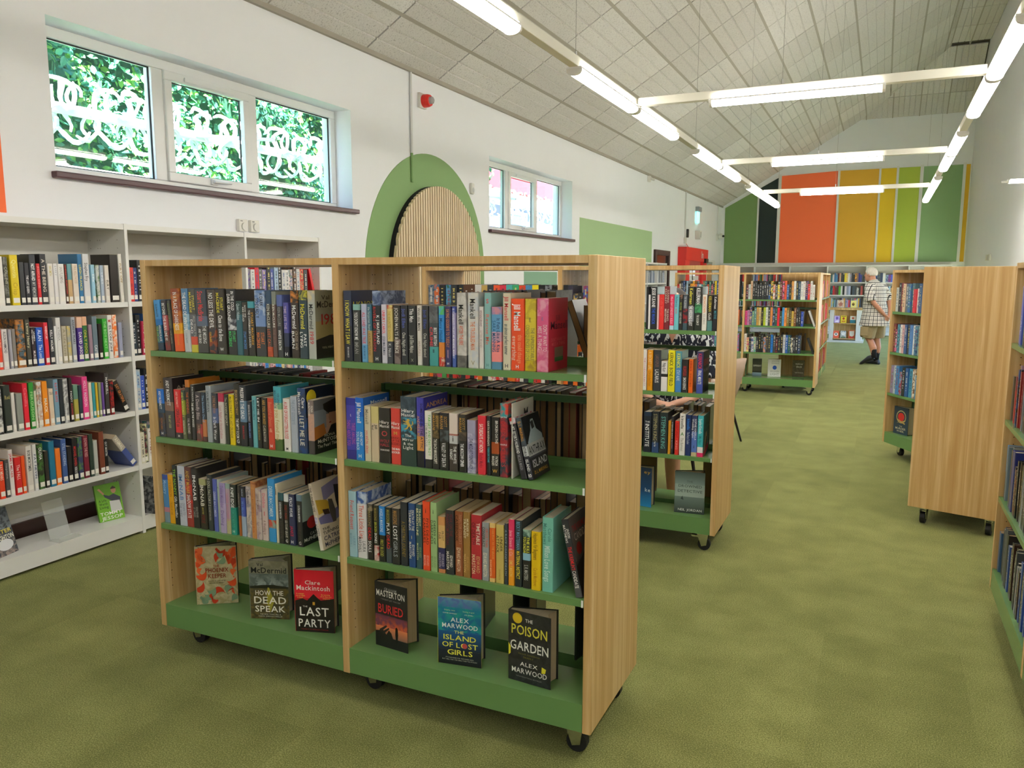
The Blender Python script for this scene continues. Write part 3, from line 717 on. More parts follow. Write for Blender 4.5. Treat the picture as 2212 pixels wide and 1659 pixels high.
side = wall_shelves('small white shelving by the green painted panel near the dark hatch', -3.85, [12.6, 13.3, 13.98, 14.65, 15.35], [1.38, 1.03, .7, .38], 1.755, .28)
far = wall_shelves('white shelving across the far wall beneath the colour panels', -4.05, [-4.05, -3.19, -2.275, -1.34, -.41, .56, 1.5], [1.365, 1.035, .72, .40], 1.80, .30, face='y')
far.location = (-4.05, 22.17, 0)

# ------------------------------------------------------------------ books
BOOKS = '''
@A1 1.204
-2.4750 0.0320 0.190 -4;4f9fe2:.38,2f7fd0:.5,1d5f86:.85,2b3f52;WRONG PLACE/ffffff/.5/.82/R;YOUR LUCKY DAY/b8d84a/.52/.84/L;GILLIAN McALLISTER/23406a/.08/.34/c
-2.4330 0.0270 0.190 -4;3d3a40:.3,b8585c:.6,6b4a44~8a3030;BEYOND THE BURN LINE/ffffff/.06/.72/c;FI/ffffff/.74/.8/c
-2.4060 0.0160 0.189 -4;5a5a52:.55,3d3c3a;AN ACT OF EVIL/8a9a5a/.05/.5/c;KATE LONDON/b0a890/.6/.85/c
-2.3860 0.0470 0.233 -2.5;9a4a2c~c8742a:.55,e8a21e~f0b428:.72,f0652a;IN A PLACE OF DARKNESS/ffffff/.06/.66/c;STUART MacBRIDE/e8a020/.72/.9/c
-2.3360 0.0330 0.234 -1.5;5b88b4:.4,6a9cc0~9cc0d8:.65,c8ccd4;THE DEAD OF WINTER/ffffff/.06/.66/c;STUART MacBRIDE/8898a8/.7/.86/c
-2.3020 0.0340 0.232 -1;55534e:.4,6a6c74:.75,e05a42:.88,d8c94a;STUART/e6d84c/.1/.33/R;MACBRIDE/e6d84c/.05/.37/L;ALL THAT'S/b9b4ae/.42/.75/R;DEAD/ffffff/.48/.7/L
-2.2670 0.0540 0.231 -1;4a505a:.42,66728a:.58,4c4a48;Stuart MacBride/f0504c/.03/.5/c;THE MISSING/e0e0e0/.57/.85/R;AND THE DEAD/ffffff/.62/.85/L
-2.2120 0.0410 0.230 -0.5;4a4440~6a5a50:.6,3a3a42~a05030;NO LESS THE DEVIL/ffffff/.05/.6/c;STUART MacBRIDE/e8c84c/.66/.82/L
-2.1680 0.0420 0.231 -0.5;413d38;STUART/e8dc40/.12/.32/R;MACBRIDE/e8dc40/.05/.36/L;Close to the Bone/ffffff/.4/.8/c;W/ffffff/.9/.95/c
-2.1170 0.0420 0.232 -0.5;3b3a3c:.45,4a4c58~d8d8e0:.62,3a3a3a;IN THE COLD/ffffff/.03/.32/R;DARK GROUND/ffffff/.07/.47/L;STUART/50d878/.64/.8/R;MACBRIDE/50d878/.64/.88/L
-2.0800 0.0280 0.192 0;38504f:.25,3c6a78;Quiet Hidden/c8d8e0/.05/.35/c
-2.0510 0.0240 0.187 0;45423e:.5,3e3c3a;NOW WE/e8e8e8/.05/.28/R;ARE DEAD/ffffff/.08/.36/L;STUART MACBRIDE/5a9ae0/.55/.88/c
-2.0230 0.0310 0.191 0;4aa0b0:.12,3d3b38;STUART MACBRIDE/eab038/.2/.8/R;THE COFFINMAKER'S GARDEN/e0e0e0/.16/.85/L
-1.9880 0.0460 0.230 -0.5;6f8fc8~b8c8e0:.38,7c98cc:.55,47484c;A DARK/20202c/.04/.24/R;SO DEADLY/20202c/.12/.42/L;STUART/f08848/.64/.82/R;MACBRIDE/f08848/.64/.88/L
-1.9390 0.0250 0.229 0;37506c:.2,4a4744:.85,c85a3a;KEN McCLURE/d8d8d0/.2/.56/c;LOST CAUSES/e0704c/.58/.92/c
-1.9130 0.0200 0.227 0;8a9088:.2,6a5450;KEN McCLURE/e8e8e0/.2/.55/c;THE SECRET/8a6a60/.58/.85/c
-1.8910 0.0250 0.215 0;5a6aa8:.18,434448;KEN McCLURE/9a9a98/.2/.5/c;WHITE DEATH/ffffff/.56/.88/c
-1.8620 0.0220 0.189 0;5a5aa8:.55,38405a:.8,2c2c34;TIME LIFE THE/c8b8d8/.06/.48/c;H/ffffff/.9/.97/c
-1.8310 0.0340 0.231 0;3a3028~d88a3a:.18,453c37;McDermid/ffffff/.22/.56/c;CROSS AND/b8a890/.6/.88/R;BURN/ffffff/.6/.86/L
-1.7950 0.0360 0.231 0;38444c~d8d040:.14,3a4a54;McDermid/e8e04a/.2/.56/c;PAST/ffffff/.64/.82/R;LYING/ffffff/.61/.84/L
-1.7560 0.0340 0.231 0;b8b8b0~d8c8a0:.17,b4b8b2;McDermid/2c2c30/.2/.56/c;1989/c04848/.6/.78/c
@A2 1.204
-1.6080 0.0350 0.232 0;38405a:.5,343640;I KNOW WHAT I SAW/e8e048/.14/.76/c;IMRAN MAHMOOD/e0e0e0/.8/.95/c
-1.5700 0.0300 0.188 0;8ab8b0:.1,3e403e;YOU DON'T KNOW ME/ffffff/.14/.62/c;IMRAN/a0a0a0/.66/.86/c
-1.5370 0.0240 0.189 0;b8c0dc:.35,9ab8d8:.7,6aa8d8;ALL I SAID WAS TRUE/d83a48/.14/.68/c;IMRAN MAHMOOD/3a6aa0/.72/.95/c
-1.5120 0.0190 0.188 0;3a6a80:.45,b89a62;the forgotten Shore/c8d8d8/.04/.45/c;KATE MAITLAND/8a7038/.5/.88/c
-1.4920 0.0320 0.232 0;4a5a80~a0b0d0:.2,32343a;K J MAITLAND/ffffff/.34/.74/R;RIVERS OF TREASON/c83838/.22/.84/L;H/ffffff/.92/.97/c
-1.4580 0.0220 0.189 0;d4d0e0;UNBURY CAROL/e82838/.1/.5/c;JOSH MALERMAN/404868/.54/.86/c
-1.4350 0.0210 0.187 0;e0d08a~c04838:.06,dcc880:.62,454850;THE HAUNTED SEASON/b89838/.1/.58/c;K. Nicol/d8d8d8/.66/.88/c
-1.4120 0.0260 0.187 0;3a3734:.58,8a7a78~5a4a48;JOCHEN MALYS & PRINCE/e0dcd4/.04/.82/c
-1.3850 0.0260 0.187 0;33343a;Jodi Ellen/5a6ab8/.05/.38/c;One Night devil/d0d0c8/.46/.85/c
-1.3570 0.0300 0.187 0;333435;This Man/ffffff/.05/.28/c;Jodi Ellen Malpas/d0d0c8/.5/.8/c;X/b0b0a0/.9/.95/c
-1.3240 0.0190 0.188 0;dcd6d0;With this MAN/4a4440/.04/.42/c;MALPAS/c8b8b0/.6/.85/c
-1.3030 0.0230 0.187 0;3b3b3d;Jodi Ellen/4a5aa8/.06/.38/c;One Night denied/c8c8c0/.46/.86/c
-1.2790 0.0340 0.187 0;55565a~707478:.28,4a5458:.68,4aa0a0;BEST BRITISH/f0f0f0/.36/.66/R;CRIME/e05058/.35/.68/L;11/203038/.72/.78/c
-1.2440 0.0210 0.187 0;4aa0d8~60c060:.14,3a90d8:.6,e08a3a:.85,e8e0d0~c83a2a;Many Hands/205888/.2/.6/c
-1.2220 0.0230 0.187 0;3c3a68;SAYING GOODBYE TO TUESDAY/d8905a/.05/.68/c;CHRISSIE MANBY/d8b0c0/.72/.86/c;H/ffffff/.93/.97/c
-1.1970 0.0140 0.186 0;4a5ab0:.1,a8a0d0:.8,5068b8;IS IT AUGUST? TRUST ME MANDEL MANBY/f0f0f8/.03/.86/c
-1.1800 0.0340 0.229 0;d4d0cc~b8b4b0:.84,7a7672~5a5856;Mankell/202020/.16/.42/c;AFTER THE FIRE/e07050/.44/.7/c
-1.1420 0.0370 0.229 0;d8d4d0~c8ccd4;Mankell/202020/.08/.34/c;THE TROUBLED MAN/e08050/.38/.76/c;V/a09880/.9/.96/c
-1.1030 0.0160 0.188 0;e4dcda;HENNING BRAND/a08088/.06/.32/c;AFTER BRAND/c0a8a8/.38/.66/c
-1.0850 0.0240 0.229 0;8ab8b8;S/e04848/.05/.16/c;Rescue Me/e07868/.28/.68/c;H/58888a/.93/.97/c
-1.0600 0.0350 0.188 0;8a8ab8~d090a0:.12,6aa4d0:.4,c89ab0:.55,f08a88:.88,5a8aa8;It Felt Like A Kiss/2a4a78/.18/.72/R;SARA MANNING/2a6a98/.22/.72/L
-1.0220 0.0270 0.229 0;ddd4bc;Jill Mansell/d84850/.04/.35/c;an almost perfect summer/3a4a58/.4/.8/c;H/302828/.92/.97/c
-0.9950 0.0430 0.213 0;f2562a;Jill Mansell/ffffff/.07/.44/c;this could change/f8a070/.5/.9/R;everything/e8c8b8/.52/.86/L;H/ffffff/.92/.97/c
-0.9510 0.0370 0.213 0;d8c43a~c0a834:.28,dcc83e:.85,d0b828~a88a30;mansell/3a3a38/.26/.32/c;THE UNPREDICTABLE/8a8048/.4/.85/R;CONSEQUENCES OF LOVE/8a8048/.36/.86/L
-0.9120 0.0390 0.215 0;d86090~e8a0b8:.24,dc5c8a:.7,d8608a~e898b0;mansell/7a7ab0/.25/.3/c;DON'T WANT TO/f0d0d8/.36/.72/R;MISS A THING/f0d0d8/.38/.7/L
@B1 0.871
-2.5010 0.0390 0.184 -1;2a7ae0:.3,35506a:.5,2e3a50~5a4a38;ANDY McDERMOTT/ffffff/.04/.42/c;THE SPARTA GOLD/c87838/.6/.84/c;H/ffffff/.9/.96/c
-2.4590 0.0510 0.229 -1;3e3638:.4,8a6a5a:.55,4a4648;ANDY McDERMOTT/ffffff/.04/.46/c;THE LAST CODE/c8c888/.62/.84/c
-2.4050 0.0360 0.188 -0.5;e02a30:.88,3a3838;ANDY McDERMOTT/f4c0b8/.04/.36/c;OPERATIVE 66/401818/.4/.76/c;H/ffffff/.92/.97/c
-2.3690 0.0200 0.187 -0.5;4a5850:.2,98a040:.5,6a7050;ANDY McDERMOTT/d8e068/.04/.55/c;ROGUE BULLETS/e8e0c0/.62/.9/c
-2.3470 0.0240 0.227 -0.5;c87828:.12,383430;THE WIDENING/c86a28/.2/.56/c;VAL McDERMID/c8c0b8/.64/.9/c
-2.3210 0.0200 0.211 0;3c3a38;PATRICIA/e8e8e8/.04/.3/R;THE GIRL IN THE WOODS/ffffff/.32/.76/c
-2.3000 0.0320 0.185 0;4a4448:.65,6a5048~b84848;A Deadly Bliss/c8b8b8/.06/.56/c;VAL McDERMID/c8a890/.68/.85/c
-2.2670 0.0220 0.186 0;3a4450:.55,c88050:.9,583c38;The Invisible Dead/8ab0d8/.06/.6/c
-2.2430 0.0250 0.212 0;a4acb4;IAN McEWAN/50585e/.1/.46/c;The Cockroach/8a98a8/.55/.82/c
-2.2160 0.0290 0.186 0;3c4048:.3,5a6a98:.6,38383c;In Dark Water/f0f0f8/.48/.94/c;LYNNE McEWAN/b88868/.06/.4/c
-2.1850 0.0280 0.188 0;c83858:.17,d8d0cc;Last Night at Hotel Lisbon/c88890/.25/.9/c
-2.1550 0.0210 0.185 0;383c30;The INCIDENT REPORT/c8c0a8/.06/.62/c
-2.1330 0.0250 0.186 0;ecd01e;McGILLOWAY THE LAST CRUSADE/7a6a18/.04/.86/c
-2.1070 0.0270 0.227 0;38362f;BRIAN McGILLOWAY/c8a868/.1/.5/c;THE EMPTY ROOM/f4f0e8/.56/.88/c;G/ffffff/.9/.96/c
-2.0800 0.0320 0.223 0;383c42:.25,6a8aa8:.6,303234;PRESERVE THE DEAD/ffffff/.04/.55/c;BRIAN McGILLOWAY/c83838/.66/.88/c
-2.0450 0.0180 0.167 0;33343c;BRIAN McGILLOWAY/d8d8e0/.08/.44/c;BORDERLANDS/7a9ad8/.48/.8/c
-2.0240 0.0220 0.187 0;6fb4be;MARGARET FINCH/3a6a80/.08/.46/c
-2.0000 0.0180 0.185 0;34332f;LET ME IN/ffffff/.02/.48/c;CLARE McGOWAN/a89858/.52/.84/c
-1.9790 0.0260 0.184 0;38342f;ARE YOU AWAKE?/d8a848/.04/.52/c;CLARE McGOWAN/c8c0b0/.54/.86/c
-1.9510 0.0300 0.185 0;d8503a;Beautiful Ghosts/e88a68/.08/.55/c;&/f0b090/.58/.66/c;H/ffffff/.9/.96/c
-1.9200 0.0350 0.228 0;4aa8b8:.25,88b890~d8d8b0:.35,e8e0c0:.82,506a38;you found me/c8a868/.36/.84/c;VIRGINIA/3a6a88/.1/.28/R;MACGREGOR/3a6a88/.06/.34/L
-1.8790 0.0310 0.188 0;ece6e2;A LINE OF FORGOTTEN BLOOD/d83038/.06/.76/c;M/202020/.92/.97/c
-1.8450 0.0290 0.199 0;b4bccc;THE LAST GOODBYE/8a98b0/.06/.5/c
-1.8130 0.0380 0.229 0;3a4660~2a4a80;Clare/ffffff/.14/.3/R;Mackintosh/f0f0f0/.06/.4/L;I LET ME LIE/e8e4d8/.42/.88/c
-1.7720 0.0290 0.189 0;8a7a78:.25,c8a090:.75,4a4444;FIONA/e8e0d8/.1/.22/R;McINTOSH/e8e0d8/.04/.28/L;The Pearl Thief/d8a890/.34/.66/c
@B2 0.871
-1.6140 0.0430 0.209 0;3438a0:.12,4a48b8:.85,3a3890;mansell/f0e8f0/.26/.3/c;THREE AMAZING/b860b8/.4/.75/R;THINGS ABOUT YOU/b860b8/.36/.78/L
-1.5700 0.0340 0.212 0;1f6ad0:.3,2a88dc;Jill Mansell/ffffff/.07/.4/c;AND NOW/e0f0f8/.54/.76/R;YOU'RE BACK/e0f0f8/.54/.84/L;H/ffffff/.9/.96/c
-1.5350 0.0260 0.186 0;d8ccb0;Mansell/80786a/.06/.32/c;you and me, always/d85868/.44/.86/c
-1.5080 0.0310 0.187 0;d8c888:.3,d4c0a4;Jill/3a3430/.32/.4/R;Mansell/3a3430/.34/.42/L
-1.4760 0.0440 0.185 0;37332f;Hilary/f0ece8/.22/.29/h;Mantel/f0ece8/.29/.36/h;O/c84848/.4/.52/h;WOLF/b83840/.56/.63/h;HALL/b83840/.63/.7/h;THE MAN BOOKER/f0ece8/.74/.78/h
-1.4310 0.0380 0.186 0;dc4a40;Hilary/f8f0ec/.23/.3/h;Mantel/f8f0ec/.3/.37/h;M/e8a050/.4/.48/h;BRING/882028/.5/.55/h;UP THE/882028/.55/.6/h;BODIES/882028/.6/.66/h;THE MAN/ffffff/.7/.75/h;BOOKER/ffffff/.76/.81/h
-1.3910 0.0590 0.228 0;3a4650~4a5a68:.3,38464e~4aa0c0:.6,364844;Hilary/f0f0f0/.17/.23/h;Mantel/f0f0f0/.23/.29/h;LION/d8b048/.31/.5/p;The/f0f0f0/.53/.58/h;Mirror/f0f0f0/.59/.64/h;& the/f0f0f0/.65/.7/h;Light/f0f0f0/.7/.76/h
-1.3310 0.0290 0.228 0;4a48b0:.4,8a6aa8:.55,e09a50:.76,2e2e32;SOMEONE IN THE ATTIC/28204a/.08/.73/R;ANDREA MARA/d8a060/.26/.66/L
-1.3010 0.0270 0.187 0;ece8e0:.84,3a3a38;TARGET AND DESTROY/58b838/.06/.78/R;TOM MARCUS/a8a8a0/.2/.62/L
-1.2730 0.0260 0.183 0;383530~8a7048:.45,33312e;SCOTT/c89848/.05/.24/R;MARIANI/c89848/.05/.3/L;THE BACH MANUSCRIPT/f4f0e8/.46/.9/c
-1.2460 0.0340 0.185 0;34343a:.3,5a6468~383838:.5,2e2c2a;SCOTT/c89848/.06/.24/R;MARIANI/c89848/.05/.28/L;VALLEY OF DEATH/ffffff/.52/.94/c
-1.2110 0.0320 0.186 0;e8d8d0:.35,b07068:.38,c8c8cc:.52,48403c;THE WHITE/ffffff/.56/.86/R;KNIGHT/ffffff/.62/.8/L;i/38302c/.32/.54/c
-1.1760 0.0270 0.185 0;3a3834:.3,6a5a48~303030:.45,302e2c;SCOTT/c89848/.06/.26/R;MARIANI/c89848/.06/.3/L;THE MOSCOW CIPHER/ffffff/.5/.9/c
-1.1480 0.0310 0.169 0;a8a4c0:.25,9894b8~c8c4d8;THE MOZART CONSPIRACY/28284a/.35/.92/c
-1.1110 0.0290 0.186 0;e83848;SATURDAYS AT NOON/ffffff/.14/.62/c;Rachel Marks/a82038/.64/.88/c
-1.0780 0.0140 0.187 0;2e3034;GARTH MARENGHI'S/e8e0d0/.08/.5/c;TERRORTOME/50b8c8/.52/.78/c
-1.0630 0.0280 0.185 0;302d2b:.42,a85028:.62,302c2a;BROKEN OATHS/f0ece4/.06/.44/R;PATRICIA/f0ece4/.66/.82/R;MARQUES/f0ece4/.66/.82/L;W/d8a848/.88/.94/c
-1.0340 0.0280 0.229 0;3aa0a8~e04a38:.18,2c4450~a83038;Agatha Christie/f0f0f0/.14/.22/h;MARPLE/f0f0f0/.54/.57/h;DEADLY/c83840/.24/.5/c;CLUES/c83840/.6/.86/c
-0.9610 0.0210 0.190 -13;d8d0d8~c83838:.1,343338;MY SISTER'S HUSBAND/f0f0f0/.14/.58/c;NICOLA MARSH/a0a0a8/.6/.85/c
-0.9370 0.0190 0.192 -13;38343a~4a5a68:.4,4a5460:.46,c8ccd0:.62,343440;D. L. MARSHALL/d89838/.06/.38/c;ANTHRAX/383838/.43/.65/c;ISLAND/e8e8e8/.67/.86/c;10/f0f0f0/.9/.96/c
@C1 0.528
-2.5060 0.0320 0.191 -1;3a58b0:.1,4a8ac8:.68,c08090:.78,7a98a8;Mystery/a8d0f0/.12/.4/c
-2.4720 0.0300 0.195 -1;e4a81c;STEVENSON/b87818/.1/.45/c;THE BREAK LINE/b88018/.55/.82/c
-2.4420 0.0270 0.234 -1;22282c;THE NANNY/90c838/.06/.5/c;Gilly Macmillan/f0f0f0/.52/.88/c
-2.4130 0.0380 0.235 -0.8;c4c8d8;IMcNAB/5a88c8/.14/.57/c;DOWN TO/8890a8/.62/.82/R;THE WIRE/8890a8/.62/.85/L
-2.3740 0.0360 0.235 -0.8;6a4440:.2,884038~d04038:.6,a03a34;ANDY McNAB/d8b048/.06/.44/c;SHADOW STATE/ffffff/.46/.85/c
-2.3370 0.0320 0.235 -0.5;33312f;IMcNAB/ffffff/.12/.54/c;WHATEVER/b0aca4/.64/.82/R;IT TAKES/b0aca4/.66/.82/L
-2.3030 0.0360 0.196 -0.3;a8a878:.12,38362c;IMcNAB/f0ece0/.12/.54/c;LINE OF FIRE/c8b858/.56/.7/c;FIRE/782828/.72/.88/c
-2.2600 0.0250 0.218 0;3c4244;A DOLL FACTORY 2/c8c4b0/.06/.56/c;ELIZABETH MACNEAL/b0aca0/.58/.82/c
-2.2340 0.0220 0.203 0;5a68b8;DEBBIE MACOMBER/c8d0f0/.24/.72/c
-2.2110 0.0060 0.203 0;a8b8b0;A/606860/.1/.2/c
-2.2030 0.0300 0.193 0;a89ac8:.4,b8a8d0;Debbie Macomber/8870b0/.06/.5/c;Dashing/7868a8/.55/.85/c
-2.1720 0.0230 0.193 0;98b0a8:.1,b8a0b0:.7,b8b088;DEBBIE MACOMBER/c88aa8/.2/.75/c
-2.1480 0.0290 0.192 0;383e3a:.45,2a9080;KNIFE EDGE/ffffff/.06/.46/c;SIMON MAYO/48a898/.5/.85/c;H/d0e8e0/.9/.96/c
-2.1100 0.0110 0.193 0;484440:.6,a86030;PERFECT/989088/.1/.5/c
-2.0980 0.0220 0.190 0;36363a:.22,4a5ab0:.6,a0b0c8;Debbie Macomber/c8d0e8/.05/.2/c;Mrs Miracle/7090d0/.3/.6/c
-2.0730 0.0270 0.193 0;d0c4c0~9a94a0;Debbie Macomber/48444c/.06/.35/c;Christmas/a89a90/.6/.9/c
-2.0470 0.0230 0.215 0;c88a58~985838:.1,d0935a;DEBBIE MACOMBER/b87848/.14/.56/c;Country Bride/c06a38/.58/.9/c
-2.0240 0.0260 0.191 0;ccbcb8~a890a0;DEBBIE MACOMBER/88706a/.1/.4/c;Cedar Cove/a08880/.66/.82/c
-1.9970 0.0280 0.188 0;d0bcb8;Debbie/d87888/.06/.35/c;A Wedding in/886868/.6/.88/c;I/c82848/.4/.52/c
-1.9660 0.0340 0.235 0;3a94d8:.65,90a8a0~c85848:.78,3c98d8;DEBBIE MACOMBER/d8ecf8/.12/.6/c
-1.9310 0.0110 0.218 0;d8d0b8;DEBBIE/48443c/.06/.18/c
-1.9190 0.0240 0.188 0;3a6068:.15,32302d;GORDON McPHERSON/f0f0f0/.18/.5/c;A CUT TO THE BONE/58504a/.55/.9/c
-1.8940 0.0220 0.186 0;d8dce0:.15,30302e;EVERY WORD/a04030/.22/.5/c;GO TO MY GRAVE/d0ccc0/.52/.86/c;G/f0f0f0/.9/.96/c
-1.8710 0.0260 0.188 0;3a4060;PEACE WEAR/f0f0f8/.06/.44/c;JANICE/d82848/.62/.82/c;H/ffffff/.9/.96/c
-1.8370 0.0270 0.190 0;708898:.12,2f2f31;CATRIONA McPHERSON/f0f0f0/.2/.52/c;STRANGERS AT GATE/584c48/.54/.86/c;G/f0f0f0/.9/.96/c
-1.7350 0.0180 0.239 -11;d8ccb8~c8b8a8:.5,c8c0d0~5058a0:.6,dcd4c8;THE TURNING TIDE/38302c/.06/.42/c;CATRIONA/48405a/.6/.78/R;McPHERSON/48405a/.6/.85/L
@C2 0.528
-1.6130 0.0330 0.231 0;a0c4d4;Friend Request/d86058/.14/.58/c;LAURA/80a8c0/.68/.82/R;MARSHALL/80a8c0/.64/.86/L
-1.5750 0.0400 0.233 0;4060a8~c0cce0:.18,e0dce0;Three Little Lies/d86858/.2/.7/c;LAURA/606068/.74/.9/R;MARSHALL/606068/.68/.92/L
-1.5330 0.0230 0.195 0;9a8a70~383838:.12,33302c;MARSONS/988858/.12/.4/c;DEAD/d82830/.42/.64/c;SOULS/ffffff/.66/.86/c
-1.5080 0.0200 0.193 0;3a382e:.72,d8ccc4~b83030;MARSONS/a89850/.05/.27/c;BROKEN/b8c038/.3/.48/c;BONES/f0f0f0/.5/.68/c
-1.4870 0.0250 0.193 0;2f8adc:.52,2c2c28;ANGELA MARSONS/d0e4f4/.04/.46/c;FIRST BLOOD/b8b848/.6/.9/c
-1.4600 0.0240 0.192 0;30322e:.72,485258;MARSONS/a8a050/.04/.28/c;PLAY/ffffff/.28/.48/c;DEAD/e03030/.5/.74/c
-1.4340 0.0320 0.193 0;44403e:.3,2d2d2d;MARSONS/b88848/.04/.28/c;LOST/ffffff/.31/.56/c;GIRLS/98a0a4/.58/.86/c
-1.4010 0.0280 0.218 0;36393f;A CHRISTMAS JOURNEY/98803c/.3/.86/c;EDWARD MARSTON/686a70/.42/.74/L
-1.3690 0.0280 0.218 0;2e5088;DEATH AT THE/e8e4d8/.1/.42/R;TERMINUS/e8e4d8/.1/.42/L;EDWARD/e8e4d8/.64/.82/R;MARSTON/e8e4d8/.6/.86/L;I/e0d090/.5/.55/c
-1.3390 0.0240 0.218 0;3c5a60;TRAGEDY/e8e4b0/.06/.33/R;BRANCH LINE/e8e4b0/.06/.48/L;EDWARD/88a868/.66/.82/R;MARSTON/c0c898/.6/.86/L
-1.3130 0.0280 0.232 0;f0512f;FIVE DEAD/602018/.24/.62/R;CANARIES/602018/.24/.6/L;EDWARD/f8b0a0/.78/.93/R;MARSTON/f8c0b0/.78/.93/L;i/582820/.06/.2/c
-1.2840 0.0250 0.232 0;a4c48a;DEEDS OF/304828/.26/.6/R;DARKNESS/304828/.26/.6/L;EDWARD/809868/.78/.94/R;MARSTON/809868/.78/.94/L;i/384830/.06/.2/c
-1.2560 0.0270 0.188 0;d89a60:.15,e0b878:.55,36345e:.93,d08858;FROST/786040/.25/.42/R;FAIR/786040/.28/.4/L;EDWARD/b8b0c8/.66/.88/R;MARSTON/b8b0c8/.64/.9/L
-1.2270 0.0310 0.214 0;36383c;FEAR ON THE/783038/.06/.4/R;PHANTOM SPECIAL/783038/.06/.55/L;EDWARD/f0e8e0/.7/.88/R;MARSTON/f0e8e0/.64/.92/L
-1.1940 0.0300 0.214 0;9a5838;INSPECTOR COLBECK'S/c08868/.05/.5/R;CASEBOOK/482418/.06/.47/L;EDWARD MARSTON/f4d8b8/.56/.93/c
-1.1630 0.0250 0.216 0;a07840;MURDER IN/e8d8b8/.1/.36/R;TRANSIT/f4e8c8/.1/.4/L;EDWARD/c89858/.68/.88/R;MARSTON/e0b878/.64/.92/L
-1.1360 0.0380 0.210 0;b8303a;TIMETABLE/f4e8d8/.12/.46/R;OF DEATH/602028/.12/.46/L;EDWARD/e0b078/.64/.9/R;MARSTON/f0d8b0/.62/.92/L
-1.0970 0.0260 0.190 0;9aa0a4;CIRCUS TRAIN/d86048/.1/.42/R;CONSPIRACY/302c2c/.08/.42/L;EDWARD MARSTON/f0e8d0/.52/.93/c
-1.0700 0.0210 0.192 0;e4c078:.08,e06428:.93,e4c078;RAILWAY TO THE GRAVE/f0a858/.1/.6/R;EDWARD MARSTON/f8d0a0/.62/.9/L
-1.0480 0.0290 0.190 0;d0b868;UNDER/483818/.2/.45/R;ATTACK/483818/.18/.48/L;EDWARD MARSTON/a88838/.76/.94/c
-1.0180 0.0130 0.197 0;38404c;A RACE AGAINST DEATH/9aa8b0/.1/.85/c
-1.0050 0.0220 0.212 0;e03868:.45,f0884a:.7,f0a028;Jane Steam & Co/f8b0c0/.16/.55/c;EMILY MASON/f8d070/.62/.86/c
-0.9820 0.0250 0.213 0;2e363a;BECKY MASTERMAN/70a8c8/.02/.44/c;MATERNAL INSTINCT/f0e048/.46/.88/c
-0.9560 0.0280 0.187 0;40605a~a0c0b0:.12,3a4038:.4,88b8d0:.52,2e2c2a;THE KILL/e8e848/.12/.4/R;YOU KNOW/e8e848/.12/.4/L;S. R. MASTERS/c8c8c0/.6/.86/c
-0.9260 0.0320 0.186 0;ecc41e;Carole Matthews/c88a1a/.62/.93/c;Happiness for Beginners/806018/.03/.48/c
-0.8910 0.0370 0.234 0;7ac0b0;Carole/4a8a80/.14/.32/R;Matthews/4a8a80/.08/.36/L;Million Love Songs/d8f0e8/.38/.86/c
-0.7800 0.0240 0.240 -12;33343a:.85,58585e;JASON/f4f0ec/.12/.24/R;MATTHEWS/f4f0ec/.07/.3/L;THE KREMLIN'S/e83038/.35/.65/c;CANDIDATE/f8f4f0/.66/.88/c
@D1 1.204
-1.1460 0.0100 0.226 0;2c2c30;
-1.1350 0.0050 0.184 0;f0ecec;
-1.1270 0.0370 0.226 0;303234;JESSE KEANE/ffffff/.02/.48/c;THE MANOR/3a6ae0/.5/.88/c
-1.0890 0.0050 0.185 0;e8c8cc;
-1.0830 0.0280 0.186 0;e83a38;Kelly Moran/f06058/.1/.6/c
-1.0540 0.0300 0.229 0;803038;SUSANNA/e0c8b8/.08/.38/R;KEARSLEY/e0c8b8/.06/.4/L;THE KING'S/e8d8c8/.52/.8/R;MESSENGER/e8d8c8/.52/.84/L
-1.0230 0.0250 0.186 0;e83a60:.88,b8d8e8;Mad Girl LINDSEY KELK/f8b8c8/.06/.84/c
-0.9970 0.0270 0.186 0;78c8d4;We Know its a/2a5a78/.05/.35/c;secret/c85a68/.4/.54/c
-0.9690 0.0200 0.186 0;343434~9a7060:.12,303030;NO FEAR/90a840/.22/.44/c;CASEY KELLEHER/d8d8d0/.5/.82/c
-0.9480 0.0260 0.186 0;505a64:.4,38383e~a03038:.8,48606a;THE WILDERNESS/c8ccd0/.05/.38/c
-0.9210 0.0330 0.228 0;3a3a36:.45,8a8c94:.8,383834;Kellerman/e8e048/.04/.4/c;THE WEDDING GUEST/ffffff/.43/.9/c
-0.8870 0.0390 0.228 0;3a3c38:.38,4aa068~386848:.6,323632;KELLERMAN/ffffff/.03/.4/c;THE GOLEM OF/e8e8e0/.64/.88/c
-0.8470 0.0260 0.188 0;ece8e0;BREAKDOWN/e89a48/.06/.5/c;KELLERMAN/b0b0a8/.54/.82/c
-0.8200 0.0280 0.186 0;38342c:.72,5a8a88;KELLERMAN/e8d848/.04/.46/c;Guilt/e0e0d8/.5/.7/c
-0.7910 0.0250 0.185 0;323036;Kellerman/ffffff/.05/.38/c;MOTIVE/48a8b8/.44/.66/c
@D2 0.871
-1.1550 0.0200 0.222 0;f0ece8;THE LONDON PARTY/d88a90/.2/.9/c
-1.1320 0.0310 0.220 0;ec9f22;A SECRET LIFE/f8dca0/.04/.48/c;Christobel Kent/b87818/.52/.9/c
-1.0980 0.0420 0.222 0;3e4248;LARS KEPLER/8a6a60/.12/.42/c;LAZARUS/ffffff/.48/.8/c
-1.0550 0.0350 0.163 0;ece8e8:.42,303030:.52,ece8e8;Philip Kerr/303030/.06/.36/c
-1.0180 0.0380 0.223 0;f4e72c;KERNICK/383828/.06/.38/c;BONE FIELD/404020/.42/.86/c
-0.9790 0.0350 0.220 0;5a98a8:.4,4a88c8;KERNICK/f0ec48/.06/.42/c;STAY ALIVE/d8ecf4/.46/.72/c
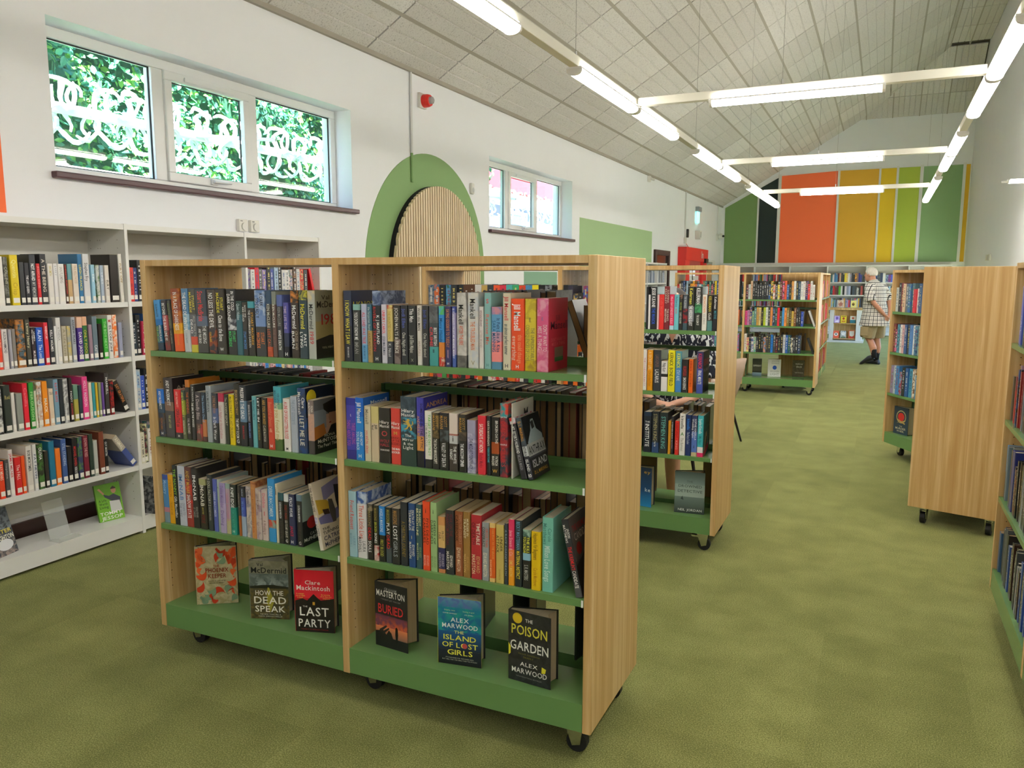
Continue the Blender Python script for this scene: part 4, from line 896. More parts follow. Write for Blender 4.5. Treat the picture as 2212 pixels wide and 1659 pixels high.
-0.9430 0.0330 0.177 0;353434;RELENTLESS/c83838/.2/.5/c;SIMON KERNICK/f0f0f0/.54/.92/c
-0.9070 0.0240 0.180 0;f0702a;KERNICK/c02820/.06/.36/c;WANTED MAN/b84818/.42/.82/c
-0.8650 0.0360 0.222 0;404068:.4,4a58a8;KERNICK/e8385a/.05/.42/c;FINAL MINUTE/ffffff/.45/.78/c
@D3 0.528
-1.1440 0.0440 0.224 0;2c3a50:.1,2a2e38;THE/f0f0f0/.22/.27/h;INSTITUTE/ffffff/.3/.86/c
-1.0980 0.0400 0.229 0;34383c:.75,38507a;STEPHEN KING/b0a878/.06/.7/c;Fairy Tale/f0f0f0/.73/.85/c
-1.0560 0.0450 0.227 0;343a3c;STEPHEN KING/70b8b0/.1/.88/c
-1.0080 0.0160 0.184 0;d89a30;
-0.9910 0.0120 0.209 0;33343a;STEPHEN KING/e8e8e8/.14/.6/c;ELEVATION/b8b0d0/.62/.85/c
-0.9710 0.0230 0.186 0;e43a34;FLIGHT-FIGHT/a01818/.06/.5/c;KING/f8a098/.58/.84/c
-0.9460 0.0320 0.228 0;f0ece8;kinsella/303030/.06/.36/c;The Burnout/a8a8a0/.58/.9/c;A/48883a/.42/.55/c
-0.9130 0.0300 0.223 0;2a3868;kinsella/3a90e8/.1/.36/c;The Party Crasher/c8d0e0/.42/.72/c
-0.8820 0.0310 0.222 0;3a4268:.4,5a78c0:.9,c8b890;SOPHIE KINSELLA/e8e8f0/.08/.6/R;Wedding Night/e8e8f0/.08/.55/L;i/2a2c30/.62/.9/c
-0.8500 0.0330 0.224 0;48b8c4:.76,f0ecec:.9,e83a70;Sophie Kinsella/e8f8f8/.08/.44/c;My Not/2a7a88/.5/.7/c
@W1 1.342
2.3550 0.0560 0.235 0;e8e4e0;Milly/484848/.12/.35/c
2.4120 0.0230 0.233 0;40423c~888880;COLLINS/b8b8a0/.2/.55/c
2.4460 0.0410 0.244 0;e0c825;Quentin/f4ec98/.1/.45/c;Crisp/c0a020/.55/.8/c
2.4910 0.0250 0.210 0;3c3e42
2.5170 0.0230 0.207 0;34343a;THE LAST QUEEN/f0f0f0/.3/.72/c
2.5420 0.0340 0.247 0;383c44;NOT AFRAID/ffffff/.18/.52/c;MY MEMOIR/c0c0c0/.55/.85/c
2.5770 0.0200 0.204 0;d82c34;JESSICA ENNIS/f08888/.06/.6/c
2.5990 0.0340 0.252 0;333438;A THE BEING/d8d0c0/.1/.75/c
2.6350 0.0300 0.205 0;e4e0dc;IAN SMITH/c8b868/.06/.3/c
2.6660 0.0220 0.206 0;e4e2e4;BARRY/a8b0b8/.06/.3/c
2.6890 0.0350 0.204 0;e8e6e4;IAN FLEMING/b0a8a8/.08/.48/c
2.7250 0.0150 0.203 0;4a2c24;ANDREW FLINTOFF/d83828/.02/.75/c
2.7420 0.0250 0.205 0;6aa0a8:.4,c8a878
2.7690 0.0320 0.206 0;e4d8cc;PAUL HOLLYWOOD/c0a080/.05/.5/c
2.8040 0.0260 0.257 0;2f74a8;LEIGH FRANCIS/e8d838/.22/.74/c
2.8330 0.0370 0.258 0;dcdce0;Stephen Fry/38383c/.18/.55/c
2.8760 0.0220 0.203 0;9ac8e0;Ellie/f0f8fc/.1/.6/c
2.9080 0.0210 0.202 0;c8ccc8~4a7a38;
2.9330 0.0220 0.200 0;a8b8cc;LINES/e0e8f0/.1/.6/c
2.9590 0.0270 0.201 0;e0d8d0;FURY/48402c/.4/.65/c
2.9910 0.0520 0.259 0;2a2522;
3.0490 0.0240 0.264 -1;e4e0d8;FURY OFF/a8884a/.2/.6/c
@W2 1.035
2.3240 0.0290 0.195 0;d8d0c8;
2.3550 0.0200 0.193 0;e84a30;LIFE/f8c0a8/.1/.6/c
2.3790 0.0280 0.194 0;e0dcdc;ALISON HAMMOND/484850/.06/.6/c
2.4100 0.0150 0.192 0;a8a8b4;
2.4270 0.0190 0.193 0;8a8480;
2.4480 0.0440 0.237 0;2e4048~b87838;HENRY VIII/5a7888/.1/.75/c
2.4940 0.0250 0.235 0;4a4a42;Lenny Henry/e0d8b0/.08/.6/c
2.5210 0.0240 0.194 0;33282c;JAMES/f0f0f0/.1/.35/R;PATTERSON/f0f0f0/.06/.42/L;MURDER/e8e0e0/.6/.9/c
2.5470 0.0360 0.193 0;2a5cc0;ALAN/e0e8f8/.06/.35/c;The Lost/e0e8f8/.45/.8/c
2.5890 0.0230 0.216 0;e03848;WHERE'S MY/f8e0e0/.08/.4/c
2.6150 0.0260 0.237 0;30343c;KELLY HOLMES/ffffff/.26/.72/c
2.6430 0.0130 0.195 0;e4e4e4;
2.6580 0.0270 0.237 0;dcdcdc;ATHENA/a8a8a8/.2/.5/c
2.6870 0.0270 0.192 0;b4ac98;A Life Lived/88806a/.08/.85/c
2.7160 0.0220 0.191 0;c8b878~a8a8a0;
2.7420 0.0250 0.237 0;a8aeb8;ANDREW PEARS/3c3c44/.06/.6/c
2.7710 0.0320 0.235 0;e0b8a0:.24,4a3088;DAVID JASON/ffffff/.34/.9/c
2.8050 0.0290 0.236 0;e0b090:.2,2f6a3c;ONLY FOOLS/d0c048/.3/.9/c
2.8370 0.0220 0.192 0;988090;
2.8610 0.0300 0.235 0;6a7c88;CASTO/f0f0f0/.66/.9/c
2.8940 0.0220 0.193 0;2c2624
2.9250 0.0290 0.219 0;3fae3c;THE BOY NEXT/a8e0a0/.06/.75/c
2.9570 0.0280 0.237 0;e8e6e4;ME/d02838/.06/.2/c;ELTON JOHN/282830/.24/.9/c
2.9880 0.0270 0.238 0;f0803a~f0e0d0;
3.0230 0.0230 0.194 0;9aa0bc;
@W3 0.722
2.2970 0.0540 0.222 0;c8c8c8~303030;LL/f0f0f0/.62/.75/c
2.3610 0.0340 0.235 0;38403c;Rod/c8b870/.1/.4/c
2.3970 0.0190 0.195 0;dcd8d4;
2.4210 0.0320 0.188 0;90948f;
2.4550 0.0270 0.234 0;e42c40;Camilla/f08090/.1/.5/c
2.4860 0.0260 0.234 0;3a9a40;FERGUSON/b8e0a0/.2/.8/c
2.5130 0.0140 0.190 0;e0dcc8;
2.5280 0.0260 0.232 0;d8d8d4~c89878;Collins/68686a/.1/.5/c
2.5570 0.0290 0.232 0;f0942a;MACK/f8f0e8/.38/.7/c
2.5900 0.0250 0.190 0;e4d0b8;SU/484038/.05/.2/c
2.6170 0.0270 0.235 0;7aa0b8;RAY MEARS/d84840/.08/.5/c
2.6470 0.0240 0.232 0;30343a;
2.6720 0.0260 0.232 0;8a8a8c~d8d8d8;
2.7010 0.0190 0.233 0;2a282a;PADDY/ffffff/.3/.55/c;McGUINNESS/c04040/.58/.85/c
2.7240 0.0280 0.194 0;6a9080:.4,b0a850;
2.7550 0.0200 0.188 0;34404c;
2.7780 0.0340 0.230 0;e84890;HOLLY MADISON/f8d8e8/.1/.7/c
2.8150 0.0190 0.195 0;e0d8c4;
2.8360 0.0180 0.192 0;3a98a0;
2.8550 0.0150 0.190 0;d8b838;
2.8730 0.0170 0.188 0;8a9870;
2.8910 0.0160 0.186 0;6a4a98;
2.9100 0.0260 0.236 0;403c3c;MANKELL/f0f0f0/.1/.5/c
2.9400 0.0250 0.191 0;28282a~b02828;
3.0320 0.0330 0.193 -22;282624;JUST GRATEFUL/d88a48/.1/.7/c
@W4 0.404
2.2630 0.0420 0.186 0;343030;
2.3070 0.0280 0.185 0;e8492c;RAY MEARS/f8d8c8/.08/.5/c
2.3380 0.0210 0.189 0;505054;Neptune/a8a8a8/.1/.5/c
2.3600 0.0230 0.234 0;e4dcdc;JAMES MILNER/d04050/.08/.6/c
2.3860 0.0310 0.191 0;d82c30;The FALL/f4e0d8/.2/.6/c
2.4200 0.0200 0.192 0;ec5a28;
2.4450 0.0310 0.237 0;dad6d0;BOB MORTIMER/404044/.1/.55/c
2.4810 0.0210 0.238 0;dcdcdc;PAT NEVIN/283868/.1/.85/c
2.5060 0.0310 0.235 0;34382f~4a7838;OLIVIA/f0f0f0/.08/.35/c
2.5400 0.0210 0.192 0;38342f;
2.5640 0.0320 0.238 0;2a7494;
2.5990 0.0300 0.193 0;ec7c30;
2.6330 0.0300 0.236 0;44609a;STILL STANDING/b8c8e0/.1/.6/c
2.6660 0.0250 0.191 0;2a282a;
2.6940 0.0280 0.232 0;26262a;MICHAEL OWEN/d83838/.2/.65/c;REBOOT/e0e0e0/.68/.85/c
2.7250 0.0280 0.230 0;3c4068~58804a;
2.7560 0.0320 0.231 0;782438;DOWN THE RED/d8a8a8/.06/.5/c
2.7920 0.0250 0.233 0;34443c;
2.8190 0.0260 0.195 0;b0b4b0;
2.8500 0.0320 0.236 0;784030;
2.8830 0.0240 0.190 0;222224;GUY MARTIN/f0f0f0/.08/.5/c
3.0550 0.0370 0.221 -35;b8b0a0:.45,4a5a98;ANIMAL/f0ecd8/.05/.4/c
@E1 1.199
3.9130 0.1050 0.229 0;88b0d0;
3.8420 0.0640 0.241 0;a898c8;C/f0f0f8/.7/.9/c
3.7330 0.1020 0.242 0;4a58c0;CALL/d0d8f0/.5/.8/c
3.6560 0.0640 0.166 0;a0c030;
@E1b 0.854
3.9150 0.0600 0.192 0;6a6050;
3.8130 0.0940 0.193 0;2c5060;
3.5720 0.2190 0.199 0;98303a:.3,b82c30;
3.4650 0.0940 0.247 0;a88898;
@E2 0.514
3.8280 0.1060 0.232 0;58a0d8:.5,404850;
3.7280 0.0910 0.234 0;6a7a88;
3.6500 0.0690 0.238 0;5a6870;
3.5590 0.0830 0.243 0;88908a;
3.4800 0.0710 0.239 0;4a4640;
3.3870 0.0860 0.245 0;3840a0;
3.2990 0.0770 0.248 0;2c3478;
@E3 0.198
3.8710 0.0680 0.176 0;3a5a80;
3.7530 0.1080 0.201 0;484848;
3.6450 0.0930 0.218 0;382f20;BULLSEYE/e8d030/.2/.5/c
3.5020 0.1300 0.229 0;34405a;
3.4210 0.0650 0.243 0;883838;
3.3170 0.0880 0.242 0;50555a;
3.1640 0.1410 0.228 0;221e1c;
'''
ALLTXT = set(BOOKS) | set('ABCDEFGHIJKLMNOPQRSTUVWXYZabcdefghijklmnopqrstuvwxyz0123456789&\'?.,-!')
load_glyphs(ALLTXT - set('\n\r\t;@~:'))

CN = [('black', '1c1c1e'), ('charcoal', '3b3b3e'), ('grey', '8c8f92'), ('pale grey', 'c0c4c8'), ('white', 'ebe8e4'), ('red', 'd62a2e'), ('maroon', '7c2834'), ('pink', 'e2608c'),
      ('orange', 'ee6a2a'), ('brown', '8a5636'), ('tan', 'c8a878'), ('cream', 'ddd2bc'), ('yellow', 'e4c828'), ('green', '4a9a48'), ('dark green', '2e4a3e'), ('mint', '8cc4b0'),
      ('teal', '2e8a90'), ('light blue', '8abcdc'), ('blue', '2e6ec8'), ('navy', '333a62'), ('purple', '5a44a0'), ('lilac', 'b0a4d0'), ('olive', '8a8a48'), ('slate', '4c5a68')]
CNL = [(n, [int(c[i:i + 2], 16) for i in (0, 2, 4)]) for n, c in CN]
def cname(h):
    c = [int(h[i:i + 2], 16) for i in (0, 2, 4)]
    return min(CNL, key=lambda q: sum((a - b) ** 2 * w_ for a, b, w_ in zip(c, q[1], (2, 4, 3))))[0]
ORD = 'first second third fourth fifth sixth seventh eighth ninth tenth eleventh twelfth thirteenth fourteenth fifteenth sixteenth seventeenth eighteenth nineteenth twentieth'.split()
ORD += ['twenty-' + o for o in ORD[:9]] + ['thirtieth'] + ['thirty-' + o for o in ORD[:9]]

def parse_bands(s):
    res = []
    for p in s.split(','):
        c, _, e = p.partition(':'); a, _, b = c.partition('~'); res.append((lin(a), lin(b) if b else lin(a), float(e) if e else 1.0, a))
    return res
def book_mesh(t, h, d, bands, hard):
    """spine at y=0 facing -y, front cover at +x, standing on z=0"""
    mb = MB(); c = .0022 if hard else .0009; r = min(.004, t * .3); x = t / 2; nseg = 3
    outp = [(x, d)] + [(x - r + r * math.cos(a), r - r * math.sin(a)) for a in [math.pi / 2 * k / nseg for k in range(nseg + 1)]] \
        + [(-x + r - r * math.sin(a), r - r * math.cos(a)) for a in [math.pi / 2 * k / nseg for k in range(nseg + 1)]] + [(-x, d)]
    inn = [(-x + c, d), (-x + c, c + .001), (x - c, c + .001), (x - c, d)]
    loop = outp + inn; n = len(loop); z1 = h
    zprev = h
    for ca_, cb_, e, _ in bands:
        zn = h * (1 - e)
        vs = [(u, v, zprev) for u, v in loop] + [(u, v, zn) for u, v in loop]
        fs = [(i, (i + 1) % n, (i + 1) % n + n, i + n) for i in range(n)]
        mb.add(vs, fs, ca_, cb_); zprev = zn
    m = len(outp)
    for z, (ca_, cb_, _, _) in ((h, bands[0]), (0, bands[-1])):
        vs = [(u, v, z) for u, v in loop]
        k2 = m // 2
        mb.add(vs, [tuple(range(0, k2)) + (n - 2, n - 1), tuple(range(k2 - 1, k2 + 1)) + (n - 3, n - 2), tuple(range(k2, m)) + (m, n - 3)], ca_, cb_)
    me = mb.mesh('book', M_BOOK, colors=True)
    i = .003 if hard else .0006
    pg = MB().box(-x + c * 1.02, x - c * 1.02, c + .0015, d - (.004 if hard else .0008), i, h - i).mesh('pages', M_PAGES)
    return me, pg
def circ_(a, b, r1, r2, n=12): return [(a + r1 * math.cos(2 * math.pi * i / n), b + r2 * math.sin(2 * math.pi * i / n)) for i in range(n)]
def spine_print(t, h, texts, sticker=False):
    mb = MB(); y = -.0005
    for tx in texts:
        if not tx: continue
        s, col, a, b, row = tx.rsplit('/', 4); a = float(a); b = float(b); zc = h * (1 - (a + b) / 2); ln = h * (b - a); c = lin(col)
        if row == 'p':                    # gold rampant beast emblem
            for k_, pl in enumerate((circ_(.05, .78, .2, .13), [(-.3, .7), (-.15, .62), (.1, .7), (.2, .3), (.3, .1), (.28, -.2), (-.05, -.1), (-.15, .3)], [(-.15, .45), (-.55, .62), (-.58, .52), (-.15, .3)], [(-.1, .2), (-.5, .2), (-.52, .1), (-.1, .05)], [(.0, -.1), (-.2, -.5), (-.45, -.6), (-.4, -.75), (-.05, -.6), (.15, -.15)], [(.15, -.1), (.35, -.5), (.25, -.8), (.45, -.8), (.5, -.45), (.32, -.05)], [(.3, .0), (.55, .2), (.5, .6), (.6, .65), (.68, .2), (.4, -.1)])):
                mb.add([(u * t * .55, y - .0001 * k_, zc + v * ln * .5) for u, v in pl], [tuple(range(len(pl)))], c)
        elif row == 'h': put_text(mb, s, t * .86, ln * .8, c, (0, y, zc), (1, 0, 0), (0, 0, 1), 1.2)
        else:
            gh = t * (.52 if row == 'c' else .34); ox = {'c': 0, 'R': t * .22, 'L': -t * .22}[row]
            if len(s) <= 3 and row == 'c': put_text(mb, s, t * .7, min(ln, t * .6), c, (0, y, zc), (1, 0, 0), (0, 0, 1), 1.0)
            else: put_text(mb, s, ln, min(gh, .026), c, (ox, y, zc), (0, 0, -1), (1, 0, 0))
    return mb
nbook = 0
def make_book(x, y, z, rz, t, h, bands, texts, label, group, d=None, lean=0, sticker=False, hard=None, origin_left=True):
    """x,y,z: foot of the spine centre; rz turns the whole book about z"""
    global nbook
    nbook += 1
    hard = (h > .222) if hard is None else hard
    d = d or (.13 if h < .2 else .152)
    bl = parse_bands(bands); me, pg = book_mesh(t, h, d, bl, hard)
    o = place('book', me, None, (x, y, z), (0, R(lean), rz)); tag(o, label, 'book', group)
    place('pages', pg, o)
    pr = spine_print(t, h, texts)
    if pr.v: pr.build('title', M_PRINT, o, colors=True, recalc=False)['kind'] = 'stuff'
    if sticker and t > .012: MB().box(-t * .38, t * .38, -.0008, 0, .012, .036).build('spine_label', M_STICKER, o)
    return o
SH = {}
for ln_ in BOOKS.strip().split('\n'):
    if ln_[0] == '@': cur = ln_[1:].split(); SH[cur[0]] = (float(cur[1]), []); continue
    SH[cur[0]][1].append(ln_)
DISP = 'bookcase with six display books'
INFO = {'A1': ('window end', 'top shelf', DISP), 'A2': ('centre upright', 'top shelf', DISP), 'B1': ('window end', 'second shelf', DISP), 'B2': ('centre upright', 'second shelf', DISP),
        'C1': ('window end', 'third shelf', DISP), 'C2': ('centre upright', 'third shelf', DISP),
        'D1': ('centre upright', 'top shelf', 'bookcase before the seated person'), 'D2': ('centre upright', 'second shelf', 'bookcase before the seated person'), 'D3': ('centre upright', 'third shelf', 'bookcase before the seated person'),
        'W1': ('outer upright', 'top shelf', 'white wall shelving'), 'W2': ('outer upright', 'second shelf', 'white wall shelving'), 'W3': ('outer upright', 'third shelf', 'white wall shelving'), 'W4': ('outer upright', 'fourth shelf', 'white wall shelving'),
        'E1': ('far end', 'top shelf', 'right-hand wall bookcase'), 'E1b': ('far end', 'second shelf', 'right-hand wall bookcase'), 'E2': ('far end', 'third shelf', 'right-hand wall bookcase'), 'E3': ('far end', 'base', 'right-hand wall bookcase')}
LAST = {}
for sid, (z0, rows_) in SH.items():
    ref, shf, cs = INFO[sid]; used = []
    grp = 'books on the %s of the %s, %s bay' % (shf, cs, 'aisle' if sid[0] in 'ABCD' and sid[-1] == '2' and sid[0] != 'D' else 'one')
    grp = 'books on the %s of the %s' % (shf, cs)
    ycur = 3.942; prev_end = -9
    for i, ln_ in enumerate(rows_):
        head, bands, *texts = ln_.split(';'); a, t, h, lean = map(float, head.split())
        t = max(.011, t - .0014)
        if sid in ('A1', 'B1', 'C1'): a = max(a, X1 + PT + .001 + h * math.sin(R(abs(lean))))
        if lean == 0 or abs(lean) < 5: a = max(a, prev_end + .0006)
        prev_end = a + t if lean > -5 else -9
        if sid in ('A2', 'B2', 'C2'): a = max(a, X1 + (CW - PT) / 2 + PT + .0012)
        if sid[0] == 'E': z0 = {'E1': SHELF[0], 'E1b': SHELF[1], 'E2': SHELF[2], 'E3': BASE}[sid]
        bn = cname(max(parse_bands(bands), key=lambda q: 1)[3]); bl = parse_bands(bands)
        big = max(zip(bl, [0] + [q[2] for q in bl]), key=lambda q: q[0][2] - q[1])[0][3]; bn = cname(big)
        tx = next((q for q in texts if q), None); tcn = cname(tx.rsplit('/', 4)[1]) if tx else None
        lab = '%s book%s, %s from %s, %s, %s' % (bn, (' with ' + tcn + ' lettering') if tcn else ' with plain spine', ORD[i], ref, shf, cs)
        if len(lab.replace('-', ' ').split()) > 16: lab = '%s book%s, %s from %s, %s, %s' % (bn, (', ' + tcn + ' lettering') if tcn else '', ORD[i], ref, shf, cs)
        if len(lab.replace('-', ' ').split()) > 16: lab = '%s book, %s from %s, %s, %s' % (bn, ORD[i], ref, shf, cs)
        if sid[0] in 'ABC': o = make_book(a + t / 2, 2.1 + .014 + rnd.uniform(0, .004), z0 + .0004, 0, t, h, bands, texts, lab, grp, lean=lean)
        elif sid[0] == 'D': o = make_book(a + t / 2, Y2 + .014 + rnd.uniform(0, .004), z0 + .0004, 0, t, h, bands, texts, lab, grp, lean=lean)
        elif sid[0] == 'W':
            o = make_book(XW - .012 - rnd.uniform(0, .006), a + t / 2, z0 + .0004, math.pi / 2, t, h, bands, texts, lab, grp, sticker=True, lean=lean)
            if sid == 'W4' and lean < -20: o.location.z += .0
        else:
            t = .027 + .016 * rnd.random(); ycur -= t + .0012
            o = make_book(.513 + .012 + rnd.uniform(0, .02), ycur + t / 2, z0 + .0004, -math.pi / 2, t, h, bands, texts, lab, grp)
        if lean:                        # a leaning book pivots on its lower corner
            th = R(abs(lean)); o.location.z += (t / 2) * math.sin(th)
        LAST[(sid, i)] = (o, t, h, .13 if h < .2 else .152)
# ------------------------------------------------------------------ printed front covers of row-end books (front cover is the +x face)
def cover_print(o, t, h, d, items):
    """items: ('t', text, hex, z0, z1, y0, y1) fractions of height from top / of depth from spine; ('p', hex, [(y,z)...]); ('r', hex, z0, z1, y0, y1)"""
    mb = MB(); x = t / 2 + .0006; k = 0
    for it in items:
        k += 1; xx = x + .00012 * k
        if it[0] == 't':
            _, s, c, a, b, y0, y1 = it
            put_text(mb, s, d * (y1 - y0), h * (b - a) * .8, lin(c), (xx, d * (y0 + y1) / 2, h * (1 - (a + b) / 2)), (0, 1, 0), (0, 0, 1))
        elif it[0] == 'r':
            _, c, a, b, y0, y1 = it
            mb.add([(xx, d * y0, h * (1 - b)), (xx, d * y1, h * (1 - b)), (xx, d * y1, h * (1 - a)), (xx, d * y0, h * (1 - a))], [(0, 1, 2, 3)], lin(c))
        else:
            mb.add([(xx, d * u, h * (1 - v)) for u, v in it[2]], [tuple(range(len(it[2])))], lin(it[1]))
    return mb.build('cover_print', M_PRINT, o, colors=True, recalc=False)
def circ(cy, cz, ry, rz, n=18): return [(cy + ry * math.cos(2 * math.pi * i / n), cz + rz * math.sin(2 * math.pi * i / n)) for i in range(n)]
def last(sid): return LAST[(sid, len(SH[sid][1]) - 1)]
cover_print(*last('A1'), [('r', '9a9a86', 0, .45, 0, 1), ('r', 'a8996a', .45, .72, 0, 1), ('p', '2c2824', [(0, .72), (.5, .66), (1, .7), (1, 1), (0, 1)]), ('t', 'Val', '26241f', .06, .14, .22, .5), ('t', 'McDermid', '26241f', .14, .26, .06, .98),
                          ('t', '1989', 'b02c2c', .32, .52, .2, .95), ('p', '2a2622', [(.42, .66), (.6, .69), (.64, .71), (.5, .7)]), ('t', 'YOU\'LL WISH IT WAS FICTION', 'c8c0a8', .82, .86, .2, .95)])
cover_print(*last('A2'), [('r', 'c22f45', 0, 1, 0, 1), ('t', 'Jill', '8a2038', .22, .32, .2, .7), ('t', 'Mansell', '471a38', .3, .44, .1, .98), ('t', 'DON\'T WANT TO', 'd8606a', .54, .6, .12, .88), ('t', 'MISS A THING', 'd8606a', .6, .66, .15, .85),
                          ('r', '8d7468', .68, .86, .3, .75), ('r', '3a7040', .82, .88, .3, .75)])
o_, t_, h_, d_ = last('B1')
cover_print(o_, t_, h_, d_, [('r', '6d7078', 0, .3, 0, 1), ('r', '8e96a2', .2, .55, 0, .5), ('p', 'b86f36', [(0, .5), (.4, .46), (.5, .7), (0, .74)]), ('p', '1c1816', [(.38, .1), (.9, .03), (1, .1), (1, .32), (.62, .3), (.4, .2)]), ('p', 'b98c78', [(.62, .28), (.98, .28), (.98, .5), (.85, .55), (.66, .48), (.6, .38)]),
                             ('p', '882028', [(.62, .46), (.7, .45), (.7, .47), (.63, .485)]), ('p', '221e1e', [(0, .74), (.55, .66), (.7, .52), (1, .5), (1, 1), (0, 1)]),
                             ('t', 'FIONA', 'd8cfc0', .66, .73, .4, .85), ('t', 'McINTOSH', 'ece6da', .73, .82, .12, .98), ('t', 'The Pearl Thief', 'ece6da', .83, .91, .1, .98)])
cover_print(*LAST[('B1', len(SH['B1'][1]) - 2)], [('r', '162238', 0, .45, 0, 1), ('p', 'e6d233', circ(.2, .15, .17, .12)), ('t', 'Clare', '5a98b8', .16, .24, .42, .9)])
cover_print(*last('B2'), [('r', '1c2024', 0, .5, 0, 1), ('p', '9fb0b8', [(.1, .42), (.35, .25), (.45, .08), (.6, .08), (.68, .25), (.95, .36), (.95, .46), (.1, .46)]), ('p', '23282c', [(.42, .12), (.58, .1), (.6, .22), (.45, .24)]), ('r', 'b4b6b6', .44, .64, 0, 1), ('r', '4a4c58', .64, .67, 0, 1), ('r', '26262c', .67, 1, 0, 1),
                          ('t', 'ANTHRAX', '24282c', .46, .63, .05, .97), ('t', 'ISLAND', 'dcdce0', .69, .84, .12, .95), ('t', 'D. L. MARSHALL', 'd8a040', .87, .94, .12, .9)])
cover_print(*last('C1'), [('r', 'd9ccb6', 0, 1, 0, 1), ('p', '8a86b0', [(.3, .1), (.95, .02), (.98, .2), (.6, .26), (.3, .32)]), ('p', 'c9a53c', [(.02, .25), (.4, .3), (.6, .45), (.05, .48)]), ('p', '7a78a8', [(.02, .52), (.95, .45), (.97, .58), (.5, .66), (.05, .62)]), ('p', '55504c', [(.46, .3), (.6, .32), (.66, .5), (.62, .66), (.5, .66), (.44, .48)]),
                          ('p', '1e1f2c', [(.74, .12), (.92, .14), (.96, .4), (.9, .62), (.78, .6), (.72, .36)]), ('p', '3a2c26', [(.2, .42), (.42, .44), (.44, .52), (.24, .5)]), ('t', 'THE', '2c2624', .68, .73, .08, .35), ('t', 'TURNING TIDE', '2c2624', .73, .79, .08, .97), ('t', 'CATRIONA', '2f2a48', .8, .88, .08, .97), ('t', 'McPHERSON', '2f2a48', .89, .97, .08, .97)])
cover_print(*LAST[('C1', len(SH['C1'][1]) - 2)], [('r', '8fa09a', 0, .52, 0, 1), ('r', '1c1d1f', .52, 1, 0, 1), ('p', 'c02a2a', circ(.4, .58, .22, .12)), ('t', 'CATRIONA', 'b8b8b0', .76, .83, .3, .98), ('t', 'McPHERSON', 'e0ded8', .84, .93, .05, .98)])
cover_print(*last('C2'), [('r', '5a5658', 0, .55, 0, 1), ('p', '1d1b1c', [(0, .6), (.3, .55), (1, .4), (1, 1), (0, 1)]), ('t', 'THE KREMLIN\'S', 'a82a2c', .1, .2, .1, .98), ('t', 'CANDIDATE', 'cfc8bc', .2, .32, .15, .98), ('p', '98241f', circ(.28, .42, .14, .08))])
cover_print(*last('D2'), [('r', '2c3038', 0, 1, 0, 1), ('t', 'KERNICK', 'c83048', .16, .36, .06, .96), ('t', 'FINAL MINUTE', '9a9c9c', .4, .5, .06, .96), ('p', '121416', [(.4, .55), (.62, .52), (.7, .95), (.35, .95)])])
cover_print(*last('D3'), [('r', '2a6c6a', 0, 1, 0, 1), ('p', 'c8a888', [(.1, .95), (.4, .45), (.55, .42), (.62, .6), (.5, .95)]), ('p', '1a1416', [(.3, .85), (.48, .55), (.6, .55), (.55, .85)]), ('p', 'c83a58', [(0, .9), (.8, .72), (.9, .85), (.3, 1), (0, 1)]), ('t', 'Sophie', '16494c', .16, .28, .12, .8), ('t', 'Kinsella', '16494c', .3, .42, .1, .95)])
cover_print(*LAST[('B2', 7)], [('r', '32308a', 0, 1, 0, 1), ('t', 'ANDREA', 'd8a060', .07, .16, .1, .95)])
cover_print(*LAST[('B2', 1)], [('r', '1f62b8', 0, 1, 0, 1), ('t', 'Mansell', 'e8f0f0', .06, .14, .2, .98)])
cover_print(*LAST[('A2', 0)], [('r', '2a3050', 0, 1, 0, 1), ('t', 'I KNOW', 'd8d040', .14, .26, .06, .98)])
cover_print(*LAST[('B1', 1)], [('r', '2a2426', 0, 1, 0, 1), ('t', 'ANDY', 'a89a88', .12, .22, .1, .9)])

# letter divider on the second shelf
dv = empty('shelf_divider', (-.990, 2.112, .8714)); tag(dv, 'white letter divider marked M standing beside the leaning books', 'divider')
MB().box(-.0012, .0012, 0, .158, 0, .232).build('panel', mat('divider_white', 'd9d5cc', .5), dv)
mb = MB(); put_text(mb, 'M', .03, .034, lin('1a1a1c'), (.0016, .10, .19), (0, 1, 0), (0, 0, 1)); mb.build('letter', M_PRINT, dv, colors=True, recalc=False)

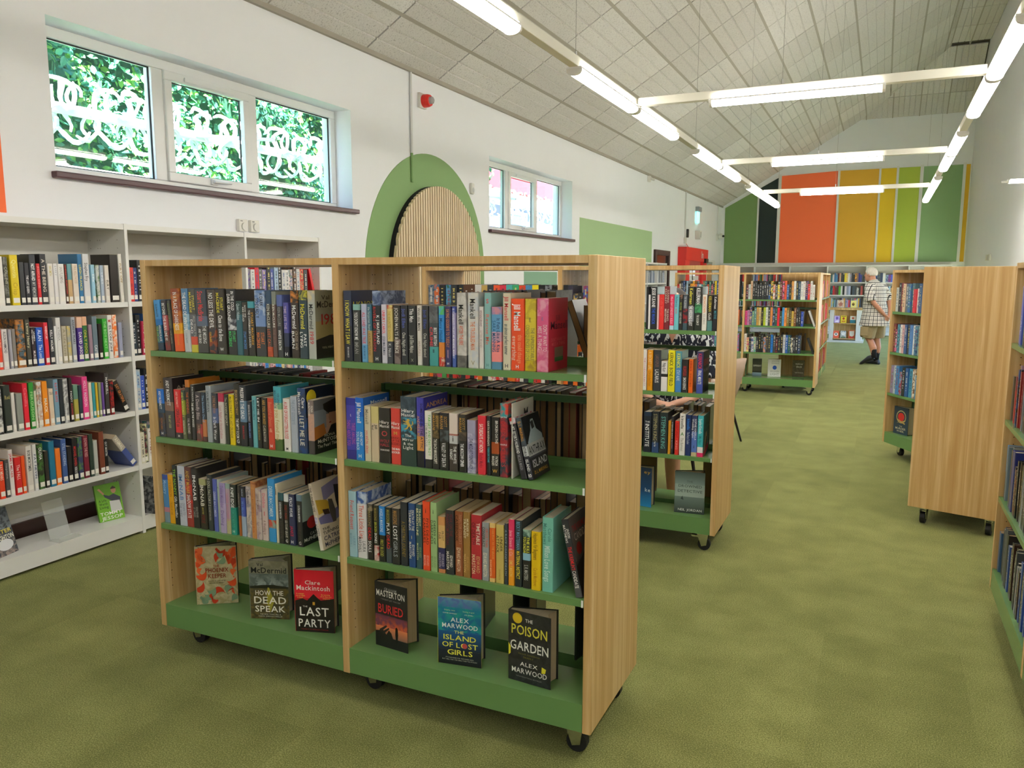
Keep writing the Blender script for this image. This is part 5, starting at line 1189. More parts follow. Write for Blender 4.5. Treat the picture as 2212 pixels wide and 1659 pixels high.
# ------------------------------------------------------------------ books on display, stood slightly open
def display_book(name, label, loc, rz, w, h, th, opening, art, spine='3a3836', group='books stood upright on display', back='2a2a2a', tilt=0, t0=None):
    """front cover from x=0 (spine) to x=w facing -y; back cover opened by `opening` degrees behind it"""
    o = empty('book', loc, rz); tag(o, label, 'book', group); o.rotation_euler = (tilt, 0, rz)
    c = .002; a = R(opening); bx, by = math.cos(a), math.sin(a); t0 = t0 or max(.012, th * .5)
    MB().box(0, w, 0, c, 0, h, lin(spine), lin(spine)).build('front_cover', M_BOOK, o, colors=True)
    MB().prism([(0, t0), (w * bx, t0 + w * by), (w * bx - c * by, t0 + w * by + c * bx), (-c * by, t0 + c)], 0, h, 'z', lin(back)).build('back_cover', M_BOOK, o, colors=True)
    MB().box(-.0015, .001, .0, t0 + .002, 0, h, lin(spine), lin(spine)).build('spine', M_BOOK, o, colors=True)
    MB().prism([(.002, c), (w - .006, c), (w - .006 - .3 * (1 - bx), c + .35 * (t0 + w * by)), ((w - .006) * bx, t0 + (w - .006) * by - .001), (.002, t0 - .001)], .003, h - .003, 'z').build('pages', M_PAGES, o)
    mb = MB(); k = 0
    for it in art:
        k += 1; y = -.0004 - .00012 * k
        if it[0] == 't':
            _, s, cc, z0, z1, x0, x1 = it
            put_text(mb, s, w * (x1 - x0), h * (z1 - z0) * .82, lin(cc), (w * (x0 + x1) / 2, y, h * (1 - (z0 + z1) / 2)), (1, 0, 0), (0, 0, 1), 2.2)
        elif it[0] == 'g':
            _, c0, c1, z0, z1 = it[:5]; n = 6
            A, B = lin(c0), lin(c1); vs, fs = [], []
            m_ = it[5] if len(it) > 5 else None
            for i in range(n + 1):
                z = h * (1 - (z0 + (z1 - z0) * i / n)); q = [p + (r_ - p) * i / n for p, r_ in zip(A, B)]
                b0 = len(mb.v); mb.add([(0, y, z), (w, y, z)], [], tuple(q), lin(m_) if m_ else None)
                if i: mb.f.append((b0 - 2, b0 - 1, b0 + 1, b0)); mb.m.append(0)
        else:
            mb.add([(w * u, y, h * (1 - v)) for u, v in it[2]], [tuple(range(len(it[2])))], lin(it[1]), lin(it[3]) if len(it) > 3 else None)
    mb.build('cover_print', M_BOOK if any(i[0] == 'g' for i in art) else M_PRINT, o, colors=True, recalc=False)
    return o
zb_ = BASE + .0005
flames = []
for k in range(34):
    q = random.Random(k * 7 + 3); cx, cy = (q.uniform(.04, .96), q.choice([q.uniform(.03, .28), q.uniform(.66, .97)])) if k % 2 else (q.choice([q.uniform(.02, .16), q.uniform(.84, .98)]), q.uniform(.05, .95))
    an = q.uniform(0, 6.28); L_ = q.uniform(.14, .3); pts = []
    for i in range(9):
        t = i / 8; r_ = .042 * math.sin(math.pi * t) + .006; bx_ = cx + math.cos(an + 1.6 * t) * L_ * (t - .5) * 1.5; by_ = cy + math.sin(an + 1.6 * t) * L_ * (t - .5)
        pts.append((bx_, by_, r_))
    poly = [(min(.99, max(.01, x + r_ * .7)), min(.99, max(.01, y + r_))) for x, y, r_ in pts] + [(min(.99, max(.01, x - r_ * .7)), min(.99, max(.01, y - r_))) for x, y, r_ in reversed(pts)]
    flames.append(('p', ['e2512a', 'c93c22', 'e96a3a', '7f9a7c'][k % 4], poly))
display_book('book', 'cream display book with orange-red bird pattern next to the window end panel', (-2.376, 2.146, zb_), R(33.4), .156, .236, .03, 22,
             [('g', 'b9a984', 'a59a6c', 0, 1, 'c4b894')] + flames + [('t', 'THE', '9a3a22', .31, .36, .43, .58), ('t', 'PHOENIX', '8e3322', .36, .45, .24, .8), ('t', 'KEEPER', '8e3322', .46, .55, .3, .74), ('t', 'FALLING IN LOVE NEVER', '3c3630', .58, .605, .3, .72), ('t', 'BURNED SO BRIGHT', '3c3630', .615, .64, .33, .69)], spine='b7a88a', back='2b2825')
display_book('book', 'display book with stormy grey moorland cover and white capitals, second from window end', (-2.096, 2.143, zb_), R(20.5), .150, .228, .045, 24,
             [('g', '75705a', '80806c', 0, .22, '8a8672'), ('g', '66706c', '9aa7a6', .22, .44, '586462'), ('g', '4c4a38', '3a3422', .44, 1, '6a5a30'), ('p', '24261f', [(0, .44), (.3, .42), (.6, .41), (1, .44), (1, .47), (0, .48)]), ('p', 'a39a36', [(.46, .46), (.5, .46), (.62, .7), (.5, .9), (.42, .7)]),
              ('t', 'Val', '23262a', .03, .1, .2, .36), ('t', 'McDermid', '23262a', .1, .22, .05, .96), ('t', 'HOW THE', 'ece8dc', .5, .6, .14, .86), ('t', 'DEAD', 'f4f0e6', .6, .75, .1, .93), ('t', 'SPEAK', 'f4f0e6', .76, .89, .12, .9), ('t', 'THE NEW TONY HILL &', 'c8c2ae', .905, .935, .24, .78), ('t', 'CAROL JORDAN THRILLER', 'c8c2ae', .94, .97, .2, .82)], spine='8c8e8c', back='1d1e1f')
display_book('book', 'red and black display book with a dark hut, beside the centre upright', (-1.869, 2.13, zb_), R(17.2), .148, .234, .03, 18,
             [('g', 'd3102c', 'e8243c', 0, .45), ('p', '211b1b', [(0, .5), (.2, .46), (.35, .5), (.48, .40), (.66, .48), (.85, .46), (1, .44), (1, 1), (0, 1)]), ('p', '151316', [(.3, .5), (.48, .38), (.68, .5), (.68, .57), (.3, .57)]), ('p', 'e0a83a', [(.45, .51), (.51, .51), (.51, .56), (.45, .56)]),
              ('t', 'Clare', 'f6e6e0', .155, .235, .27, .66), ('t', 'Mackintosh', 'f6e6e0', .235, .33, .05, .9), ('t', 'At midnight', 'f0d060', .37, .395, .03, .24), ('t', 'one of them', 'f0d060', .4, .425, .03, .26), ('t', 'is dead', 'f0d060', .43, .455, .07, .2), ('t', 'By morning', 'f0d060', .37, .395, .68, .9), ('t', 'all of them are', 'f0d060', .4, .425, .66, .94), ('t', 'suspects', 'f0d060', .43, .455, .72, .9),
              ('t', 'THE', 'e6e4e0', .57, .6, .2, .32), ('t', 'LAST', 'f4f2ee', .575, .75, .12, .86), ('t', 'PARTY', 'f4f2ee', .77, .93, .08, .9), ('t', 'THE FIRST DC MORGAN THRILLER', 'a02a32', .945, .965, .14, .84)], spine='c01028', back='1a1414')
display_book('book', 'black display book with red capitals over a sunset, first past centre upright', (-1.543, 2.167, zb_), R(-5.3), .140, .234, .03, 33,
             [('g', '27262a', '2d2a2c', 0, .5), ('g', '5e2f48', 'e2683c', .5, .68, '74405a'), ('g', 'e88a5a', '8a6658', .68, .84), ('p', '1d1c1f', [(0, .77), (.25, .74), (.34, .8), (.42, .72), (.5, .76), (.56, .86), (1, .9), (1, 1), (0, 1)]), ('p', '17161a', [(.63, .66), (.67, .64), (.7, .67), (.71, .76), (.69, .88), (.64, .88), (.62, .76)]), ('p', '2a2528', [(.12, .74), (.34, .65), (.37, .67), (.16, .78)]), ('p', '2a2528', [(.22, .76), (.42, .68), (.44, .7), (.25, .8)]),
              ('t', 'GRAHAM', 'a4a2a0', .06, .12, .3, .68), ('t', 'MASTERTON', 'f0eee8', .1, .22, .05, .93), ('r_', '000000', [(0, 0)]) if 0 else ('t', 'I WON\'T LET YOU GO', 'a09c98', .24, .265, .2, .8), ('t', 'BURIED', 'e0333a', .31, .48, .1, .88)], spine='202024', back='15151a')
display_book('book', 'blue display book with yellow island title, middle one past centre upright', (-1.279, 2.148, zb_), R(8.7), .153, .232, .03, 20,
             [('g', '6f9fc0', '1c83a8', 0, .14, '5a78b8'), ('g', '1c83a8', '155a98', .14, .5, '1c9a9a'), ('g', '155a98', '1a2438', .5, .78), ('g', '1a2438', '17181c', .78, 1), ('t', 'Gripping, tense', 'c8e8b0', .17, .195, .15, .4), ('t', 'SOPHIE HANNAH', 'f0f0e8', .22, .24, .12, .44), ('t', 'Stunning, so good', 'c8e8b0', .17, .195, .58, .84), ('t', 'LISA JEWELL', 'f0f0e8', .22, .24, .62, .82),
              ('t', 'ALEX', 'f2f4f4', .28, .36, .3, .72), ('t', 'MARWOOD', 'f2f4f4', .37, .455, .1, .92), ('t', 'THE', 'f0ee80', .475, .53, .38, .6), ('t', 'ISLAND', 'f0ec5a', .54, .635, .13, .88), ('t', 'OF LOST', 'f0ec5a', .65, .745, .1, .92), ('p', 'c84a4e', circ(.62, .7, .06, .04)), ('t', 'GIRLS', 'f0ec5a', .76, .855, .22, .8), ('t', 'IT\'S PARADISE FOR THE SUPER RICH', 'c8c8b8', .885, .905, .18, .82), ('t', 'BUT HELL FOR THE GIRLS THEY\'VE STOLEN', 'c8c8b8', .915, .935, .1, .9)], spine='e0e03a', back='16171a')
display_book('book', 'black display book with yellow and white title and round yellow sticker', (-1.019, 2.152, zb_), R(-4.5), .150, .235, .042, 20,
             [('g', '26272a', '232326', 0, 1, '323236'), ('p', 'e0bf2c', circ(.21, .1, .115, .075)), ('t', 'THE', 'e8e8e4', .08, .14, .4, .58), ('t', 'POISON', 'dfd54c', .17, .34, .07, .92), ('t', 'GARDEN', 'f0f0ec', .40, .56, .04, .95), ('t', 'VULGAR, DANGEROUS', '7e7a34', .58, .605, .23, .75), ('t', 'DEADLY', '7e7a34', .62, .65, .36, .6), ('p', 'e4da3c', [(0, .47), (.05, .52), (.05, .62), (0, .65)]), ('p', 'e4da3c', [(.8, .71), (.9, .73), (.88, .79), (.79, .8)]), ('t', 'ALEX', 'ecece8', .7, .77, .28, .7), ('t', 'MARWOOD', 'ecece8', .79, .88, .08, .92), ('t', 'THE INTERNATIONAL BESTSELLER', '8a8a86', .91, .93, .18, .8)], spine='27282b', back='1c1c1e')
display_book('book', 'misty grey-green display cover on the base of the bookcase before the seated person', (-.969, 4.178, zb_), R(5.3), .16, .232, .03, 20,
             [('g', '4b5a56', '7f9490', 0, .3), ('g', '93a6a0', '9fb0a8', .3, .6), ('g', '6f827c', '37403e', .6, 1), ('t', 'THE', '5a6a66', .2, .26, .4, .6), ('t', 'DROWNED', '4a5a56', .3, .38, .12, .9), ('t', 'DETECTIVE', '4a5a56', .42, .5, .1, .92), ('p', '3a4846', [(.2, .66), (.26, .58), (.3, .68)]), ('t', 'NEIL JORDAN', 'dfe4e0', .88, .95, .12, .92)], spine='4b5a56', back='2a3230')
display_book('book', 'night-blue starry display cover partly hidden beside the big end panel', (-1.26, 4.228, zb_), R(-9), .155, .225, .03, 18,
             [('g', '27354e', '1f4a78', 0, .6), ('g', '1f4a78', '2f8ac8', .6, 1), ('t', 'ey', 'c8a048', .06, .16, .7, .95), ('t', 'ke', 'e0e8f0', .5, .62, .75, .95)], spine='27354e', back='1c2230')
g3 = 'display covers on the bookcase near the beige chair'
display_book('book', 'dark display cover with pale capitals, leftmost on the base near the beige chair' if 0 else 'dark green display cover next to the centre upright near the beige chair', (-1.49, 10.642, zb_), R(2), .116, .226, .03, 25, [('g', '3a4038', '4a4a3c', 0, .7), ('g', '7f96a8', '5a6c80', .8, 1), ('t', 'DIFFERENT', 'e0e0d8', .34, .46, .08, .95)], spine='2b2d2a', group=g3)
display_book('book', 'white display cover with blue emblem, middle one near the beige chair', (-1.296, 10.646, zb_), R(8.4), .16, .228, .03, 25, [('g', 'dfe0e0', 'e6e6e4', 0, 1), ('t', 'JOANNE', 'a8aaa8', .06, .16, .28, .86), ('t', 'HARRIS', 'a8aaa8', .18, .28, .28, .86), ('p', '2458c0', circ(.52, .48, .16, .12)), ('t', 'BROKEN', 'b0b2b0', .64, .74, .2, .86), ('t', 'LIGHT', 'a0a2a2', .78, .93, .2, .86)], spine='d8d8d8', group=g3)
display_book('book', 'mottled brown display cover next to the aisle end panel near the beige chair', (-1.002, 10.765, zb_), R(-2.8), .145, .214, .03, 25, [('g', '4a4a3a', '5a5040', 0, 1, '6a6048'), ('t', 'below', 'e4e0d4', .14, .26, .26, .86), ('t', 'deck', 'e4e0d4', .3, .44, .3, .8), ('t', 'Sophie Hardcastle', 'c8c0b0', .68, .78, .2, .9)], spine='3c3a30', group=g3)
display_book('book', 'dark blue upright display cover with red round emblem beside the plain panel', (.15, 7.19, zb_), R(-50), .16, .226, .03, 18, [('g', '2c3a48', '30465a', 0, 1), ('p', 'b8a878', circ(.5, .36, .34, .24)), ('p', '2c3a48', circ(.5, .36, .29, .2)), ('p', 'd82a2c', circ(.5, .36, .22, .15)), ('p', 'c8a860', [(.2, .6), (.26, .58), (.8, .46), (.8, .5)]), ('p', 'c8a860', [(.2, .48), (.2, .44), (.8, .58), (.76, .62)]), ('t', 'THE', 'd8ccb0', .68, .73, .4, .6), ('t', 'MURDER', 'd8ccb0', .74, .84, .14, .86), ('t', 'WHEEL', 'd8ccb0', .85, .93, .24, .76)], spine='26323c')
# face-out books and clear stands on the white shelving's base
display_book('book', 'bright green display book with a pointing man on white shelving', (-3.930, 2.899, .1006), R(78.2), .142, .212, .02, 12,
             [('g', '6fae2a', '7cbc34', 0, 1), ('p', '3e4450', [(.3, .28), (.52, .34), (.7, .3), (.95, .42), (.92, .62), (.62, .5), (.34, .36)]), ('p', 'd8d8d8', [(.5, .48), (.9, .5), (.95, .78), (.5, .78)]), ('p', 'd8a080', circ(.72, .2, .1, .09)), ('p', '3a2a20', [(.62, .14), (.72, .09), (.82, .14), (.82, .17), (.62, .17)]), ('p', 'd8a080', [(.1, .12), (.18, .1), (.34, .26), (.3, .3)]),
              ('t', 'A Life', '28401a', .4, .48, .08, .38), ('t', 'Worth', '28401a', .49, .57, .08, .4), ('t', 'Living', '28401a', .58, .66, .08, .42), ('t', 'TOMMY', 'f6f6f2', .74, .85, .05, .9), ('t', 'JESSOP', 'f6f6f2', .86, .97, .08, .92)], spine='5a9420', back='e0e0e0', tilt=R(-14))
display_book('book', 'display book with a racing photograph and yellow capitals at the white shelving\'s outer end', (-3.862, 2.262, .1006), R(106), .16, .235, .02, 12,
             [('g', '4a5058', '7a8288', 0, .5, '22262a'), ('g', '5a5a60', '9a8a80', .5, 1, '30343c'), ('t', 'PETER', 'e6d23a', .44, .54, .3, .95), ('t', 'HOUGHTON', 'f0f0e0', .56, .68, .1, .98), ('p', 'd8d8dc', circ(.6, .78, .3, .12))], spine='3a3e44', back='d8d8d8', tilt=R(-14))
M_ACR = mat('clear_acrylic', 'dfe4e2', .12, spec=.5); t_, N_, L_, b_ = nodes_of(M_ACR); b_.inputs['Alpha'].default_value = .28
st = empty('acrylic_stand', (-3.90, 2.64, .1004), R(4)); tag(st, 'empty clear acrylic book stand on the white shelving base', 'book stand')
MB().box(-.002, .075, -.07, .07, 0, .003).box(.072, .075, -.07, .07, 0, .025).build('foot', M_ACR, st)
MB().prism([(-.002, 0), (.001, 0), (-.05, .2), (-.053, .2)], -.06, .06, 'y').build('back_rest', M_ACR, st)

# ------------------------------------------------------------------ every other book too small or hidden to pick apart singly
PAL = ['26282c', '33353a', '2c3040', '3a3a3c', '1f2226', 'dcdad6', 'e6e4e0', 'c8ccd0', '8a9098', '2a4a80', '3a68b0', '6a9ac8', '9ab8d0', 'b82c30', 'd83a34', '7a2a34', 'e07030', 'e8a030', 'e6cc30', '4a8a48', '2e6a58', '3a8a90', '6a4a90', 'a890c0', 'd85a88', '8a6040', 'c8a878', '555a60', '40484e', 'c0b8a8']
ALLB = MB(); REAR = False
PAGEC = [lin(c) for c in ('d8cdb4', 'cdbf9f', 'e2dac8', 'c6b48e')]
def sbook(M_, t, h, d, col, mark=None, hard=False, col2=None, sticker=False):
    """box book appended to the shared mesh through matrix M_ (spine foot centre, spine towards local -y)"""
    x = t / 2; c = .0018; loop = [(x, d), (x, 0), (-x, 0), (-x, d), (-x + c, d), (-x + c, c), (x - c, c), (x - c, d)]; n = 8
    vs = [M_ @ Vector((u, v, z)) for z in (0, h) for u, v in loop]
    fs = [(i, (i + 1) % n, (i + 1) % n + n, i + n) for i in range(n)] + [(8, 15, 14, 9), (9, 14, 13, 10), (10, 13, 12, 11)]
    ALLB.add(vs, fs, col, col2)
    i = .004 if hard else .001; pc = rnd.choice(PAGEC)
    vs = [M_ @ Vector((u, v, z)) for z in (i, h - i) for u, v in ((-x + c, c), (x - c, c), (x - c, d - i), (-x + c, d - i))]
    ALLB.add(vs, [(0, 3, 2, 1), (4, 5, 6, 7), (0, 1, 5, 4), (1, 2, 6, 5), (2, 3, 7, 6), (3, 0, 4, 7)], lin(rnd.choice(('8a6c48', '7a5c3c', '9c7c54', 'b49a72'))) if REAR else pc)  # rear page edges browner: shade behind the shelves put into the colour
    lum = sum(col) / 3
    if mark:
        tc = rnd.choice([(.85, .85, .82), (.8, .66, .2), (.75, .75, .75)] if lum < .25 else [(.03, .03, .04), (.3, .04, .05), (.05, .1, .3)])
        a = .06 + rnd.random() * .08
        while a < .8:                       # broken print down the spine
            ln = rnd.uniform(.010, .03)
            if rnd.random() < .75:
                ww = x * rnd.uniform(.22, .42); vs = [M_ @ Vector((u, -.0008, h * (1 - z))) for u, z in ((-ww, a), (ww, a), (ww, a + ln * .8), (-ww, a + ln * .8))]
                ALLB.add(vs, [(0, 1, 2, 3)], tc)
            a += ln + (.006 if rnd.random() < .8 else .06)
    if sticker:
        vs = [M_ @ Vector((u, -.0009, z)) for u, z in ((-x * .7, .012), (x * .7, .012), (x * .7, .036), (-x * .7, .036))]; ALLB.add(vs, [(0, 1, 2, 3)], lin('ece9e2'))
def frame(x, y, z, rz, lean=0): return Matrix.Translation((x, y, z)) @ Matrix.Rotation(rz, 4, 'Z') @ Matrix.Rotation(lean, 4, 'Y')
def srow(case_m, x0, x1, z, side=0, fill=1.0, pal=PAL, mark=True, talls=.5, sticker=False, seq=None, hmax=.234, dmax=.15, lean_end=True):
    """fill one shelf in the case's own frame; side 0 = front, 1 = rear"""
    global REAR
    REAR = side == 1; x = x0; end = x0 + (x1 - x0) * fill; k = 0
    while True:
        t = rnd.uniform(.017, .036); 
        if seq: 
            if k >= len(seq): break
            c = seq[k]; t = (end - x0) / len(seq) - .001
        else: c = rnd.choice(pal)
        if x + t > end + 1e-4: break
        h = hmax - rnd.uniform(0, .006) if rnd.random() < talls else .192 - rnd.uniform(-.004, .008)
        h = min(h, hmax)
        d = dmax if h > .21 else .13
        if side == 0: m = Matrix.Translation((x + t / 2, .014 + rnd.uniform(0, .012), z + .0006))
        else: m = Matrix.Translation((x + t / 2, CD_ - .014 - rnd.uniform(0, .012), z + .0006)) @ Matrix.Rotation(math.pi, 4, 'Z')
        sbook(case_m @ m, t, h, d, lin(c), mark, h > .22, lin(rnd.choice(pal)) if rnd.random() < .25 else None, sticker)
        x += t + .0012; k += 1
    if lean_end and not seq and x + .1 < x1 and rnd.random() < .8:
        m = Matrix.Translation((x + .085, .016 if side == 0 else CD_ - .016, z + .006)) @ Matrix.Rotation(math.pi if side else 0, 4, 'Z') @ Matrix.Rotation(R(-20 if not side else 20), 4, 'Y')
        sbook(case_m @ m, .022, .205, .135, lin(rnd.choice(pal)), mark)
def cm(o): return Matrix.LocRotScale(o.location, o.rotation_euler, None)
BW = (CW - PT) / 2 - PT; XB0 = PT + .004; XB1 = (CW - PT) / 2 + PT + .004
DARK = ['26282c', '1f2226', '2c2a28', '33302c', '26303a', '3a2420', '8a2024', '44484c', '26282c', '1c1e22']
# rear side of the six-display bookcase (seen from behind, page edges towards us)
M1 = cm(case1)
for b0 in (XB0, XB1):
    srow(M1, b0 + (.36 if b0 == XB1 else .3), b0 + BW - .01, SHELF[0], 1, .0 if b0 == XB0 else .62, DARK)
    srow(M1, b0 + .02, b0 + BW - .01, SHELF[1], 1, .97, DARK, talls=.75)
    srow(M1, b0 + .02, b0 + BW - .01, SHELF[2], 1, .9, DARK, talls=.45)
srow(M1, XB1 + .72, XB1 + BW - .012, SHELF[0], 1, 1, ['33302c', 'cfc8b8', '3a2a20'], talls=.3)
for bx_ in (.42, .62, 1.12, 1.33, 1.56):      # covers stood on the rear tray
    sbook(M1 @ Matrix.Translation((bx_ + .12, CD_ - .03, BASE)) @ Matrix.Rotation(R(90 + 100), 4, 'Z'), .028, .232, .15, lin('17181b'), None, True)
    sbook(M1 @ Matrix.Translation((bx_ + .125, CD_ - .09, BASE)) @ Matrix.Rotation(R(90 + 80), 4, 'Z'), .006, .232, .15, lin('2c3a34'), None, True)
# second bookcase: left bay, and its rear
M2 = cm(case2)
P2 = ['3a5a78', '4a7898', '1c2228', '5a9ac8', '30343a', '22262c', '5a3a28', '5a3a28', 'd8d6d2', 'c8a860', '3a4248', 'ee5a30', 'd82a4a', '48b0b0', '3aa870', 'e84a30', '4a8ab8', 'e8d428', '202022', '1c1c1e', 'f0dc20']
srow(M2, XB0, XB0 + BW - .01, SHELF[0], 0, 1, seq=P2, talls=1, lean_end=False)
srow(M2, XB1, XB1 + .34, SHELF[0], 0, 1, seq=['28282e', '3a3848', 'd8b868', '3a3834', '9a3840', '26262a', '33353a', 'e0ded8', 'd84a40', '40485a', '22262a', '3a3a40'], talls=.6, lean_end=False)
srow(M2, XB0, XB0 + BW - .01, SHELF[1], 0, .96, ['d8352c', 'e87028', 'd84038', '2a2a2e', '30323a', '26262a', 'dcdad4', '40444a', 'c84868', '4a9a50'])
srow(M2, XB1, XB1 + .43, SHELF[1], 0, .98, ['d8352c', '2a2a2e', '30323a', '26262a', 'dcdad4', 'e87028'])
srow(M2, XB0, XB0 + BW - .01, SHELF[2], 0, .94); srow(M2, XB1, XB1 + .45, SHELF[2], 0, .98)
for b0 in (XB0, XB1):
    srow(M2, b0 + .05, b0 + BW - .03, SHELF[0], 1, .7 if b0 == XB0 else .3, DARK); srow(M2, b0 + .02, b0 + (BW if b0 == XB0 else .48) - .02, SHELF[1], 1, .93, DARK, talls=.8); srow(M2, b0 + .02, b0 + BW - .02, SHELF[2], 1, .95, DARK, talls=.6)
sbook(M2 @ Matrix.Translation((1.31, CD_ - .05, BASE)) @ Matrix.Rotation(R(185), 4, 'Z') @ Matrix.Rotation(0, 4, 'Y'), .12, .235, .02, lin('2a221e'))
sbook(M2 @ Matrix.Translation((1.71, CD_ - .05, BASE)) @ Matrix.Rotation(R(175), 4, 'Z'), .12, .235, .02, lin('8a2a20'))
# third bookcase
M3 = cm(case3)
S3 = [['30363c', 'b8c8c4', 'c8a888', '2c2e30', '26282a', '303236', '26282c', '33363a', '2a2c30', '2e3238', '3a3c40', '2a2c2e', 'd8d8d8', '383a40', 'ecd82a', '6a3830', '26282c', 'e0603a', '3a68a8', '303438', 'd89a48', 'dcdcd8', '36383c', '2e4a60', 'e0ded8', 'd8d4d0', '282a2c', 'a83a38', 'd8d8d8', 'e0e0dc', 'dcc848'],
      ['d84a90', 'b87aa8', '2a2a80', '6a9a88', '5a8a8a', 'c89a48', 'e0c888', '30343a', 'b8c828', 'e0e0d8', '44484e', 'd88a48', '26282c', '2e5a50', 'e02c38', '3a4a40', '4a98d8', 'e89048', '8a7838', '403830', 'c8a848', '8a5a30', '33353a', '26282c', '2c4ab0', 'e0dedc'],
      ['e0dcd8', 'ece088', '2a2c30', 'e4e2de', '38a0a0', '2c3038', '26282c', '30343c', 'e08838', '3a3c44', '303238', '2878d0', '44484e', '26282c', '26303c', '2c2e34', 'd0d0d0', '3060b0', '2c4a80', '26282c', '3a3e48', '2e3036', '3a3c44', 'e0e0e0']]
for z, s, fl_ in zip(SHELF, S3, (1, .86, .84)):
    srow(M3, XB1, XB1 + BW - .012, z, 0, fl_, seq=s, talls=.55, lean_end=False); srow(M3, XB0, XB0 + BW - .01, z, 0, .97)
    for b0 in (XB0, XB1): srow(M3, b0 + .02, b0 + BW - .02, z, 1, .85, DARK)
for z in SHELF[1:]:
    sbook(M3 @ Matrix.Translation((XB1 + .845, .016, z + .004)) @ Matrix.Rotation(R(-21), 4, 'Y'), .022, .21, .135, lin('c8c8c8' if z > .6 else '2a2c30'))
M4 = cm(case4)
for z, pal in zip(SHELF + (BASE,), (['e86a30', 'e8c040', 'd8382c', '8a6aa0', 'e04a28'], ['d82c28', 'e02a2a', 'b82020', 'e86a50'], ['e07028', 'e8902a', 'a82828', 'c83030'], ['c83a30', 'e04a28', '2c3a50'])):
    for b0 in (XB0, XB1): srow(M4, b0, b0 + BW - .01, z, 0, .96, pal)
# single bookcase beside the plain panel, and the bookcase along the wall
M6 = cm(case6); B6 = (CW - PT) / 2 - PT
S6 = [['d8dcd8', '30343c', '8a3a48', 'e8c8a8', '6a7078', '58808a', '5a7a84', 'd83a48', 'e0d8d8', '44608a', 'e8e0e0', '38383c', '5a9ab0'], ['8a4a50', '2a2c30', '5aa8b8', 'e4e2e0', 'd8a8a8', '3a5a90', '44484c', '5a8ac8', 'e8e8e8', '6a9ab0', '90a8a0', 'c8d0d0', '3a98c8', 'd8d0c8'], ['90a0b0', 'c8d0d8', '4a8ac8', '8ab8d8', '26282c', '3060a0', '4a9ac0', 'e8e0d0', '3a88b0', 'd8b858', '2a3038']]
for z, s in zip(SHELF, S6):
    srow(M6, PT + .004, PT + B6 * .55, z, 0, 1, seq=s, talls=.7, lean_end=False); srow(M6, PT + B6 * .56, PT + B6 - .01, z, 0, .95); srow(M6, PT + .03, PT + B6 - .02, z, 1, .9)
M5 = cm(case5)
for z in SHELF: srow(M5, PT + .01, PT + B6 - .02, z, 0, .9); srow(M5, PT + .01, PT + B6 - .02, z, 1, .9)
M7 = cm(case7)
for z, sid in zip(SHELF + (BASE,), ('E1', 'E1b', 'E2', 'E3')):
    n_ = len(SH[sid][1]); y_end = min(LAST[(sid, i)][0].location.y - LAST[(sid, i)][1] / 2 for i in range(n_))
    srow(M7, 3.973 - y_end + .002, XB0 + BW - .01, z, 0, .97, DARK + ['8a9098', '3a58a0']); srow(M7, XB1, XB1 + BW - .01, z, 0, .9, DARK + ['8a9098', '3a58a0', 'c8c8c8'])
# white shelving: remaining bays
def wframe(y): return Matrix.Translation((XW, y, 0)) @ Matrix.Rotation(math.pi / 2, 4, 'Z')
for z, seq in zip((1.342, 1.035, .722, .404), (['d84038', '33407a', '2a2c30', '26282c'], ['2c3c48', '22262a', 'b83050', '5a6a78'], ['b8bcc0', '3a58b8', '26282c', '909498'], ['d8d4c0', 'c8c8a0', 'e0dcd8', 'c8b8d0'])):
    srow(wframe(3.115), 0, .115, z, 0, 1, seq=seq, talls=.4, sticker=True, lean_end=False); srow(wframe(3.235), 0, .74, z, 0, .97, PAL, sticker=True, talls=.4)
srow(wframe(4.02), 0, .68, 1.342, 0, .95, seq=['909894', 'dcdcdc', 'd82c38', '6a6c70', '5a58a8', '303236', '4a58a0', 'a8c0d8', '2c3038', 'd8d8d8', 'e4e0dc', 'd8c0c0', '3a3c40', 'c8c8c8', 'e03a38', '4a4e54', '8a9098'], talls=.6, lean_end=False)
sbook(wframe(4.02) @ Matrix.Translation((.685, .016, 1.348)) @ Matrix.Rotation(R(-14), 4, 'Y'), .022, .2, .13, lin('d81820'))
for z, f_ in ((1.035, .96), (.722, .9), (.404, .8)): srow(wframe(4.02), 0, .72, z, 0, f_, ['e4e2de', 'd8d8dc', '3a88d8', 'd85a88', '8a9098', 'd8a8b0', '3a4870', 'e8d8a8', 'd83a34'], sticker=True, talls=.4)
sbook(Matrix.Translation((XW - .05, 3.14, .101)) @ Matrix.Rotation(R(10), 4, 'Z') @ Matrix.Rotation(R(-8), 4, 'X'), .15, .22, .02, lin('33363a'), None, False, lin('8a8c8c'))
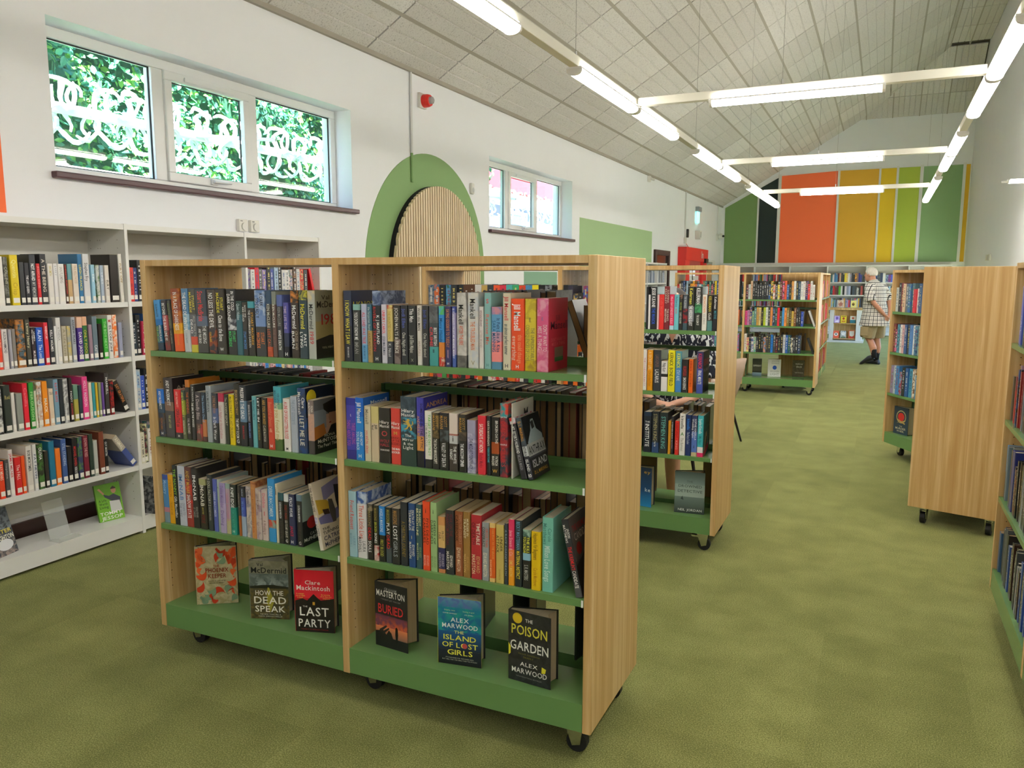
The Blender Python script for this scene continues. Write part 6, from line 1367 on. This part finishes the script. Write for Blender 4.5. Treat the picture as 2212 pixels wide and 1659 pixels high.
# small shelving near the hatch and the far wall
for k in range(4):
    for z in (1.38, 1.03, .7, .38): srow(Matrix.Translation((-3.85, 12.625 + .683 * k, 0)) @ Matrix.Rotation(math.pi / 2, 4, 'Z'), 0, .64, z, 0, .9, ['8a98b8', 'c8ccd4', '6a7080', 'e0e2e6', '9aa0a8', '4a5058'], mark=False)
ux = [-4.05, -3.19, -2.275, -1.34, -.41, .56, 1.5]
FAR = {(3, 1.365): ['2c4a50', '26343a', '3a6a70', 'e0e0e0', '3a6aa0', '4a8ac0', '26282c', 'c8a080', '2c2c30', '3a3c34', 'e0cc30', 'd8d4a0', 'e4e4e8', '9aa0c0', '30343c', '26282c', '33363c', '8a6a60', '2c2e80', '3a4090', '30343a', 'd8d8d8'],
       (3, 1.035): ['26282c', '6a6c70', '33353a', 'c82c38', '8a3a3c', '5a3a38', '5aa83a', 'e4e4e4', '26282c', 'd8d0d8', '8a90a8', 'a8b0d0', '26282c', '3a4a58', '44484c', 'c8d0d0', '30343a', 'a84a48', 'd82c38'],
       (4, 1.365): ['30343a', '2c3a58', '8a98a0', '26282c', '5a6a78', '44484c', 'd8d8d8', '3a4870', '5a4ab0', '3a58c8', 'd85a98', 'e8489a', 'e8489a', 'e84898', 'e85aa0']}
for k in range(6):
    for z in (1.365, 1.035, .72, .40):
        srow(Matrix.Translation((ux[k] + .024, 22.17, 0)), 0, ux[k + 1] - ux[k] - .03, z, 0, 1 if (k, z) in FAR else .95, seq=FAR.get((k, z)), talls=.6, mark=False, lean_end=False)
ab = ALLB.build('books', M_BOOK, None, colors=True, recalc=False)
tag(ab, 'remaining library books packed on the shelves and rear sides of the bookcases', 'books', kind='stuff')

# ------------------------------------------------------------------ white display stand near the far wall
ks = empty('display_stand', (-1.07, 19.6, 0)); tag(ks, 'white book display stand with oak shelves near the far wall', 'display stand')
MB().box(0, .09, 0, .45, .05, .745).build('side_panel', M_WHITE, ks, bevel=.003); MB().box(.57, .70, 0, .45, .05, .745).build('side_panel', M_WHITE, ks, bevel=.003)
MB().box(.09, .57, .2, .22, .05, .745).build('back_panel', M_OAK, ks); MB().box(-.06, .74, -.06, .5, 0, .05).build('plinth', M_WHITE, ks, bevel=.003)
for z, nm in ((.07, 'shelf'), (.42, 'shelf')): MB().box(.09, .57, -.01, .2, z, z + .02).build(nm, M_OAK, ks)
MB().box(-.04, .72, -.03, .45, .745, .79).build('top_board', M_OAK, ks, bevel=.003)
def facebook(label, x, z, w, h, c0, c1, art, y=19.66, g='small books facing out on the display stand'):
    o = empty('book', (x, y, z + .004)); tag(o, label, 'book', g); o.rotation_euler = (R(-12), 0, 0)
    MB().box(0, w, 0, .016, 0, h, lin(c0), lin(c1)).build('cover', M_BOOK, o, colors=True); MB().box(.002, w - .002, .002, .014, h - .0005, h + .0008).build('pages', M_PAGES, o)
    mb = MB()
    for k, (c, p) in enumerate(art): mb.add([(w * u, -.0006 - .0002 * k, h * (1 - v)) for u, v in p], [tuple(range(len(p)))], lin(c))
    mb.build('cover_print', M_PRINT, o, colors=True, recalc=False)
facebook('lilac book facing out on upper shelf of display stand', -.97, .441, .115, .165, 'b49ae0', 'd8c8f4', [('7a5ac0', circ(.5, .35, .25, .2)), ('f0e8ff', [(.2, .7), (.8, .66), (.8, .9), (.2, .9)])])
facebook('yellow book facing out on upper shelf of display stand', -.835, .441, .125, .17, 'f0d82a', 'f0d82a', [('b8421e', circ(.5, .4, .2, .17)), ('4a3a1a', [(.12, .08), (.88, .08), (.88, .14), (.12, .14)]), ('d05a28', [(.2, .72), (.8, .7), (.8, .82), (.2, .84)])])
facebook('white and teal book facing out on upper shelf of display stand', -.635, .441, .12, .165, 'ece8e4', 'ece8e4', [('2e8aa0', [(0, .55), (1, .55), (1, 1), (0, 1)]), ('c85a38', circ(.5, .3, .24, .14))])
facebook('coral book facing out on lower shelf of display stand', -.975, .091, .12, .17, 'e8583a', 'e8583a', [('f0ece8', circ(.5, .5, .36, .22)), ('3a3a44', circ(.5, .48, .16, .1))])
facebook('white and grey book facing out on lower shelf of display stand', -.825, .091, .125, .17, 'd8dce0', '8a9aa0', [('f4f4f4', circ(.5, .4, .34, .24)), ('5a7a50', [(.1, .82), (.9, .8), (.9, .98), (.1, .98)])])
facebook('red-framed white book facing out on lower shelf of display stand', -.65, .091, .13, .185, 'e06a38', 'e06a38', [('f4f0ea', [(.12, .1), (.9, .08), (.92, .6), (.6, .8), (.2, .68)]), ('d83a28', [(.1, .8), (.9, .76), (.9, .94), (.1, .96)])])
facebook('cream illustrated book standing on top of display stand', -.92, .791, .135, .175, 'e4d8c8', 'c89a88', [('b87868', circ(.5, .55, .3, .25))], 19.7)
facebook('pale yellow book with dark bird standing on top of display stand', -.64, .791, .12, .165, 'f0e48a', 'f0e48a', [('2a2a2c', circ(.45, .5, .24, .2)), ('e8b020', [(.3, .42), (.75, .4), (.7, .5), (.3, .5)])], 19.7)

# notice board near the far corner
nb_ = empty('notice_board', (XL, 20.1, 1.1)); tag(nb_, 'white framed notice board with pinned paper beside the red doorway', 'notice board')
MB().box(0, .03, 0, 1.5, 0, .83).build('frame', M_WHITE, nb_, bevel=.004); MB().box(.03, .034, .07, 1.1, .05, .78).build('panel', mat('grey_felt', '8f9a94', .8), nb_)
MB().box(.034, .037, .45, 1.02, .1, .72).build('poster', mat('tan_poster', 'b88a58', .7), nb_); MB().box(.034, .037, .14, .4, .3, .55).build('notice', M_STICKER, nb_)
# lettering over the red doorway
mb = MB(); put_text(mb, 'In', .22, .17, lin('f0f4ee'), (XL + .1935, 19.15, 2.02), (0, 1, 0), (0, 0, 1)); o = mb.build('lettering', M_PRINT, None, colors=True, recalc=False)
dr = bpy.data.objects['door_1']; o.parent = dr; o.location = (-dr.location.x, -dr.location.y, -dr.location.z)
# ------------------------------------------------------------------ chairs
M_SHELLC = mat('beige_fabric', 'b79f8e', .8, noise=(60, .06), bump=(300, .2, .002))
def tub_chair(label, x, y, rz):
    r = empty('tub_chair', (x, y, 0), rz); tag(r, label, 'chair', 'beige tub chairs')
    n = 18; vs = []; fs = []                      # curved shell, open to local -y
    for j, (z, ro, top) in enumerate(((.40, .25, 0), (.52, .29, 0), (.66, .32, 0), (.78, .34, 1))):
        for ri in (0, -.035):
            for i in range(n + 1):
                t = R(-35 + 250 * i / n); k = math.sin((t + R(35)) / R(250) * math.pi); zz = z - (0 if z < .5 else (z - .46) * (1 - k ** .6) * .55)
                vs.append(((ro + ri) * math.cos(t), (ro + ri) * math.sin(t), zz))
    q = n + 1
    for j in range(3):
        for i in range(n):
            a = j * 2 * q + i; b = (j + 1) * 2 * q + i; fs += [(a, a + 1, b + 1, b), (a + q, b + q, b + q + 1, a + q + 1)]
        for e in (0, n): a = j * 2 * q + e; b = (j + 1) * 2 * q + e; fs.append((a, b, b + q, a + q))
    for i in range(n): a = 6 * q + i; fs.append((a, a + 1, a + q + 1, a + q)); fs.append((i, i + q, i + q + 1, i + 1))
    MB().add(vs, fs).build('shell', M_SHELLC, r, smooth=True)
    MB().loft([(0, -.02, .38, .22, .24), (0, -.02, .41, .25, .27), (0, -.02, .455, .25, .27), (0, -.02, .47, .22, .24)], 22).build('seat_cushion', mat('taupe_fabric', '9c8878', .85), r, smooth=True)
    for sx in (-1, 1):
        for sy in (-1, 1): MB().tube([(sx * .15, sy * .14, .39), (sx * .235, sy * .225, 0)], [.014, .009], 8).build('leg', M_BLACK, r)
    return r
tub_chair('beige tub chair with slim black legs beside the aisle end of the oak bookcase', -1.39, 7.12, R(-115))
tub_chair('beige tub chair under the seated person in the patterned top', -1.27, 5.36, 0)

# ------------------------------------------------------------------ people
def remesh(o, vox, it=6):
    m = o.modifiers.new('remesh', 'REMESH'); m.mode = 'VOXEL'; m.voxel_size = vox; m.use_smooth_shade = True
    s = o.modifiers.new('smooth', 'SMOOTH'); s.factor = .5; s.iterations = it
    return o
M_SKIN = mat('skin', 'c58e73', .55, noise=(12, .06)); M_SKIN2 = mat('skin_fair', 'd8a58c', .55, noise=(12, .05))
def hand(mb, wrist, dirv, palm_n, side, curl=.5, s=1.0):
    """palm, four bent fingers and a thumb leaving the side of the palm"""
    w = Vector(wrist); d = Vector(dirv).normalized(); n = Vector(palm_n).normalized(); n = (n - d * n.dot(d)).normalized(); l = d.cross(n) * side
    mb.tube([w - d * .02, w + d * .03 * s, w + d * .085 * s], [(.021 * s, .027 * s), (.018 * s, .036 * s), (.014 * s, .038 * s)], 10)
    for k, ln in enumerate((.066, .074, .07, .054)):
        b = w + d * .082 * s + l * (.028 - .019 * k) * s; a = 0; p = b; pts = [b - d * .02]; rad = [.0095 * s]
        for q, f in enumerate((.45, .32, .25)):
            pts.append(p.copy()); rad.append((.0095 - .001 * q) * s); a += curl * (.6 + .35 * q); p = p + (d * math.cos(a) + n * math.sin(a)) * ln * f * 1.15 * s
        pts.append(p); rad.append(.0068 * s); mb.tube(pts, rad, 8)
    b = w + d * .03 * s + l * .03 * s
    mb.tube([b - l * .02, b, b + (l * .7 + d * .6 + n * .3).normalized() * .032 * s, b + (l * .45 + d * .9 + n * .5).normalized() * .062 * s], [.012 * s, .0115 * s, .010 * s, .008 * s], 8)
def head(mb, c, f, s=1.0):
    """skull, jaw, nose and ears; f = facing direction (level), c = head centre"""
    c = Vector(c); f = Vector(f).normalized(); r = f.cross(Vector((0, 0, 1))); u = Vector((0, 0, 1))
    def at(a, b, d): return c + f * a * s + r * b * s + u * d * s
    def lob(p, ra, rb, rd):
        nv, nu = 8, 12; vs = []; fs = []
        for j in range(nv + 1):
            ph = math.pi * j / nv
            for i in range(nu):
                t = 2 * math.pi * i / nu; vs.append(Vector(p) + (f * ra * math.sin(ph) * math.cos(t) + r * rb * math.sin(ph) * math.sin(t) + u * rd * math.cos(ph)) * s)
        for j in range(nv):
            for i in range(nu): fs.append((j * nu + i, (j + 1) * nu + i, (j + 1) * nu + (i + 1) % nu, j * nu + (i + 1) % nu))
        mb.add(vs, fs)
    lob(at(-.008, 0, .03), .092, .074, .09); lob(at(.03, 0, -.045), .06, .055, .07); lob(at(.05, 0, -.09), .032, .034, .028)
    mb.tube([at(.088, 0, .02), at(.102, 0, -.012), at(.108, 0, -.03)], [.008 * s, .012 * s, .014 * s], 8)
    for sg in (-1, 1): lob(at(-.005, sg * .078, -.005), .018, .01, .032); lob(at(.078, sg * .032, .032), .014, .018, .008)
    lob(at(.088, 0, -.058), .012, .024, .007); lob(at(.086, 0, -.07), .012, .022, .007)
    return at

# --- man in checked shirt, local frame: faces +y, then turned
man = empty('person', (-.085, 14.76, 0), R(58)); tag(man, 'white-haired person in checked shirt and khaki shorts, hands clasped behind back', 'person')
b = MB()
b.loft([(0, 0, .80, .13, .11), (0, .01, .92, .165, .135), (0, .03, 1.05, .165, .15), (0, .03, 1.2, .175, .13), (0, .03, 1.32, .18, .11), (0, .05, 1.39, .11, .075)], 18)
b.tube([(0, .06, 1.36), (0, .085, 1.43), (0, .11, 1.5)], [.06, .056, .056], 12)
hf = Vector((-.12, 1, 0)); at_h = head(b, (0, .13, 1.53), hf)
for sg in (-1, 1):
    b.tube([(sg * .12, .03, 1.34), (sg * .19, .02, 1.30), (sg * .235, -.05, 1.16), (sg * .225, -.10, 1.06), (sg * .14, -.185, .93), (sg * .06, -.215, .85)], [.055, .056, .048, .041, .037, .026], 12)
    b.tube([(sg * .085, 0, .86), (sg * .095, .01, .68), (sg * .10, .02, .48), (sg * .10, .0, .40), (sg * .10, -.015, .30), (sg * .10, -.005, .1)], [.09, .08, .058, .054, .058, .036], 12) if sg > 0 else \
        b.tube([(sg * .085, 0, .86), (sg * .095, .03, .68), (sg * .10, .05, .48), (sg * .10, -.01, .40), (sg * .10, -.06, .30), (sg * .10, -.08, .16)], [.09, .08, .058, .054, .058, .036], 12)
hand(b, (.06, -.215, .85), (-.75, -.15, -.62), (0, 1, 0), 1, .7); hand(b, (-.06, -.222, .85), (.75, -.25, -.60), (0, 1, 0), -1, .8)
remesh(b.build('body', M_SKIN, man), .0085, 4)
hb = MB()
cfh = hf.normalized(); rh = cfh.cross(Vector((0, 0, 1)))
hv = []; hfs = []; nu, nv = 22, 12
for j in range(nv + 1):
    ph = math.pi * .64 * j / nv
    for i in range(nu):
        t = 2 * math.pi * i / nu; ca_, sa_ = math.cos(t), math.sin(t)
        lim = 1.0 if ca_ < .15 else (1 - .42 * (ca_ - .15) / .85)     # hairline recedes at the brow
        p = ph * lim; k = 1 + .03 * math.sin(9 * t + 5 * p)
        v = Vector((0, .13, 1.53)) + cfh * (-.012 + .100 * k * math.sin(p) * ca_) + rh * (.084 * k * math.sin(p) * sa_) + Vector((0, 0, .028 + .103 * k * math.cos(p)))
        hv.append(v)
for j in range(nv):
    for i in range(nu): hfs.append((j * nu + i, (j + 1) * nu + i, (j + 1) * nu + (i + 1) % nu, j * nu + (i + 1) % nu))
hb.add(hv, hfs); ho = hb.build('hair', mat('white_hair', 'dcd6ce', .75, noise=(70, .25), bump=(90, .8, .01)), man, smooth=True)
so_ = ho.modifiers.new('thick', 'SOLIDIFY'); so_.thickness = .01
def plaid():
    m = mat('checked_cloth', 'd9d6d2', .85); t, N, L, bs = nodes_of(m)
    tc = N.new('ShaderNodeTexCoord'); sp_ = N.new('ShaderNodeSeparateXYZ'); L.new(tc.outputs['Object'], sp_.inputs[0])
    def math_(op, a, b_=None):
        n = N.new('ShaderNodeMath'); n.operation = op
        for i, q in enumerate((a, b_)):
            if q is None: continue
            if isinstance(q, (int, float)): n.inputs[i].default_value = q
            else: L.new(q, n.inputs[i])
        return n.outputs[0]
    diag = math_('MULTIPLY', math_('ARCTAN2', sp_.outputs[0], math_('ADD', sp_.outputs[1], .02)), .2)
    def lines(src, per, wd, off=0): f_ = math_('FRACT', math_('ADD', math_('MULTIPLY', src, 1 / per), off)); return math_('LESS_THAN', f_, wd)
    dark = math_('MAXIMUM', lines(diag, .056, .15), lines(sp_.outputs[2], .062, .15, .55))
    lite = math_('MAXIMUM', lines(diag, .056, .1, .5), lines(sp_.outputs[2], .062, .1, .05))
    m1 = N.new('ShaderNodeMix'); m1.data_type = 'RGBA'; m1.inputs['A'].default_value = (*lin('dedbd6'), 1); m1.inputs['B'].default_value = (*lin('a8a49c'), 1); L.new(lite, m1.inputs['Factor'])
    m2 = N.new('ShaderNodeMix'); m2.data_type = 'RGBA'; L.new(m1.outputs['Result'], m2.inputs['A']); m2.inputs['B'].default_value = (*lin('26272c'), 1); L.new(dark, m2.inputs['Factor'])
    L.new(m2.outputs['Result'], bs.inputs['Base Color']); return m
s_ = MB()
s_.loft([(0, .0, .67, .25, .25), (0, .0, .78, .235, .225), (0, .01, .92, .205, .195), (0, .03, 1.05, .195, .18), (0, .03, 1.2, .20, .155), (0, .03, 1.30, .20, .13), (0, .04, 1.38, .15, .095), (0, .065, 1.425, .08, .075)], 26)
for sg in (-1, 1): s_.tube([(sg * .1, .03, 1.33), (sg * .185, .025, 1.325), (sg * .23, -.01, 1.23), (sg * .25, -.055, 1.14), (sg * .252, -.075, 1.09)], [.07, .078, .078, .08, .082], 16)
s_.tube([(0, .07, 1.40), (0, .08, 1.44)], [.078, .072], 16)
remesh(s_.build('shirt', plaid(), man), .012, 4)
k_ = MB(); k_.loft([(0, 0, .66, .17, .15), (0, .0, .74, .18, .155), (0, .01, .84, .16, .14)], 20)
k_.tube([(.085, 0, .74), (.105, .005, .62), (.115, .01, .46)], [.115, .12, .115], 16); k_.tube([(-.085, 0, .74), (-.105, .03, .62), (-.115, .05, .46)], [.115, .12, .115], 16)
mk = mat('khaki_cotton', 'a3926f', .9, noise=(14, .1), bump=(18, .5, .02))
remesh(k_.build('shorts', mk, man), .012, 4)
for sg, yy in ((1, .01), (-1, .04)): MB().box(sg * .222 - .012, sg * .222 + .012, yy - .075, yy + .075, .5, .66).build('cargo_pocket', mk, man, bevel=.01)
mso = mat('black_sock', '101114', .9); msh = mat('dark_shoe', '2b2e36', .6)
MB().tube([(.10, -.01, .235), (.10, -.004, .12), (.10, .0, .06)], [.05, .043, .045], 14).build('sock', mso, man, smooth=True)
MB().tube([(-.10, -.07, .27), (-.10, -.085, .18), (-.10, -.09, .13)], [.05, .043, .045], 14).build('sock', mso, man, smooth=True)
def shoe(x, y, z, pitch):
    r = MB(); R_ = Matrix.Translation((x, y, z)) @ Matrix.Rotation(pitch, 4, 'X')
    rings = [(-.10, .02, .036, .02), (-.085, .045, .043, .042), (-.02, .048, .046, .045), (.06, .036, .048, .033), (.13, .026, .042, .024), (.17, .022, .02, .016)]; n = 14; vs = []
    for yy, zc_, rx, rz_ in rings:
        for i in range(n): t = 2 * math.pi * i / n; vs.append(R_ @ Vector((rx * math.cos(t), yy, max(.0, zc_ + rz_ * math.sin(t)))))
    fs = [(j * n + i, j * n + (i + 1) % n, (j + 1) * n + (i + 1) % n, (j + 1) * n + i) for j in range(5) for i in range(n)] + [tuple(range(n)), tuple(range(5 * n, 6 * n))]
    r.add(vs, fs); r.build('shoe', msh, man, smooth=True)
shoe(.10, .04, 0, 0); shoe(-.10, .0, .062, R(-26))

# --- seated person behind the second bookcase, faces the bookcase (local -y)
sit = empty('person', (-1.27, 5.36, 0), 0); tag(sit, 'seated person in navy and white patterned top behind the oak bookcase', 'person')
b = MB()
b.loft([(0, .02, .47, .16, .15), (0, .04, .58, .16, .13), (0, .05, .78, .145, .115), (0, .04, .98, .165, .115), (0, .035, 1.10, .17, .1), (0, .03, 1.16, .1, .07)], 18)
b.tube([(0, .02, 1.12), (0, -.01, 1.17), (0, -.04, 1.22)], [.05, .047, .05], 12); head(b, (0, -.06, 1.285), (0.1, -1, 0), .95)
for sg in (-1, 1):
    b.tube([(sg * .11, .03, 1.11), (sg * .175, .03, 1.07), (sg * .215, .02, .9), (sg * .22, -.02, .73), (sg * .13, -.16, .66), (sg * .05, -.24, .645)], [.045, .046, .04, .036, .032, .024], 12)
    b.tube([(sg * .08, .0, .53), (sg * .10, -.2, .54), (sg * .10, -.40, .52), (sg * .10, -.43, .44), (sg * .10, -.40, .25), (sg * .10, -.38, .07), (sg * .1, -.46, .035)], [.085, .075, .058, .055, .05, .035, .032], 12)
hand(b, (.05, -.24, .645), (-.8, -.5, -.1), (0, .2, -1), -1, .5, .92); hand(b, (-.05, -.235, .65), (.8, -.55, -.05), (0, .2, -1), 1, .5, .92)
remesh(b.build('body', M_SKIN2, sit), .009, 4)
def floral():
    m = mat('patterned_cloth', '1b2136', .85); t, N, L, bs = nodes_of(m)
    tc = N.new('ShaderNodeTexCoord'); mp = N.new('ShaderNodeMapping'); mp.inputs['Scale'].default_value = (34, 34, 20); mp.inputs['Rotation'].default_value = (0, .6, .4); L.new(tc.outputs['Object'], mp.inputs['Vector'])
    n = N.new('ShaderNodeTexNoise'); n.inputs['Scale'].default_value = 1.1; n.inputs['Detail'].default_value = 1; n.inputs['Distortion'].default_value = 1.2; L.new(mp.outputs[0], n.inputs['Vector'])
    r = ramp(N, [(.53, '151a2c'), (.56, 'd8dde2')]); L.new(n.outputs['Fac'], r.inputs[0]); L.new(r.outputs[0], bs.inputs['Base Color']); return m
s_ = MB(); s_.loft([(0, .0, .50, .22, .2), (0, .03, .58, .2, .16), (0, .05, .78, .175, .14), (0, .04, .98, .195, .14), (0, .035, 1.08, .195, .12), (0, .035, 1.14, .14, .095)], 24)
for sg in (-1, 1): s_.tube([(sg * .1, .03, 1.10), (sg * .18, .03, 1.08), (sg * .225, .02, .94), (sg * .235, -.01, .8)], [.055, .062, .062, .066], 14)
remesh(s_.build('top', floral(), sit), .012, 3)
MB().prism([(-.045, 1.165), (.045, 1.165), (0, 1.04)], -.102, -.07, 'y').build('neckline', M_SKIN2, sit)
sk_ = MB()
sk_.tube([(-.08, .02, .54), (-.1, -.2, .55), (-.1, -.42, .53)], [.1, .092, .075], 14); sk_.tube([(.08, .02, .54), (.1, -.2, .55), (.1, -.42, .53)], [.1, .092, .075], 14)
sk_.loft([(0, .02, .47, .18, .17), (0, .02, .58, .17, .15)], 18); remesh(sk_.build('trousers', mat('black_cotton', '15161a', .9), sit), .012, 3)
hr = MB(); hr.ball((0, -.033, 1.312), (.085, .092, .102), 16, 12); hr.ball((0, .005, 1.24), (.075, .06, .08), 14, 10); remesh(hr.build('hair', mat('dark_hair', '2a201c', .6), sit), .012, 3)
MB().tube([(-.06, -.225, .65), (-.085, -.205, .655)], .031, 14).build('wrist_band', M_BLACK, sit)
for sg in (-1, 1): MB().tube([(sg * .1, -.36, .03), (sg * .1, -.45, .03), (sg * .1, -.53, .022)], [.038, .036, .026], 12).build('shoe', M_BLACK, sit)
